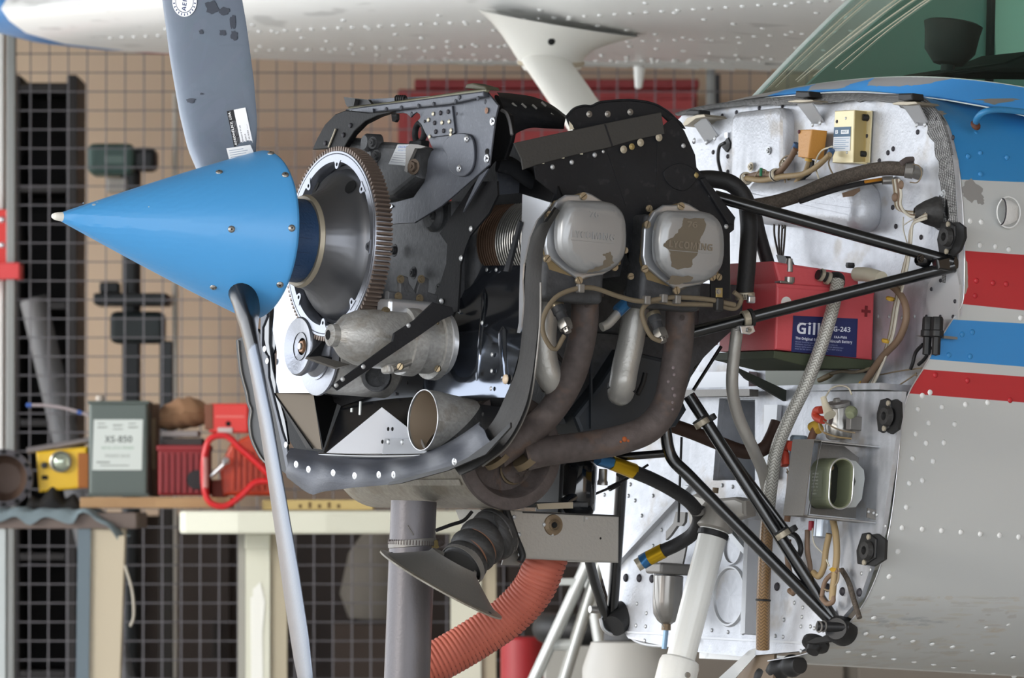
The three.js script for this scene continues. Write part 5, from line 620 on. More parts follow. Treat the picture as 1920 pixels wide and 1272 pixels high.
  part('fuel_elbow', sweep(path('z', 0.34, [[1128, 614], [1140, 608], [1160, 586]]), 0.0085, { k: 16 }), M.silverPipe, eng); part('blue_fitting', sweep(path('z', 0.345, [[1158, 584], [1178, 566]]), 0.0125, { straight: true, k: 6 }), M.fitBlue, eng, 'blue anodised fitting'); part('injector_body', lathe([[0, 0.02], [0.014, 0.016], [0.018, 0], [0.014, -0.018], [0, -0.022]], F(1190, 545, 'z', 0.345), V(-0.6, -0.7, 0), 20), M.grimeAndShade, eng);
  part('front_drain_lines', [sweep(path('z', 0.2, [[1040, 660], [1060, 690], [1055, 720]]), 0.004), sweep(path('z', 0.2, [[1210, 700], [1205, 720], [1195, 740]]), 0.005)], M.rubberBlack, eng);
  for (const [u, v] of zC(860, 985, 895, 1140, 1420, 1145, 1005, 735)) piece('bolt', SLOT, M.brassSteel, eng, F(u, v, 'z', 0.385), PORT, 0.006, rr(0, 3));
}
// ---------- ignition leads ----------
{
  const t = thing('ignition_harness', 'braided tan ignition leads looping below the rocker covers', 'cable', F(1200, 560, 'z', 0.44));
  part('lead', sweep(path('z', 0.44, [[1058, 630], [1040, 656], [1020, 630], [1018, 600], [1040, 560], [1075, 543], [1110, 540], [1160, 556], [1200, 565], [1260, 558], [1330, 562], [1378, 572]]), 0.0045, { k: 10, n: 70 }), M.sleeveDull ?? flat('sleeveDull', '#6f6350', 0.7), t); part('lead', sweep(path('z', 0.43, [[1238, 640], [1222, 632], [1206, 600], [1204, 582], [1220, 566], [1270, 570], [1340, 572], [1380, 578], [1390, 560], [1376, 548]]), 0.0045, { k: 10, n: 60 }), M.sleeveDull, t);
  for (const [u, v] of [[1088, 541], [1212, 563], [1244, 560], [1269, 562]]) part('clip', box(F(u, v, 'z', 0.442), V(0.012, 0.016, 0.014), 0.002), M.bracketGrey, t); part('clamp', [box(F(1347, 571, 'z', 0.44), V(0.016, 0.026, 0.016), 0.004)], M.rubberBlack, t); part('clamp_tab', plate('z', 0.43, P0(1341, 540, 1353, 540, 1353, 560, 1341, 560), 0.004, { bevel: 0.001 }), M.goldDark, t); piece('bolt', HEX, M.steel, t, F(1347, 547, 'z', 0.435), PORT, 0.004);
}

// ---------- cooling baffles and the open nose cowl ----------
{
  const t = thing('nose_baffle', 'dark grey upper nose baffle with an inspection cover and a riveted beam', 'baffle', V(-0.95, 0.25, 0.1)), x = -0.93;
  const pl = part('baffle_plate', plate('x', x, zA(492, 238, 700, 205, 1180, 140, 1345, 108, 1400, 115, 1475, 205, 1455, 290, 1415, 600, 1222, 768, 1100, 872, 920, 985, 800, 990, 690, 1006, 660, 1000, 665, 860, 790, 845, 915, 812, 985, 712, 1003, 640, 1008, 570, 1030, 512, 1046, 498, 1030, 470, 1010, 420, 990, 385, 965, 320, 940, 305, 960, 290, 955, 265, 935, 250, 915, 262, 895, 285, 870, 262, 845, 255, 800, 258, 640, 268, 500, 278), 0.004, { bevel: 0.001 }), M.scuff, t);
  part('beam', plate('x', x - 0.004, zA(485, 232, 620, 212, 900, 178, 1180, 140, 1400, 112, 1405, 150, 1180, 200, 1000, 218, 640, 262, 495, 278), 0.012, { bevel: 0.003 }), M.scuff, t); part('beam_edge', sweep(zA(480, 226, 700, 200, 950, 165, 1200, 128, 1395, 104).map(([u, v]) => F(u, v, 'x', x - 0.01)), 0.004, { k: 6 }), flat('edgeOlive', '#6e6c58', 0.5, 0.3), t); part('end_tab', plate('x', x - 0.017, zA(500, 235, 640, 225, 645, 262, 500, 275), 0.003), M.scuff, t); part('point_tab', plate('x', x - 0.015, zA(430, 252, 490, 236, 492, 246), 0.002), M.aluBright, t);
  part('doubler', plate('x', x - 0.004, zA(965, 270, 1000, 222, 1168, 208, 1188, 385, 1170, 400, 1020, 418, 990, 385, 965, 330, 945, 310), 0.004, { bevel: 0.001 }), M.scuff, pl);
  const cv = part('inspection_cover', plate('x', x - 0.005, zA(1120, 450, 1160, 405, 1275, 396, 1310, 440, 1316, 560, 1300, 630, 1250, 675, 1190, 665, 1150, 620, 1140, 540, 1112, 490), 0.005, { smooth: 4, bevel: 0.0015 }), M.scuff, t);
  const rv = (list, m, r, parent, nm = 'rivet', g = DOME, dx = -0.009) => list.forEach(([u, v]) => piece(nm, g, m, parent, F(u, v, 'x', x + dx), FWD, r));
  rv(zA(1255, 425, 1205, 622), M.aluBright, 0.0072, cv, 'screw', DOME, -0.0105); rv(zA(1255, 425, 1205, 622), M.holeDark, 0.002, cv, 'recess', DOME, -0.0142);
  rv(zA(1032, 260, 1000, 300, 1090, 318, 1138, 311, 1150, 370, 1008, 412, 1148, 398), flat('rivetCream', '#cfc8b4', 0.4, 0.4), 0.0044, pl); rv(zA(1080, 254, 1130, 246, 1040, 320, 1048, 378, 1100, 373), M.rivetDark, 0.0046, pl);
  rv(zA(720, 230, 820, 220, 1035, 195, 1180, 178, 1205, 150, 1330, 158, 1378, 180, 890, 262, 935, 208, 605, 240), M.scuff, 0.0045, t, 'rivet', DOME, -0.017); rv(zA(975, 310, 1190, 260), M.rivetDark, 0.003, pl);
  rv(zA(1424, 308, 1385, 555), M.aluBright, 0.0085, pl, 'washer', WASHER, -0.006); rv(zA(1424, 308, 1385, 555), M.rivetDark, 0.0026, pl, 'washer_hole', DOME, -0.009); rv(zA(1385, 238), flat('rustRing', '#8b6a58', 0.6, 0.3), 0.006, pl, 'grommet', WASHER, -0.006); rv(zA(1390, 510), M.holeDark, 0.006, pl, 'hole', DOME, -0.0045);
  part('arm_slot', plate('x', x - 0.004, zA(690, 868, 760, 860, 770, 875, 745, 892, 700, 905, 688, 890), 0.002, { smooth: 3 }), M.alu, pl); rv(zA(706, 882), M.holeDark, 0.0045, pl, 'hole', DOME, -0.0065);
  part('inner_wall', plate('x', -0.8, P0(850, 330, 925, 270, 1020, 270, 1060, 380, 1010, 510, 850, 510), 0.004), M.shadedBlack, t);  // dark backing sheet added so the gap over the fins reads as shade
  part('lower_flange', facet([F(875, 380, 'x', x), F(898, 330, 'x', x), F(916, 316, 'x', x), F(868, 398, 'x', x)], 0.003), M.scuff, t);
  const a = thing('inlet_arch', 'black curved inlet arch standing above the ring gear', 'baffle', V(-0.97, 0.15, -0.2)); part('arch', plate('x', -0.96, zA(268, 500, 300, 425, 350, 335, 420, 265, 490, 238, 640, 255, 800, 250, 700, 275, 620, 312, 550, 375, 505, 440, 480, 485), 0.012, { bevel: 0.002 }), M.shadedBlack, a); part('arch_edge', sweep(zA(340, 480, 360, 430, 388, 360).map(([u, v]) => F(u, v, 'x', -0.974)), 0.002, { k: 6 }), M.lipAlu, a); for (const [u, v] of zA(484, 337, 437, 400, 318, 455)) piece('rivet', DOME, M.rivetDark, a, F(u, v, 'x', -0.973), FWD, 0.005); part('inner_lip', plate('x', -0.94, zA(480, 490, 530, 400, 600, 330, 700, 280, 760, 260, 640, 290, 560, 350, 500, 440), 0.03), M.shadedBlack, a);
  const s = thing('baffle_seal', 'black rubber strip and hinge on top of the riveted nose beam', 'seal', V(-0.93, 0.37, 0)); part('rubber_tab', plate('x', -0.9, zA(458, 150, 620, 168, 640, 195, 480, 215, 470, 195), 0.006), M.rubberBlack, s); part('fold', plate('x', -0.908, zA(500, 160, 515, 212, 530, 210, 540, 165), 0.008), M.rubber, s); part('rear_flange', plate('x', -0.88, zA(620, 165, 800, 155, 1100, 140, 1300, 112, 1000, 175, 640, 205), 0.006), M.scuff, s); part('hinge_block', plate('x', -0.92, zA(1335, 100, 1345, 72, 1385, 64, 1470, 88, 1480, 108, 1400, 104), 0.03, { bevel: 0.003 }), flat('hingeOlive', '#4a4838', 0.6), s); for (let i = 0; i < 5; i++) part('spring_coil', new THREE.TorusGeometry(0.0055, 0.0018, 6, 14).rotateY(0.4).translate(...F(...zA(792 + i * 13, 160)[0], 'x', -0.9).toArray()), M.rubberBlack, s);
  const k = thing('hanging_clip', 'small black clip hanging under the riveted nose beam', 'clip', V(-0.92, 0.3, 0)); part('clip', plate('x', -0.92, zA(776, 258, 812, 262, 812, 300, 800, 318, 782, 312), 0.008, { bevel: 0.002 }), M.rubberBlack, k);
}
{
  const t = thing('top_seal', 'thick black rubber roll seal behind the riveted nose baffle', 'seal', V(-0.86, 0.3, 0.1)), sh = (pts, z, y) => pts;
  const top = spl(zC(100, 42, 200, 50, 330, 72, 430, 118, 516, 182).map(([u, v]) => F(u, v, 'z', 0.13)), 24), mid = spl(zC(118, 70, 200, 90, 330, 125, 430, 140, 512, 196).map(([u, v]) => F(u, v, 'z', 0.19)), 24), low = spl(zC(128, 150, 200, 165, 330, 190, 430, 215, 505, 225).map(([u, v]) => F(u, v, 'z', 0.21)), 24), bot = spl(zC(215, 290, 230, 280, 300, 255, 400, 258, 500, 262).map(([u, v]) => F(u, v, 'z', 0.19)), 24);
  part('roll', thick(grid([top, mid, low, bot]), 0.006), M.black, t);
  part('front_drop', plate('x', -0.88, zC(112, 60, 150, 140, 205, 180, 218, 290, 205, 350, 170, 445, 95, 455, 60, 500, 90, 300, 118, 180), 0.01, { bevel: 0.003 }), M.shadedBlack, t); part('welt', sweep(zC(130, 150, 155, 165, 175, 215, 190, 295).map(([u, v]) => F(u, v, 'x', -0.895)), 0.003, { k: 8 }), flat('weltGrey', '#6a6a6c', 0.5), t);
  for (const [u, v] of zC(205, 118, 262, 122, 325, 128, 380, 112, 435, 180)) part('worn_nick', box(F(u, v, 'z', 0.197), V(0.012, 0.004, 0.003), 0.001, new THREE.Quaternion().setFromAxisAngle(PORT, -0.6)), flat('nickGrey', '#7d7c78'), t);
  const b = thing('inner_baffle', 'grey bent baffle sheet above the cooling fins', 'baffle', V(-0.8, 0.15, 0.25)); part('sheet', plate('z', 0.22, zC(98, 455, 130, 455, 215, 480, 260, 520, 260, 640, 100, 655), 0.005), M.scuff, b); part('bent_flap', sweep(zC(110, 460, 200, 490, 300, 570, 400, 600).map(([u, v]) => F(u, v, 'z', 0.27)), (q) => 0.018 * (1 - 0.3 * q), { k: 14, flat: 0.5 }), M.black, b); part('dark_side', plate('z', 0.2, zC(200, 480, 330, 480, 420, 640, 400, 680, 262, 655), 0.004), M.black, b);
}
{ // port baffle round the rocker covers
  const z = 0.36, t = thing('port_baffle', 'large black sheet baffle around the two rocker covers', 'baffle', V(-0.6, 0.1, z));
  part('main_plate', plate('z', z, zC(315, 460, 540, 400, 760, 340, 920, 300, 1080, 250, 1150, 190, 1215, 275, 1278, 415, 1286, 490, 1340, 560, 1420, 670, 1490, 770, 1512, 800, 1510, 862, 1482, 885, 1484, 1272, 1370, 1272, 1370, 1150, 1200, 1225, 1060, 1210, 985, 1140, 945, 1000, 860, 1000, 830, 1140, 600, 1170, 480, 1140, 395, 1090, 370, 1000, 378, 800, 425, 690, 440, 650, 330, 560), 0.003), M.black, t);
  part('upper_flap', plate('z', z + 0.006, zC(196, 345, 400, 300, 742, 228, 900, 195, 1075, 162, 1095, 290, 920, 325, 762, 372, 520, 425, 320, 480, 250, 505, 240, 440), 0.004, { bevel: 0.001 }), mat('flapRubber', { color: '#343331', roughness: 0.55, ...G, bumpScale: 0.0004 }), t); part('flap_seam', facet(zC(740, 232, 750, 232, 795, 362, 785, 366).map(([u, v]) => F(u, v, 'z', z + 0.0105)), 0.002), M.black, t);
  part('crown', plate('z', z - 0.03, zC(508, 195, 545, 145, 600, 122, 660, 124, 705, 103, 800, 92, 900, 90, 1000, 100, 1060, 118, 1130, 165, 1195, 222, 1220, 262, 1150, 250, 1070, 175, 740, 240, 560, 275, 530, 250), 0.006, { bevel: 0.002 }), M.black, t); part('crown_edge', sweep(zC(512, 190, 560, 140, 620, 122, 664, 124, 708, 103, 800, 92, 920, 90, 1040, 112, 1130, 165, 1215, 255).map(([u, v]) => F(u, v, 'z', z - 0.024)), 0.0022, { k: 6, n: 60 }), M.black, t);
  part('torn_gap', facet(zC(533, 215, 552, 238, 562, 262, 536, 266).map(([u, v]) => F(u, v, 'z', z + 0.003)), 0.001), M.cream, t);
  const pc = (list, g, m, r, n, dz = 0.004) => list.forEach(([u, v]) => piece(n, g, m, t, F(u, v, 'z', z + dz), PORT, r));
  pc(zC(652, 172, 762, 172, 897, 160), WASHER, M.steel, 0.0062, 'washer', -0.023); pc(zC(857, 383, 958, 342, 1068, 311), WASHER, M.lipAlu, 0.0072, 'washer', 0.009); pc(zC(906, 366), WASHER, M.goldDark, 0.006, 'washer', 0.009);
  pc(zC(1213, 361, 1375, 654, 1461, 769, 1468, 843, 432, 488, 547, 459, 684, 416), DOME, M.rivet, 0.0048, 'rivet'); pc(zC(1287, 537), DOME, M.goldDark, 0.006, 'grommet'); pc(zC(735, 396), DOME, M.rivet, 0.003, 'rivet', 0.01);
  part('edge_channel', plate('z', z + 0.003, zC(1300, 560, 1330, 548, 1512, 790, 1500, 830, 1470, 830, 1400, 720), 0.008, { bevel: 0.002 }), M.black, t); part('pressed_dimple', plate('z', z + 0.003, zC(1090, 520, 1180, 465, 1270, 500, 1285, 560, 1220, 630, 1130, 600), 0.003, { smooth: 4, bevel: 0.0014 }), M.black, t); part('crease', facet(zC(760, 400, 768, 400, 890, 720, 870, 720).map(([u, v]) => F(u, v, 'z', z + 0.004)), 0.003), M.black, t); part('crease', facet(zC(1060, 300, 1072, 300, 1060, 640, 1050, 640).map(([u, v]) => F(u, v, 'z', z + 0.004)), 0.002), M.black, t);
  for (const [u, v] of zC(375, 463, 495, 432, 605, 408)) part('paint_nick', box(F(u, v, 'z', z + 0.009), V(0.006, 0.003, 0.001), 0.0004), M.cream, t);
  part('rear_strip', plate('z', z - 0.01, zC(1420, 880, 1480, 870, 1484, 1280, 1400, 1280), 0.006), flat('stripDark', '#25281f', 0.6), t);
}
{ // open nose cowl bowl: facets of glossy dark sheet metal
  const t = thing('nose_cowl', 'glossy black sheet metal nose bowl with stamped beads and rivets', 'cowl', V(-0.9, -0.15, 0)), x = -0.9;
  // port wall: leans back at the top, so that its lower part mirrors the bright apron
  const L = [[866, 498], [862, 560], [850, 600], [822, 640], [800, 690], [790, 745]], Rr = [[992, 498], [988, 560], [982, 610], [974, 660], [962, 705], [948, 746]], dx = [0.07, 0.042, 0.018, 0.0015, 0.0002, 0], rows = [];
  const LL = spl(L.map(([u, v], i) => F(u, v, 'x', x + dx[i])), 30), RR = spl(Rr.map(([u, v], i) => F(u, v, 'x', x + dx[i])), 30); for (let i = 0; i <= 30; i++) { const r = []; for (let j = 0; j <= 12; j++) r.push(LL[i].clone().lerp(RR[i], j / 12)); rows.push(r); }
  const pxAt = (v) => { let k = 0; while (k < L.length - 2 && L[k + 1][1] < v) k++; return x + dx[k] + (dx[k + 1] - dx[k]) * Math.min(1, Math.max(0, (v - L[k][1]) / (L[k + 1][1] - L[k][1]))); };
  const pw = part('port_wall', thick(grid(rows), 0.003), M.mirror, t);
  for (const [a, b] of [[s4(388, 610, 380, 760, 362, 960, 345, 1135), 0.006], [s4(490, 830, 495, 980, 503, 1080, 508, 1140), 0.011]]) part('bead', sweep(a.map(([u, v]) => F(u, v, 'x', pxAt(v))), (q) => b * (q < 0.1 ? 0.3 + q * 7 : q > 0.94 ? 1 - (q - 0.94) * 12 : 1), { k: 18, n: 40, up: V(0, 0, 1), flat: 0.5 }), M.mirror, pw); piece('bead_end', DOME, flat('beadTan', '#c9b59c', 0.4), pw, F(...s4(510, 1125)[0], 'x', x - 0.003), FWD, 0.0095);
  for (const [u, v] of s4(348, 503, 402, 503, 456, 503, 376, 805, 432, 985, 430, 1078, 426, 1178, 250, 560, 246, 740)) piece('rivet', DOME, v > 900 ? M.rivetDark : M.rivet, pw, F(u, v, 'x', pxAt(v) - 0.0035), FWD, 0.0042);
  part('reflection_edge', plate('x', -0.885, s4(612, 74, 770, 122, 765, 140, 690, 225, 650, 320, 618, 470, 612, 560, 618, 700, 600, 860, 575, 1010, 548, 1125, 536, 1100, 570, 930, 592, 800, 594, 640, 600, 470, 608, 260), 0.003), M.aluBright, t); part('deflector_strip', plate('x', -0.89, s4(598, 225, 608, 235, 540, 515, 512, 512), 0.006), M.black, t);  // light edge: white reflection on the folded sheet, set as bright metal colour
  part('black_web', plate('x', x - 0.012, s4(345, 5, 470, 0, 474, 80, 425, 180, 318, 310, 290, 380, 262, 478, 256, 600, 246, 742, 150, 762, 60, 800, 40, 780, 92, 690, 150, 575, 182, 470, 188, 360, 145, 298, 246, 148), 0.004), M.shadedBlack, t); for (const [u, v] of s4(312, 270, 256, 437, 148, 683)) piece('rivet', DOME, M.rivet, t, F(u, v, 'x', x - 0.016), FWD, 0.0055);
  part('starboard_wall', plate('x', x - 0.02, P0(518, 560, 528, 480, 660, 480, 690, 600, 650, 737, 519, 737, 522, 660, 514, 620), 0.003), mat('mirrorLit', { color: '#a4a8b0', roughness: 0.12, metalness: 0.95 }), t);  // lighter copy of the mirror material, bright reflection put into its colour
  const back = part('rear_wall', plate('x', x + 0.06, P0(640, 640, 850, 620, 850, 745, 770, 750, 660, 758, 588, 738), 0.003), mat('darkSatin', { color: '#3a3d42', roughness: 0.28, metalness: 0.7 }), t); for (const [u, v] of s3(1285, 1160, 1060, 1165, 1400, 1050, 1470, 965, 1525, 965, 1590, 950, 1625, 965, 1680, 1035, 1500, 1145, 1600, 1145, 1680, 1155, 935, 1120, 690, 1195, 600, 1160)) piece('rivet', DOME, M.rivetDark, back, F(u, v, 'x', x + 0.055), FWD, 0.0036); piece('screw', DOME, M.brass, back, F(817, 715, 'x', x + 0.055), FWD, 0.005); piece('screw', DOME, M.brass, back, F(816, 736, 'x', x + 0.055), FWD, 0.005);
  part('bowl_dark_backing', plate('x', x + 0.075, P0(515, 725, 960, 725, 940, 800, 880, 852, 560, 852, 530, 800), 0.003), M.shadedBlack, t);  // black backing sheet added behind the facets, standing in for shade
  // faceted bottom of the bowl
  const q = (u, v, d = 0) => F(u, v, 'x', x + d), tp = mat('taupeReflection', { color: '#8e857a', roughness: 0.4, metalness: 0.3 });
  part('wall_reflection_facet', facet([q(516, 737, -0.02), q(587, 736, 0.0), q(603, 842, -0.05), q(588, 842, -0.05), q(548, 790, -0.04)], 0.003), tp, t); part('black_facet', facet([q(587, 736, 0.0), q(636, 745, 0.06), q(606, 842, -0.05)], 0.003), M.shadedBlack, t); part('black_facet', facet([q(516, 737, -0.02), q(552, 790, -0.04), q(588, 842, -0.06), q(545, 846, -0.08), q(528, 800, -0.06)], 0.003), M.shadedBlack, t); part('black_facet', facet([q(588, 738, 0.04), q(690, 745, 0.05), q(640, 762, 0.04), q(596, 740, 0.02)], 0.003), M.shadedBlack, t);  // taupe facet: reflection of the beige wall put into its colour
  part('pan', facet([q(606, 850, -0.05), q(640, 760, 0.05), q(780, 742, 0.06), q(948, 746, 0.0), q(925, 790, -0.03), q(880, 846, -0.05)], 0.003), mat('panBlack', { color: '#0d0f14', roughness: 0.22, specularIntensity: 0.5, clearcoat: 0.001 }), t); part('reflection_patch', facet([q(610, 851, -0.056), q(716, 764, -0.02), q(762, 800, -0.035), q(795, 850, -0.056)], 0.002), mat('reflectionWhite', { color: '#eef0f6', roughness: 0.25, metalness: 0.6 }), t); part('repair_patch', facet([q(716, 852, -0.062), q(722, 822, -0.05), q(790, 824, -0.05), q(800, 850, -0.062)], 0.002), M.aluBright, t); for (const [u, v] of zB(688, 965, 760, 966)) piece('rivet', DOME, M.rivet, t, q(u, v, -0.068), FWD, 0.0055); for (const [u, v] of zB(686, 898, 708, 898, 656, 964, 1178, 822, 1040, 935, 980, 990)) piece('hole', DOME, M.holeDark, t, q(u, v, u > 840 ? -0.035 : -0.055), FWD, 0.004);  // bright triangle: reflection in the pan painted as a pale sheet
  for (const [u, v, h] of zB(540, 790, 496, 800).map((p, i) => [...p, i ? 8 : 26])) part('paint_run', box(q(u, v, -0.005), V(0.003, h / 1000, 0.006), 0.001), flat('runPale', '#c3c6c4'), t);
  part('lower_lip', sweep([q(600, 853, -0.058), q(700, 856, -0.06), q(800, 854, -0.06), q(875, 848, -0.055)], 0.004, { k: 8 }), M.blackGloss, t);
  // ram air tube
  const c = F(793, 788, 'x', -0.97), s = thing('ram_air_tube', 'dirty metal ram air tube with an oval mouth in the nose bowl', 'duct', c.clone()), ax = V(1, -0.0, 0.03); part('tube', lathe([[0.0555, 0], [0.055, 0.02], [0.048, 0.07], [0.044, 0.1]], c, ax, 40), M.cast, s); part('inner_wall', lathe([[0.0535, 0.001], [0.052, 0.03], [0.045, 0.07], [0.04, 0.1], [0, 0.1]], c, ax, 40), flat('tubeInside', '#8d7d6b', 0.6, 0.2), s); part('mouth_rim', new THREE.TorusGeometry(0.0552, 0.0014, 8, 48).rotateY(Math.PI / 2).translate(c.x, c.y, c.z), M.aluBright, s); part('collar', plate('x', -0.872, zB(965, 770, 1000, 742, 1028, 750, 1033, 820, 1010, 900, 985, 960, 960, 985, 975, 900, 985, 800), 0.006, { smooth: 3 }), M.bracketGrey, s); piece('rivet', DOME, M.brass, s, F(836, 777, 'x', -0.9), FWD, 0.005);
}
{ // rubber seals round the nose bowl
  const t = thing('lower_nose_seal', 'grey rubber apron with oval washers along the bottom of the nose bowl', 'seal', V(-0.95, -0.42, 0));
  const a = spl(zB(178, 995, 300, 1012, 420, 1030, 570, 1045, 720, 1040, 860, 1018, 960, 985, 1060, 930, 1160, 860).map(([u, v]) => F(u, v, 'x', -0.955)), 48), m = spl(zB(165, 1080, 290, 1110, 420, 1125, 560, 1130, 720, 1110, 860, 1070, 980, 1030, 1090, 970, 1190, 900).map(([u, v], i) => F(u, v, 'x', -1.0 + i * 0.004)), 48), b = spl(zB(160, 1150, 290, 1238, 340, 1225, 500, 1203, 720, 1180, 860, 1135, 1010, 1100, 1110, 1060, 1230, 980).map(([u, v]) => F(u, v, 'x', -0.985)), 48);
  const mid = m.map((p, j) => p.clone().add(V(-0.004 * Math.sin(j * 0.7), 0, 0))); part('apron', thick(grid([a, a.map((p, i) => p.clone().lerp(mid[i], 0.5).add(V(-0.006, 0, 0))), mid, mid.map((p, i) => p.clone().lerp(b[i], 0.6).add(V(-0.004, 0, 0))), b]), 0.004), M.apronRubber ?? mat('apronRubber', { map: T.scuff, color: '#d8dbe2', roughness: 0.36, metalness: 0.2, ...G, bumpScale: 0.0004 }), t);
  for (const [u, v] of zB(208, 1082, 272, 1108, 400, 1126, 511, 1141, 637, 1136, 714, 1136, 1028, 1068)) piece('washer', WASHER, v > 1120 && u % 2 ? M.lipAlu : M.aluBright, t, F(u, v, 'x', -1.012), V(-1, -0.1, 0.1), 0.0068);
  part('dark_fold', plate('x', -0.99, zB(700, 1175, 1020, 1090, 1110, 1045, 1240, 950, 1327, 865, 1327, 890, 1200, 1030, 1000, 1115, 760, 1180, 690, 1190), 0.004), M.rubberBlack, t);
  const p = thing('port_nose_seal', 'dark rubber edge seal curving down the port side of the nose bowl', 'seal', V(-0.92, -0.05, 0.35)); const inn = spl([[1042, 385], [1012, 428], [998, 455], [990, 510], [988, 570], [984, 620], [974, 690], [952, 745], [930, 790], [890, 832], [850, 858]].map(([u, v], i) => F(u, v, 'x', -0.905 - i * 0.005)), 60), out = spl([[1046, 392], [1024, 432], [1016, 470], [1015, 520], [1013, 580], [1008, 640], [999, 715], [986, 770], [955, 828], [905, 872], [866, 892]].map(([u, v], i) => F(u, v, 'x', -0.885 - i * 0.008)), 60);
  part('seal_strip', thick(grid([inn, inn.map((q, i) => q.clone().lerp(out[i], 0.5).add(V(-0.008, 0, 0.004))), out]), 0.005), M.rubber, p); part('trim_wire', sweep(spl([[1014, 530], [1013, 600], [1003, 700], [990, 765], [955, 832], [905, 874]].map(([u, v]) => F(u, v, 'x', -0.93)), 40), 0.0022, { k: 6, n: 60 }), M.bracketGrey, p);
  const s = thing('starboard_nose_seal', 'wavy black rubber seal behind the lower propeller blade', 'seal', V(-0.93, -0.15, -0.5)); part('flap', plate('x', -0.91, s5(22, 250, 28, 330, 42, 440, 75, 565, 84, 620, 100, 665, 92, 740, 100, 820, 122, 880, 160, 950, 205, 998, 260, 1000, 330, 1055, 318, 900, 262, 700, 215, 470, 190, 250, 150, 180), 0.006, { bevel: 0.001 }), M.rubberBlack, s); part('flap_edge', sweep(s5(22, 250, 28, 330, 42, 440, 75, 565, 84, 620, 100, 665, 92, 740, 100, 820, 122, 880, 160, 950, 205, 998).map(([u, v]) => F(u, v, 'x', -0.918)), 0.0018, { k: 6, n: 60 }), M.bracketGrey, s);
  part('edge_strip', plate('x', -0.925, s5(172, 15, 208, 15, 207, 110, 180, 175, 178, 280, 200, 330, 212, 345, 216, 470, 250, 610, 295, 790, 322, 870, 330, 905, 345, 1040, 330, 1060, 300, 900, 262, 720, 222, 560, 190, 420, 168, 260), 0.006, { bevel: 0.001 }), M.scuff, s); part('wall_edge', plate('x', -0.915, s5(208, 10, 250, 10, 245, 130, 262, 215, 245, 325, 238, 330, 246, 450, 262, 560, 312, 730, 330, 870, 310, 880, 262, 690, 222, 520, 205, 330, 180, 200, 210, 110), 0.004), M.blackGloss, s); for (const [u, v] of s5(193, 372, 305, 872, 178, 300, 328, 922)) piece('washer', WASHER, M.aluBright, s, F(u, v, 'x', -0.934), FWD, 0.0062);
}
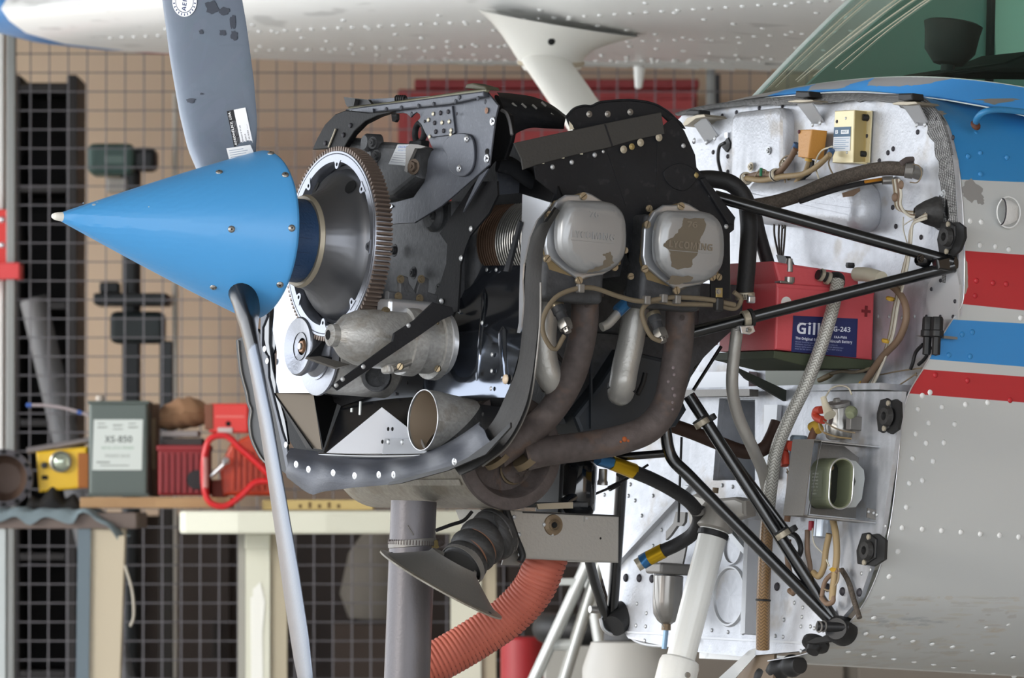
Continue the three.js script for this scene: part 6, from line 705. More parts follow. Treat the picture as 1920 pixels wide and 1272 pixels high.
// ---------- exhaust, muffler, air box, ducts ----------
{
  const f = (n, l, pts, r, zc) => { const t = thing(n, l, 'exhaust pipe', F(pts[0][0], pts[0][1], 'z', zc)); part('pipe', sweep(pts.map(([u, v, z]) => F(u, v, 'z', z)), r, { k: 28, n: 50 }), M.rust, t); return t; };
  const a = f('exhaust_pipe', 'brown exhaust pipe bending down from under the first rocker cover', [[1097, 553, 0.33], [1096, 600, 0.33], [1088, 650, 0.325], [1070, 710, 0.31], [1030, 775, 0.28], [980, 820, 0.25], [930, 856, 0.24]], 0.0255, 0.33), b = f('exhaust_pipe', 'brown exhaust pipe with rust spots sweeping forward from the second rocker cover', [[1276, 578, 0.33], [1273, 640, 0.33], [1262, 710, 0.33], [1250, 760, 0.325], [1218, 802, 0.315], [1160, 826, 0.3], [1090, 838, 0.28], [1030, 846, 0.265], [984, 856, 0.25]], 0.027, 0.33);
  for (const [t, u, v] of [[a, 1097, 556], [b, 1276, 580]]) { const c = F(u, v, 'z', 0.33); part('flange', lathe([[0.024, 0], [0.034, 0], [0.034, 0.006], [0.024, 0.007]], c, UP, 28), M.rust, t); part('gasket_ring', lathe([[0.027, 0.006], [0.029, 0.007], [0.029, 0.011], [0.026, 0.012]], c, UP, 28), flat('copper', '#7a4c38', 0.5, 0.5), t); part('clip', box(c.clone().add(V(0, 0.002, 0.03)), V(0.014, 0.014, 0.008), 0.002), flat('copper2', '#94664a', 0.5, 0.5), t); piece('nut', HEX, M.rust, t, F(u + 3, v + 16, 'z', 0.358), PORT, 0.004); }
  for (const [u, v, s, k] of [[1171, 824, 8, 1], [1178, 826, 6, 2], [1164, 829, 4, 3]]) piece('rust_spot', DOME, flat('rustSpot', '#a2552a', 0.8), b, F(u, v, 'z', 0.327), V(0, 0.1, 1), s / 1500); for (let i = 0; i < 7; i++) piece('scale_spot', DOME, flat('scaleSpot', '#7d7273', 0.8), b, F(1258 + rr(-6, 8), 690 + i * 13, 'z', 0.356), PORT, rr(0.002, 0.004));
  for (const [t, l] of [[a, [[930, 856, 0.24], [936, 864, 0.24]]], [b, [[984, 856, 0.25], [992, 866, 0.25]]]]) part('weld_burn', sweep(l.map(([u, v, z]) => F(u, v, 'z', z)), 0.0275, { straight: true, k: 24 }), flat('weldBurn', '#75664f', 0.7, 0.3), t);
  const m = thing('muffler', 'transverse exhaust muffler in a dented metal shroud with a round end cap', 'muffler', F(955, 846, 'z', 0.2)), c = F(958, 848, 'z', 0.2);
  part('shroud', lathe([[0.103, -0.5], [0.1035, -0.25], [0.104, -0.005]], c, PORT, 64), M.shroud, m); part('shroud_lap', slab(c.clone().add(V(-0.09, -0.056, -0.5)), AX.z, V(0.45, -0.89, 0).normalize(), [[0, 0], [0.47, 0], [0.47, 0.012], [0, 0.012]], 0.002), M.shroud, m);
  part('end_cap', lathe([[0, -0.03], [0.07, -0.03], [0.078, -0.02], [0.081, 0.0], [0.085, 0.004], [0.1, 0.004], [0.106, 0.0], [0.107, -0.012], [0.104, -0.014]], c, PORT, 64), M.rust, m); const n0 = F(962, 882, 'z', 0.175); part('pipe_stub', lathe([[0, 0.03], [0.016, 0.03], [0.018, 0.02], [0.02, 0.006], [0.026, 0]], n0, V(0.1, 0.4, 1), 24), M.rust, m); part('weld_ring', lathe([[0.02, 0], [0.024, 0.002], [0.027, 0]], n0, PORT, 24), M.weldBurn, m); piece('stud', HEX, M.rust, m, F(974, 887, 'z', 0.2), PORT, 0.006);
  const t = thing('tailpipe', 'thick vertical grey exhaust tailpipe under the muffler', 'exhaust pipe', F(770, 960, 'z', 0.02)), p0 = F(776, 940, 'z', 0.0), p1 = F(762, 1300, 'z', 0.0); part('pipe', sweep([p0, p1], 0.0425, { straight: true, k: 36 }), M.tail ?? mat('tail', { color: '#605d60', roughness: 0.45, metalness: 0.35, ...G, bumpScale: 0.0004 }), t);
  { const q = F(773, 1019, 'z', 0.0), d = p1.clone().sub(p0).normalize(); part('clamp_band', lathe([[0.0435, -0.007], [0.045, -0.006], [0.045, 0.006], [0.0435, 0.007]], q, d.clone().add(V(0.1, 0, 0.05)), 40), M.bracketGrey, t); for (let i = 0; i < 26; i++) { const an = i / 26 * 3.3 - 0.3, y = V(-Math.cos(an), 0, Math.sin(an)); part('band_slot', box(q.clone().add(y.multiplyScalar(0.0448)).add(V(0, -0.0, 0)), V(0.0016, 0.009, 0.0016), 0), M.rust, t); } part('clamp_screw', [box(F(812, 1022, 'z', 0.03), V(0.018, 0.016, 0.014), 0.003, new THREE.Quaternion().setFromAxisAngle(PORT, 0.3))], M.goldDark, t); part('screw_head', sweep([F(818, 1023, 'z', 0.03), F(828, 1017, 'z', 0.03)], 0.007, { straight: true, k: 8 }), M.rust, t); part('dent_line', sweep([F(764, 985, 'z', 0.043), F(776, 1004, 'z', 0.043)], 0.0012, { k: 5 }), M.bracketGrey, t); }
  // air box
  const z = 0.1, k = thing('air_box', 'plain riveted aluminium air box under the engine', 'box', F(1050, 1010, 'z', z)), fr = zH(905, 342, 1100, 352, 1535, 376, 1532, 636, 1012, 612);   { const pts = fr.map(([u, v]) => { const p = F(u, v, 'z', z); return [p.x, p.y]; }); part('body', slab(V(0, 0, z - 0.19), AX.x, UP, pts, 0.19, { bevel: 0.003 }), M.boxAlu ?? mat('boxAlu', { color: '#a6a49f', roughness: 0.42, metalness: 0.4, ...G, bumpScale: 0.0005 }), k); }
  part('seam_strip', plate('z', z, zH(1000, 352, 1536, 372, 1536, 380, 1000, 360), 0.004), M.rubberBlack, k); part('edge_seal', sweep(zH(908, 338, 930, 400, 965, 500, 1000, 600, 985, 630).map(([u, v]) => F(u, v, 'z', z + 0.004)), 0.0065, { k: 10, n: 30 }), M.rubberBlack, k); part('side_flange', plate('z', z - 0.02, zH(760, 338, 900, 336, 1000, 604, 975, 650, 880, 648, 905, 560, 880, 430), 0.004), M.bracketGrey, k); part('bright_lap', plate('z', z - 0.012, zH(820, 336, 905, 338, 955, 470, 940, 480, 880, 400), 0.003), M.shroud, k);
  const g = F(1037, 985, 'z', z); part('drain_fitting', lathe([[0, 0.004], [0.007, 0.004], [0.009, 0.008], [0.011, 0.006], [0.0115, 0.004], [0.019, 0.003], [0.02, 0]], g, PORT, 32), M.brassDull ?? flat('brassDull', '#7d6b55', 0.6, 0.4), k); piece('bore', DOME, M.holeDark, k, g.clone().add(V(0, 0, 0.005)), PORT, 0.006); for (const [u, v] of zH(955, 382, 982, 480, 1165, 478, 1122, 425, 1352, 390, 985, 590)) piece('rivet', DOME, M.rivet, k, F(u, v, 'z', z + 0.001), PORT, 0.0044); piece('hole', DOME, M.holeDark, k, F(1126, 1010, 'z', z), PORT, 0.0022); part('corner_tab', plate('z', z, zH(1338, 378, 1368, 378, 1368, 408, 1338, 408), 0.003), M.boxAlu, k);
  // carburettor and dark fittings above the box
  const cb = thing('carburettor', 'black carburettor body between the muffler and the engine mount', 'carburettor', F(1070, 920, 'z', 0.03)); part('body', [box(F(1060, 915, 'z', 0.0), V(0.075, 0.13, 0.1), 0.01)], flat('carbBlack', '#2a2b2d', 0.5, 0.2), cb); part('bowl', lathe([[0, -0.05], [0.03, -0.05], [0.036, -0.04], [0.036, 0.04], [0.03, 0.05], [0, 0.05]], F(1082, 915, 'z', 0.04), UP, 28), M.blackGloss, cb); part('flange', plate('z', 0.03, zH(1000, 300, 1290, 300, 1290, 330, 1000, 330), 0.05, { bevel: 0.003 }), M.grimeAndShade, cb); part('pipe_elbow', sweep(path('z', 0.06, [[1085, 870], [1095, 900], [1080, 930], [1060, 944]]), 0.012, { k: 12 }), M.blackGloss, cb); part('pale_gasket', plate('z', 0.08, zH(1070, 310, 1270, 300, 1270, 335, 1080, 340), 0.006), M.lipAlu, cb); part('stub', lathe([[0, 0], [0.008, 0], [0.008, 0.02], [0.01, 0.024], [0.01, 0.03], [0, 0.03]], F(1131, 880, 'z', 0.08), V(0, -1, 0), 18), M.steel, cb);
  // bellows duct with its oval inlet flange
  const dw = toLocal(V(-0.6, -0.78, 0.18)).normalize(), e0 = F(...zH(858, 470)[0], 'z', 0.12), e1 = F(...zH(660, 655)[0], 'z', 0.15), bl = thing('bellows_duct', 'ribbed black rubber bellows duct ending in an oval metal inlet flange', 'duct', e0.clone());
  part('bellows', sweep([e0, e0.clone().lerp(e1, 0.45).add(V(-0.004, 0.006, 0)), e1], (q) => q < 0.1 ? 0.05 : 0.041 + 0.0085 * Math.abs(Math.sin(q * Math.PI * 4)) ** 0.6 - 0.006 * q, { k: 40, n: 90 }), M.rubber, bl); for (const q of [0.25, 0.5, 0.75]) part('rust_wire', sweep(Array.from({ length: 20 }, (_, i) => { const d = e1.clone().sub(e0).normalize(), u = V(0, 1, 0).cross(d).normalize(), w = d.clone().cross(u), a = i / 20 * 6.2832; return e0.clone().lerp(e1, q).add(V(-0.003, 0.005, 0)).add(u.multiplyScalar(Math.cos(a) * 0.0395)).add(w.multiplyScalar(Math.sin(a) * 0.0395)); }), 0.0016, { closed: true, k: 6, n: 60 }), flat('rustWire', '#7b5540', 0.7), bl);
  for (const [u, v, r] of [[842, 420, 0.047], [640, 670, 0.043]]) { const q = F(...zH(u + 20, v + 30)[0], 'z', 0.13); const d = e1.clone().sub(e0).normalize(); part('clamp_band', lathe([[r, -0.006], [r + 0.002, -0.006], [r + 0.002, 0.006], [r, 0.006]], e0.clone().lerp(e1, u > 700 ? 0.06 : 0.95), d, 40), M.bracketGrey, bl); for (let i = 0; i < 9; i++) { const s = F(...(u > 700 ? zH(842 + i * 3, 385 + i * 7) : zH(565 + i * 8, 610 + i * 5))[0], 'z', u > 700 ? 0.165 : 0.19); part('band_slot', box(s, V(0.0012, 0.008, 0.0012), 0), M.rubberBlack, bl); } }
  const fc = F(...zH(552, 752)[0], 'z', 0.16), nu = toLocal(V(0.485, 0.87, 0.07)).normalize(); part('inlet_flange', lathe([[0.055, 0.0], [0.11, 0.002], [0.127, 0.0], [0.127, -0.003], [0.1, -0.004], [0.05, -0.004]], fc, nu, 56), M.shroud, bl); part('inlet_cone', lathe([[0.112, 0.002], [0.098, 0.01], [0.07, 0.028], [0.05, 0.042], [0.046, 0.05]], fc, nu, 48), M.bracketGrey, bl); for (const a of [2.2, 3.3, 5.4]) { const u = V(0, 0, 1).cross(nu).normalize(), w = nu.clone().cross(u); piece('rivet', DOME, M.rivetDark, bl, fc.clone().add(u.multiplyScalar(Math.cos(a) * 0.115)).add(w.multiplyScalar(Math.sin(a) * 0.115)).add(nu.clone().multiplyScalar(0.001)), nu, 0.004); }
  // orange scat hose
  const h = thing('scat_hose', 'orange ribbed flexible duct hose sweeping down from the air box', 'hose', F(1020, 1050, 'z', 0.0)), hp = path('z', 0.0, [[1040, 1000], [1022, 1055, 0.0], [1000, 1105, -0.02], [955, 1155, -0.05], [890, 1200, -0.08], [830, 1235, -0.1], [770, 1265, -0.12]]); const N = 46;
  part('hose', sweep(hp, (q) => 0.038 + 0.0022 * Math.abs(Math.sin(q * Math.PI * N)), { k: 36, n: N * 8 }), M.scat, h); const cu = new THREE.CatmullRomCurve3(hp, false, 'centripetal'), hx = []; for (let i = 0; i <= N * 16; i++) { const q = i / (N * 16), p = cu.getPointAt(q), d = cu.getTangentAt(q), u = V(0, 0, 1).cross(d).normalize(), w = d.clone().cross(u), a = i / 16 * 6.2832; hx.push(p.add(u.multiplyScalar(Math.cos(a) * 0.0385)).add(w.multiplyScalar(Math.sin(a) * 0.0385))); } part('wire_spiral', sweep(hx, 0.0011, { k: 5, n: N * 16 }), M.scatWire, h, 'dark spiral wire groove');
  const cbk = thing('drain_cable', 'black drain cable running behind the tailpipe', 'cable', F(860, 990, 'z', 0.05)); part('cable', sweep(path('z', 0.06, [[885, 960], [870, 976], [845, 985], [818, 995]]), 0.0035, { k: 8 }), M.wireBlack, cbk);
}

// ---------- engine mount ----------
const hexAt = (parent, u, v, ax, c, dir, r, m = M.steel) => piece('bolt', HEX, m, parent, F(u, v, ax, c), dir, r);
{
  const t = thing('engine_mount', 'glossy black welded tube engine mount bolted to the firewall', 'engine mount', V(0, -0.2, 0.3)), tb = (l, r, o = {}) => part('tube', sweep(l.map(([u, v, z]) => F(u, v, 'z', z)), r, { k: 20, straight: l.length === 2, n: l.length === 2 ? 1 : 40, ...o }), M.tubeBlack, t);
  tb([[1788, 492, 0.49], [1340, 368, 0.24]], 0.0115); tb([[1790, 499, 0.49], [1295, 624, 0.24]], 0.0115);
  tb([[1572, 1178, 0.36], [1295, 896, 0.2], [1258, 856, 0.175], [1246, 800, 0.17], [1238, 760, 0.16]], 0.0118, { n: 80 }); tb([[1256, 850, 0.174], [1205, 854, 0.14], [1150, 858, 0.1]], 0.0075);
  tb([[1566, 1168, 0.355], [1292, 742, 0.19]], 0.0118); tb([[1480, 1000, 0.3], [1340, 812, 0.21]], 0.006);
  tb([[1148, 1150, -0.42], [1160, 980, -0.36], [1166, 890, -0.3]], 0.0115); tb([[1136, 1156, -0.42], [1112, 1080, -0.38], [1098, 1000, -0.32], [1108, 890, -0.26]], 0.01);
  part('gusset', plate('z', 0.475, P0(1745, 486, 1782, 478, 1792, 498, 1782, 512, 1748, 506), 0.02, { bevel: 0.004 }), M.tubeBlack, t); part('weld_collar', lathe([[0.012, -0.012], [0.0145, -0.008], [0.0145, 0.008], [0.012, 0.012]], F(1731, 487, 'z', 0.455), V(0.96, -0.27, 0.1), 20), M.tubeBlack, t); hexAt(t, 1726, 485, 'z', 0.468, PORT, 0.006, M.tubeBlack);
  // lower port foot
  part('foot', [lathe([[0, 0.02], [0.02, 0.02], [0.026, 0.01], [0.028, -0.02], [0, -0.02]], F(1575, 1182, 'z', 0.37), V(-0.8, 0.1, 0.6), 24)], M.rubberBlack, t); part('foot_bolt', sweep([F(1532, 1174, 'z', 0.37), F(1590, 1178, 'z', 0.39)], 0.009, { straight: true, k: 8 }), M.wireBlack, t); part('foot_cup', lathe([[0, 0.012], [0.012, 0.012], [0.014, 0], [0.026, -0.004], [0.026, -0.012], [0, -0.012]], F(1527, 1214, 'z', 0.32), V(-0.5, -0.8, 0.3), 24), M.rubberBlack, t); part('foot_bracket', facet([F(1512, 1205, 'z', 0.33), F(1530, 1196, 'z', 0.34), F(1560, 1192, 'z', 0.36), F(1572, 1205, 'z', 0.36), F(1530, 1212, 'z', 0.33)], 0.008), M.rubberBlack, t);
  for (const [u, v] of [[1536, 1176], [1544, 1175]]) part('thread_ring', new THREE.TorusGeometry(0.0095, 0.002, 6, 18).rotateY(Math.PI / 2).translate(...F(u, v, 'z', 0.373).toArray()), M.bracketGrey, t);
  // lower starboard foot
  part('foot', lathe([[0, 0.035], [0.022, 0.035], [0.026, 0.02], [0.026, -0.03], [0, -0.03]], F(1166, 1158, 'z', -0.42), V(-0.7, -0.5, 0.4), 24), M.rubberBlack, t); part('foot_bolt', sweep([F(1106, 1143, 'z', -0.42), F(1135, 1145, 'z', -0.42)], 0.0075, { straight: true, k: 8 }), M.steel, t); part('foot_clip', sweep(path('z', -0.42, [[1126, 1160], [1132, 1180], [1150, 1190], [1172, 1182]]), 0.004, { k: 8 }), M.aluBright, t);
  for (const [u, v, z, s] of [[1318, 792, 0.215, 1], [1470, 1001, 0.3, 1]]) { part('clamp', lathe([[0.0125, -0.006], [0.015, -0.005], [0.015, 0.005], [0.0125, 0.006]], F(u - 2, v + 2, 'z', z), V(0.46, -0.8, 0.3), 24), M.lipAlu, t); part('clamp_rubber', lathe([[0.0125, -0.01], [0.0155, -0.009], [0.0155, -0.006], [0.0125, -0.006]], F(u - 2, v + 2, 'z', z), V(0.46, -0.8, 0.3), 24), M.rubberBlack, t); part('small_clamp', lathe([[0.006, -0.006], [0.0095, -0.005], [0.0095, 0.005], [0.006, 0.006]], F(u + 16, v - 8, 'z', z + 0.005), V(0.46, -0.8, 0.3), 20), M.rubberBlack, t); }
  const c = F(1398, 598, 'z', 0.3), k = thing('adel_clamp', 'cushioned metal clamp on the lower mount tube beside the battery', 'clamp', c); part('band', lathe([[0.012, -0.007], [0.0155, -0.006], [0.0155, 0.006], [0.012, 0.007]], c, V(0.96, 0.27, 0.2), 28), M.lipAlu, k); part('tab', plate('z', 0.31, P0(1385, 612, 1410, 610, 1414, 622, 1404, 628, 1388, 626), 0.005, { bevel: 0.0015 }), M.aluBright, k); piece('screw', SLOT, M.steel, k, F(1404, 619, 'z', 0.316), PORT, 0.0045); part('cushion', lathe([[0.012, 0.007], [0.017, 0.008], [0.017, 0.014], [0.012, 0.014]], c, V(0.96, 0.27, 0.2), 28), M.rubberBlack, k);
  for (const [lab, l] of [['longest thin black control rod slanting down behind the second exhaust pipe', [[1345, 625], [1238, 790]]], ['short thin black control rod close along the edge of the second exhaust pipe', [[1330, 622], [1262, 705]]], ['short thin black control rod nearest the silver drain pipe', [[1352, 650], [1300, 732]]]]) { const r = thing('control_rod', lab, 'rod', F(l[1][0], l[1][1], 'z', 0.08), 'thin control rods behind the second exhaust pipe'); part('rod', sweep(l.map(([u, v]) => F(u, v, 'z', 0.08)), 0.0035, { straight: true, k: 8 }), M.tubeBlack, r); }
  const o = thing('loop_wires', 'thin orange brown wires beside the second exhaust pipe', 'wire', F(1310, 660, 'z', 0.1)); for (const l of [[[1295, 683], [1310, 660], [1345, 645]], [[1294, 680], [1305, 650], [1318, 636]]]) part('wire', sweep(path('z', 0.1, l), 0.0018, { k: 6 }), flat('wireRust', '#8d4f2c'), o);
  const h = thing('throttle_cable', 'black control cable with a ferrule low in front of the firewall', 'cable', F(1150, 910, 'z', -0.1)); part('cable', sweep(path('z', -0.1, [[1085, 940], [1120, 925], [1150, 912], [1180, 895], [1215, 872]]), 0.0025, { k: 8 }), M.wireBlack, h); part('ferrule', sweep([F(1142, 917, 'z', -0.1), F(1160, 908, 'z', -0.1)], 0.0055, { straight: true, k: 10 }), M.wireBlack, h); part('vertical_cable', sweep([F(1278, 820, 'z', -0.05), F(1272, 980, 'z', -0.05)], 0.0025, { straight: true, k: 8 }), M.wireBlack, h); part('crank_bracket', plate('x', XL - 0.03, zG(485, 395, 535, 398, 530, 450, 515, 470, 490, 470, 455, 520, 430, 545, 432, 500, 470, 455), 0.006), M.bracketGrey, h);
}
// ---------- battery on its tray ----------
{
  const z = 0.24, t = thing('battery', 'red aircraft battery with a blue white maker label and a yellow warning label', 'battery', F(1500, 665, 'z', 0.1)), w = 0.2;
  const body = plate('z', z, P0(1457, 536, 1640, 549, 1636, 676, 1453, 656), w, { back: true, bevel: 0.004 }); part('case', body, M.batteryRed, t);
  part('lid', plate('z', z - 0.006, P0(1450, 490, 1610, 514, 1612, 546, 1462, 536), w - 0.012, { back: true, bevel: 0.006 }), M.batteryRed, t); part('lid_step', plate('z', z - 0.001, P0(1456, 531, 1640, 545, 1640, 553, 1456, 539), w - 0.002, { back: true, bevel: 0.002 }), M.batteryRed, t);
  const lab = print(640, 360, (c, W, H) => { c.fillStyle = '#20285c'; c.fillRect(0, 0, W, H); c.strokeStyle = '#cfd3e0'; c.lineWidth = 3; c.beginPath(); c.moveTo(60, 66); c.lineTo(300, 66); c.stroke(); c.fillStyle = '#e8eaf2'; c.font = 'bold 150px sans-serif'; c.fillText('Gill', 34, 172, 250); c.font = 'bold 64px sans-serif'; c.fillText('G-243', 400, 128); c.font = 'bold 30px sans-serif'; c.fillText('FAA-PMA', 410, 190); c.font = 'bold 36px sans-serif'; c.fillText('The Original Equipment Aircraft Battery', 34, 232, 560); c.font = '17px sans-serif'; c.fillStyle = '#aeb4cc'; for (let i = 0; i < 4; i++) c.fillText(['MFG BY TELEDYNE BATTERY PRODUCTS REDLANDS, CA', 'WARNING: SULFURIC ACID. RINSE WITH WATER IMMEDIATELY', 'SERVICE WITH APPROVED ELECTROLYTE ONLY. KEEP VENTED', 'MADE IN THE UNITED STATES OF AMERICA'][i], 34, 262 + i * 23, 570); });
  sticker([F(1487, 592, 'z', z), F(1608, 598, 'z', z), F(1605, 671, 'z', z), F(1483, 660, 'z', z)], PORT, lab, t, 'maker_label', 'dark blue printed label');
  const zx = F(1457, 600, 'z', z).x, yel = print(256, 420, (c, W, H) => { c.fillStyle = '#d8c81c'; c.fillRect(0, 0, W, H); c.fillStyle = '#1a1a10'; c.fillRect(8, 8, W - 16, 70); c.fillStyle = '#d8c81c'; c.font = 'bold 52px sans-serif'; c.fillText('DANGER', 20, 62); c.fillStyle = '#1a1a10'; c.fillRect(10, 100, W - 20, 40); for (let i = 0; i < 10; i++) c.fillRect(18, 160 + i * 20, 210 - (i * 37) % 60, 8); c.fillRect(10, 375, W - 20, 30); });
  const xf = zx - 0.0005; sticker([F(1405, 560, 'x', xf), F(1434, 561, 'x', xf), F(1431, 630, 'x', xf), F(1402, 628, 'x', xf)], FWD, yel, t, 'warning_label', 'yellow and black warning label');
  part('plus_sign', [box(F(1624, 584, 'z', z + 0.0005), V(0.02, 0.0055, 0.0015), 0), box(F(1624, 584, 'z', z + 0.0006), V(0.0055, 0.021, 0.0015), 0)], flat('plusRed', '#7c1d24'), t); const rd = print(96, 96, (c) => { c.fillStyle = '#e4e0dc'; c.fillRect(0, 0, 96, 96); c.fillStyle = '#3b3638'; c.font = 'bold 42px sans-serif'; c.fillText('10/', 14, 62); }); part('date_seal', lathe([[0, 0.001], [0.0115, 0.001], [0.0115, 0]], F(1474, 568, 'z', z), PORT, 24), rd, t);
  // terminal, vent fittings
  part('terminal', [lathe([[0, 0.045], [0.006, 0.045], [0.008, 0.02], [0.004, 0.02], [0.004, 0.01], [0.012, 0.01], [0.012, 0]], F(1478, 530, 'z', z - 0.01), UP, 16), box(F(1470, 530, 'z', z - 0.01), V(0.03, 0.005, 0.02), 0.002)], M.steel, t); part('vent_tube', sweep(path('z', z + 0.005, [[1533, 515], [1550, 520], [1568, 527]]), 0.0095, { k: 14 }), M.rubberBlack, t); for (const [u, v] of [[1540, 516], [1552, 522]]) part('vent_clamp', lathe([[0.01, -0.004], [0.0125, -0.003], [0.0125, 0.003], [0.01, 0.004]], F(u, v, 'z', z + 0.005), V(0.95, -0.3, 0.1), 20), M.lipAlu, t); part('vent_cap', lathe([[0, 0.006], [0.008, 0.006], [0.009, 0], [0.007, -0.004]], F(1594, 499, 'z', z - 0.08), UP, 6), M.rubberBlack, t);
  const b = thing('battery_tray', 'dark olive battery tray under the red battery', 'tray', F(1500, 685, 'z', 0.1)); part('tray', plate('z', z + 0.004, P0(1452, 658, 1640, 676, 1633, 692, 1530, 692, 1450, 672), w + 0.01, { back: true, bevel: 0.002 }), M.trayGreen, b); part('support_web', facet([F(1380, 688, 'z', 0.14), F(1545, 765, 'z', 0.14), F(1500, 768, 'z', 0.14), F(1400, 710, 'z', 0.14)], 0.01), flat('webDark', '#23271f', 0.7), b); part('support_plate', plate('x', -0.02, P0(1440, 690, 1640, 700, 1640, 740, 1560, 770, 1440, 760), 0.006), flat('plateOlive', '#6d7265', 0.5, 0.2), b);
}
// ---------- hoses, pipes ----------
{
  const hz = (n, l, c, m, r, pts, o = {}) => { const p = pts.map((q) => F(q[0], q[1], 'z', q[2])), t = thing(n, l, c, p[0].clone()); part(o.part ?? 'tube', sweep(p, r, { k: 22, n: 60 }), m, t); return t; };
  const bh = hz('vent_hose', 'clear braided vent hose hanging from the red battery and yellowed lower down', 'hose', M.braid, 0.0128, [[1571, 527, 0.255], [1562, 575, 0.27], [1541, 645, 0.27], [1511, 722, 0.26], [1477, 792, 0.24], [1456, 845, 0.22], [1447, 900, 0.21], [1441, 950, 0.2]], { part: 'braided_length' });
  part('amber_length', sweep(path('z', 0.2, [[1441, 948, 0.2], [1436, 1020, 0.19], [1432, 1100, 0.18], [1430, 1218, 0.16]]), 0.013, { k: 22, n: 40 }), M.amberHose, bh, 'yellowed amber lower length'); part('elbow', sweep(path('z', 0.25, [[1562, 521, 0.232], [1572, 522, 0.245], [1573, 532, 0.255]]), 0.0115, { k: 16 }), M.rubberBlack, bh); part('strap', lathe([[0.0132, -0.002], [0.0145, -0.001], [0.0145, 0.001], [0.0132, 0.002]], F(1431, 1126, 'z', 0.178), UP, 24), M.rubberBlack, bh);
  hz('breather_hose', 'thick black hose arching from the baffle and down in front of the battery', 'hose', M.hoseBlack, 0.0165, [[1300, 338, 0.16], [1335, 336, 0.18], [1372, 345, 0.2], [1396, 372, 0.21], [1404, 420, 0.22], [1402, 480, 0.23], [1396, 552, 0.24]]);
  { const k = thing('hose_clip', 'white slotted worm clip at the end of the black hose', 'clamp', F(1396, 556, 'z', 0.25)); part('band', lathe([[0.017, -0.007], [0.0185, -0.006], [0.0185, 0.006], [0.017, 0.007]], F(1397, 556, 'z', 0.24), V(-0.1, 1, 0), 28), M.lipAlu, k); part('housing', box(F(1408, 562, 'z', 0.258), V(0.016, 0.014, 0.01), 0.003), M.aluBright, k); for (let i = 0; i < 5; i++) part('slot', box(F(1389 + i * 3.2, 557, 'z', 0.259), V(0.0012, 0.009, 0.001), 0), M.holeDark, k); }
  hz('duct_hose', 'black hose sloping behind the thick arched hose', 'hose', M.hoseBlack, 0.013, [[1415, 400, 0.1], [1424, 440, 0.1], [1440, 495, 0.1]]);
  const fh = hz('fabric_hose', 'brown fabric covered hose crossing the upper firewall', 'hose', M.hose, 0.0135, [[1405, 388, 0.2], [1450, 380, 0.2], [1500, 365, 0.2], [1560, 340, 0.22], [1610, 325, 0.26], [1660, 316, 0.31], [1704, 318, 0.36]]); part('clamp_band', lathe([[0.0138, -0.008], [0.016, -0.007], [0.016, 0.007], [0.0138, 0.008]], F(1705, 319, 'z', 0.362), V(0.9, -0.1, 0.6), 28), M.bracketGrey, fh); part('clamp_screw', sweep(path('z', 0.37, [[1690, 306], [1700, 300], [1712, 299]]), 0.0055, { k: 8 }), M.rust, fh); part('pipe_spigot', sweep(path('z', 0.37, [[1708, 320], [1724, 326]]), 0.0125, { straight: true, k: 22 }), M.steel, fh); part('safety_wire', sweep(path('z', 0.385, [[1712, 308], [1724, 312], [1728, 328], [1720, 342], [1706, 342]]), 0.0012, { k: 5 }), M.wireTan, fh);
  part('split_sleeve', sweep(path('z', 0.24, [[1500, 378], [1560, 358], [1610, 345], [1655, 338]]), 0.005, { k: 10 }), M.hoseBlack, fh); part('orange_stripe', sweep(path('z', 0.25, [[1622, 341], [1655, 336]]), 0.0032, { straight: true, k: 8 }), flat('stripeOrange', '#d18a1e'), fh); part('tape_end', lathe([[0, -0.01], [0.008, -0.01], [0.008, 0.01], [0, 0.01]], F(1664, 338, 'z', 0.26), V(0.9, 0.1, 0.4), 16), M.steel, fh); part('tape_scrap', facet([F(1580, 362, 'z', 0.22), F(1612, 352, 'z', 0.22), F(1613, 358, 'z', 0.22), F(1600, 368, 'z', 0.22), F(1582, 370, 'z', 0.22)], 0.003), M.sleeve, fh);
  const sp = hz('drain_pipe', 'dull silver drain pipe bending down beside the battery', 'pipe', M.silverPipe, 0.0115, [[1383, 616, 0.28], [1376, 670, 0.27], [1373, 728, 0.26], [1384, 780, 0.25], [1410, 838, 0.24], [1432, 890, 0.2], [1440, 930, 0.17]]); part('cap', cyl(F(1384, 622, 'z', 0.28), F(1385, 608, 'z', 0.28), 0.0122), M.bracketGrey, sp);
  hz('heat_pipe', 'rusty brown pipe crossing low in front of the firewall', 'pipe', M.rustPipe ?? mat('rustPipe', { map: T.rust, color: '#b58f78', roughness: 0.7, metalness: 0.2 }), 0.0135, [[1255, 796, 0.1], [1300, 812, 0.12], [1350, 832, 0.14], [1400, 848, 0.16], [1432, 842, 0.18], [1448, 818, 0.18], [1458, 792, 0.18]]);
  const oh = hz('oil_hose', 'black oil hose with gold and blue anodised end fittings', 'hose', M.hoseBlack, 0.0132, [[1186, 884, 0.12], [1220, 898, 0.11], [1262, 920, 0.08], [1296, 945, 0.04], [1311, 972, 0.0], [1300, 1000, -0.03], [1272, 1020, -0.06], [1242, 1034, -0.08]]);
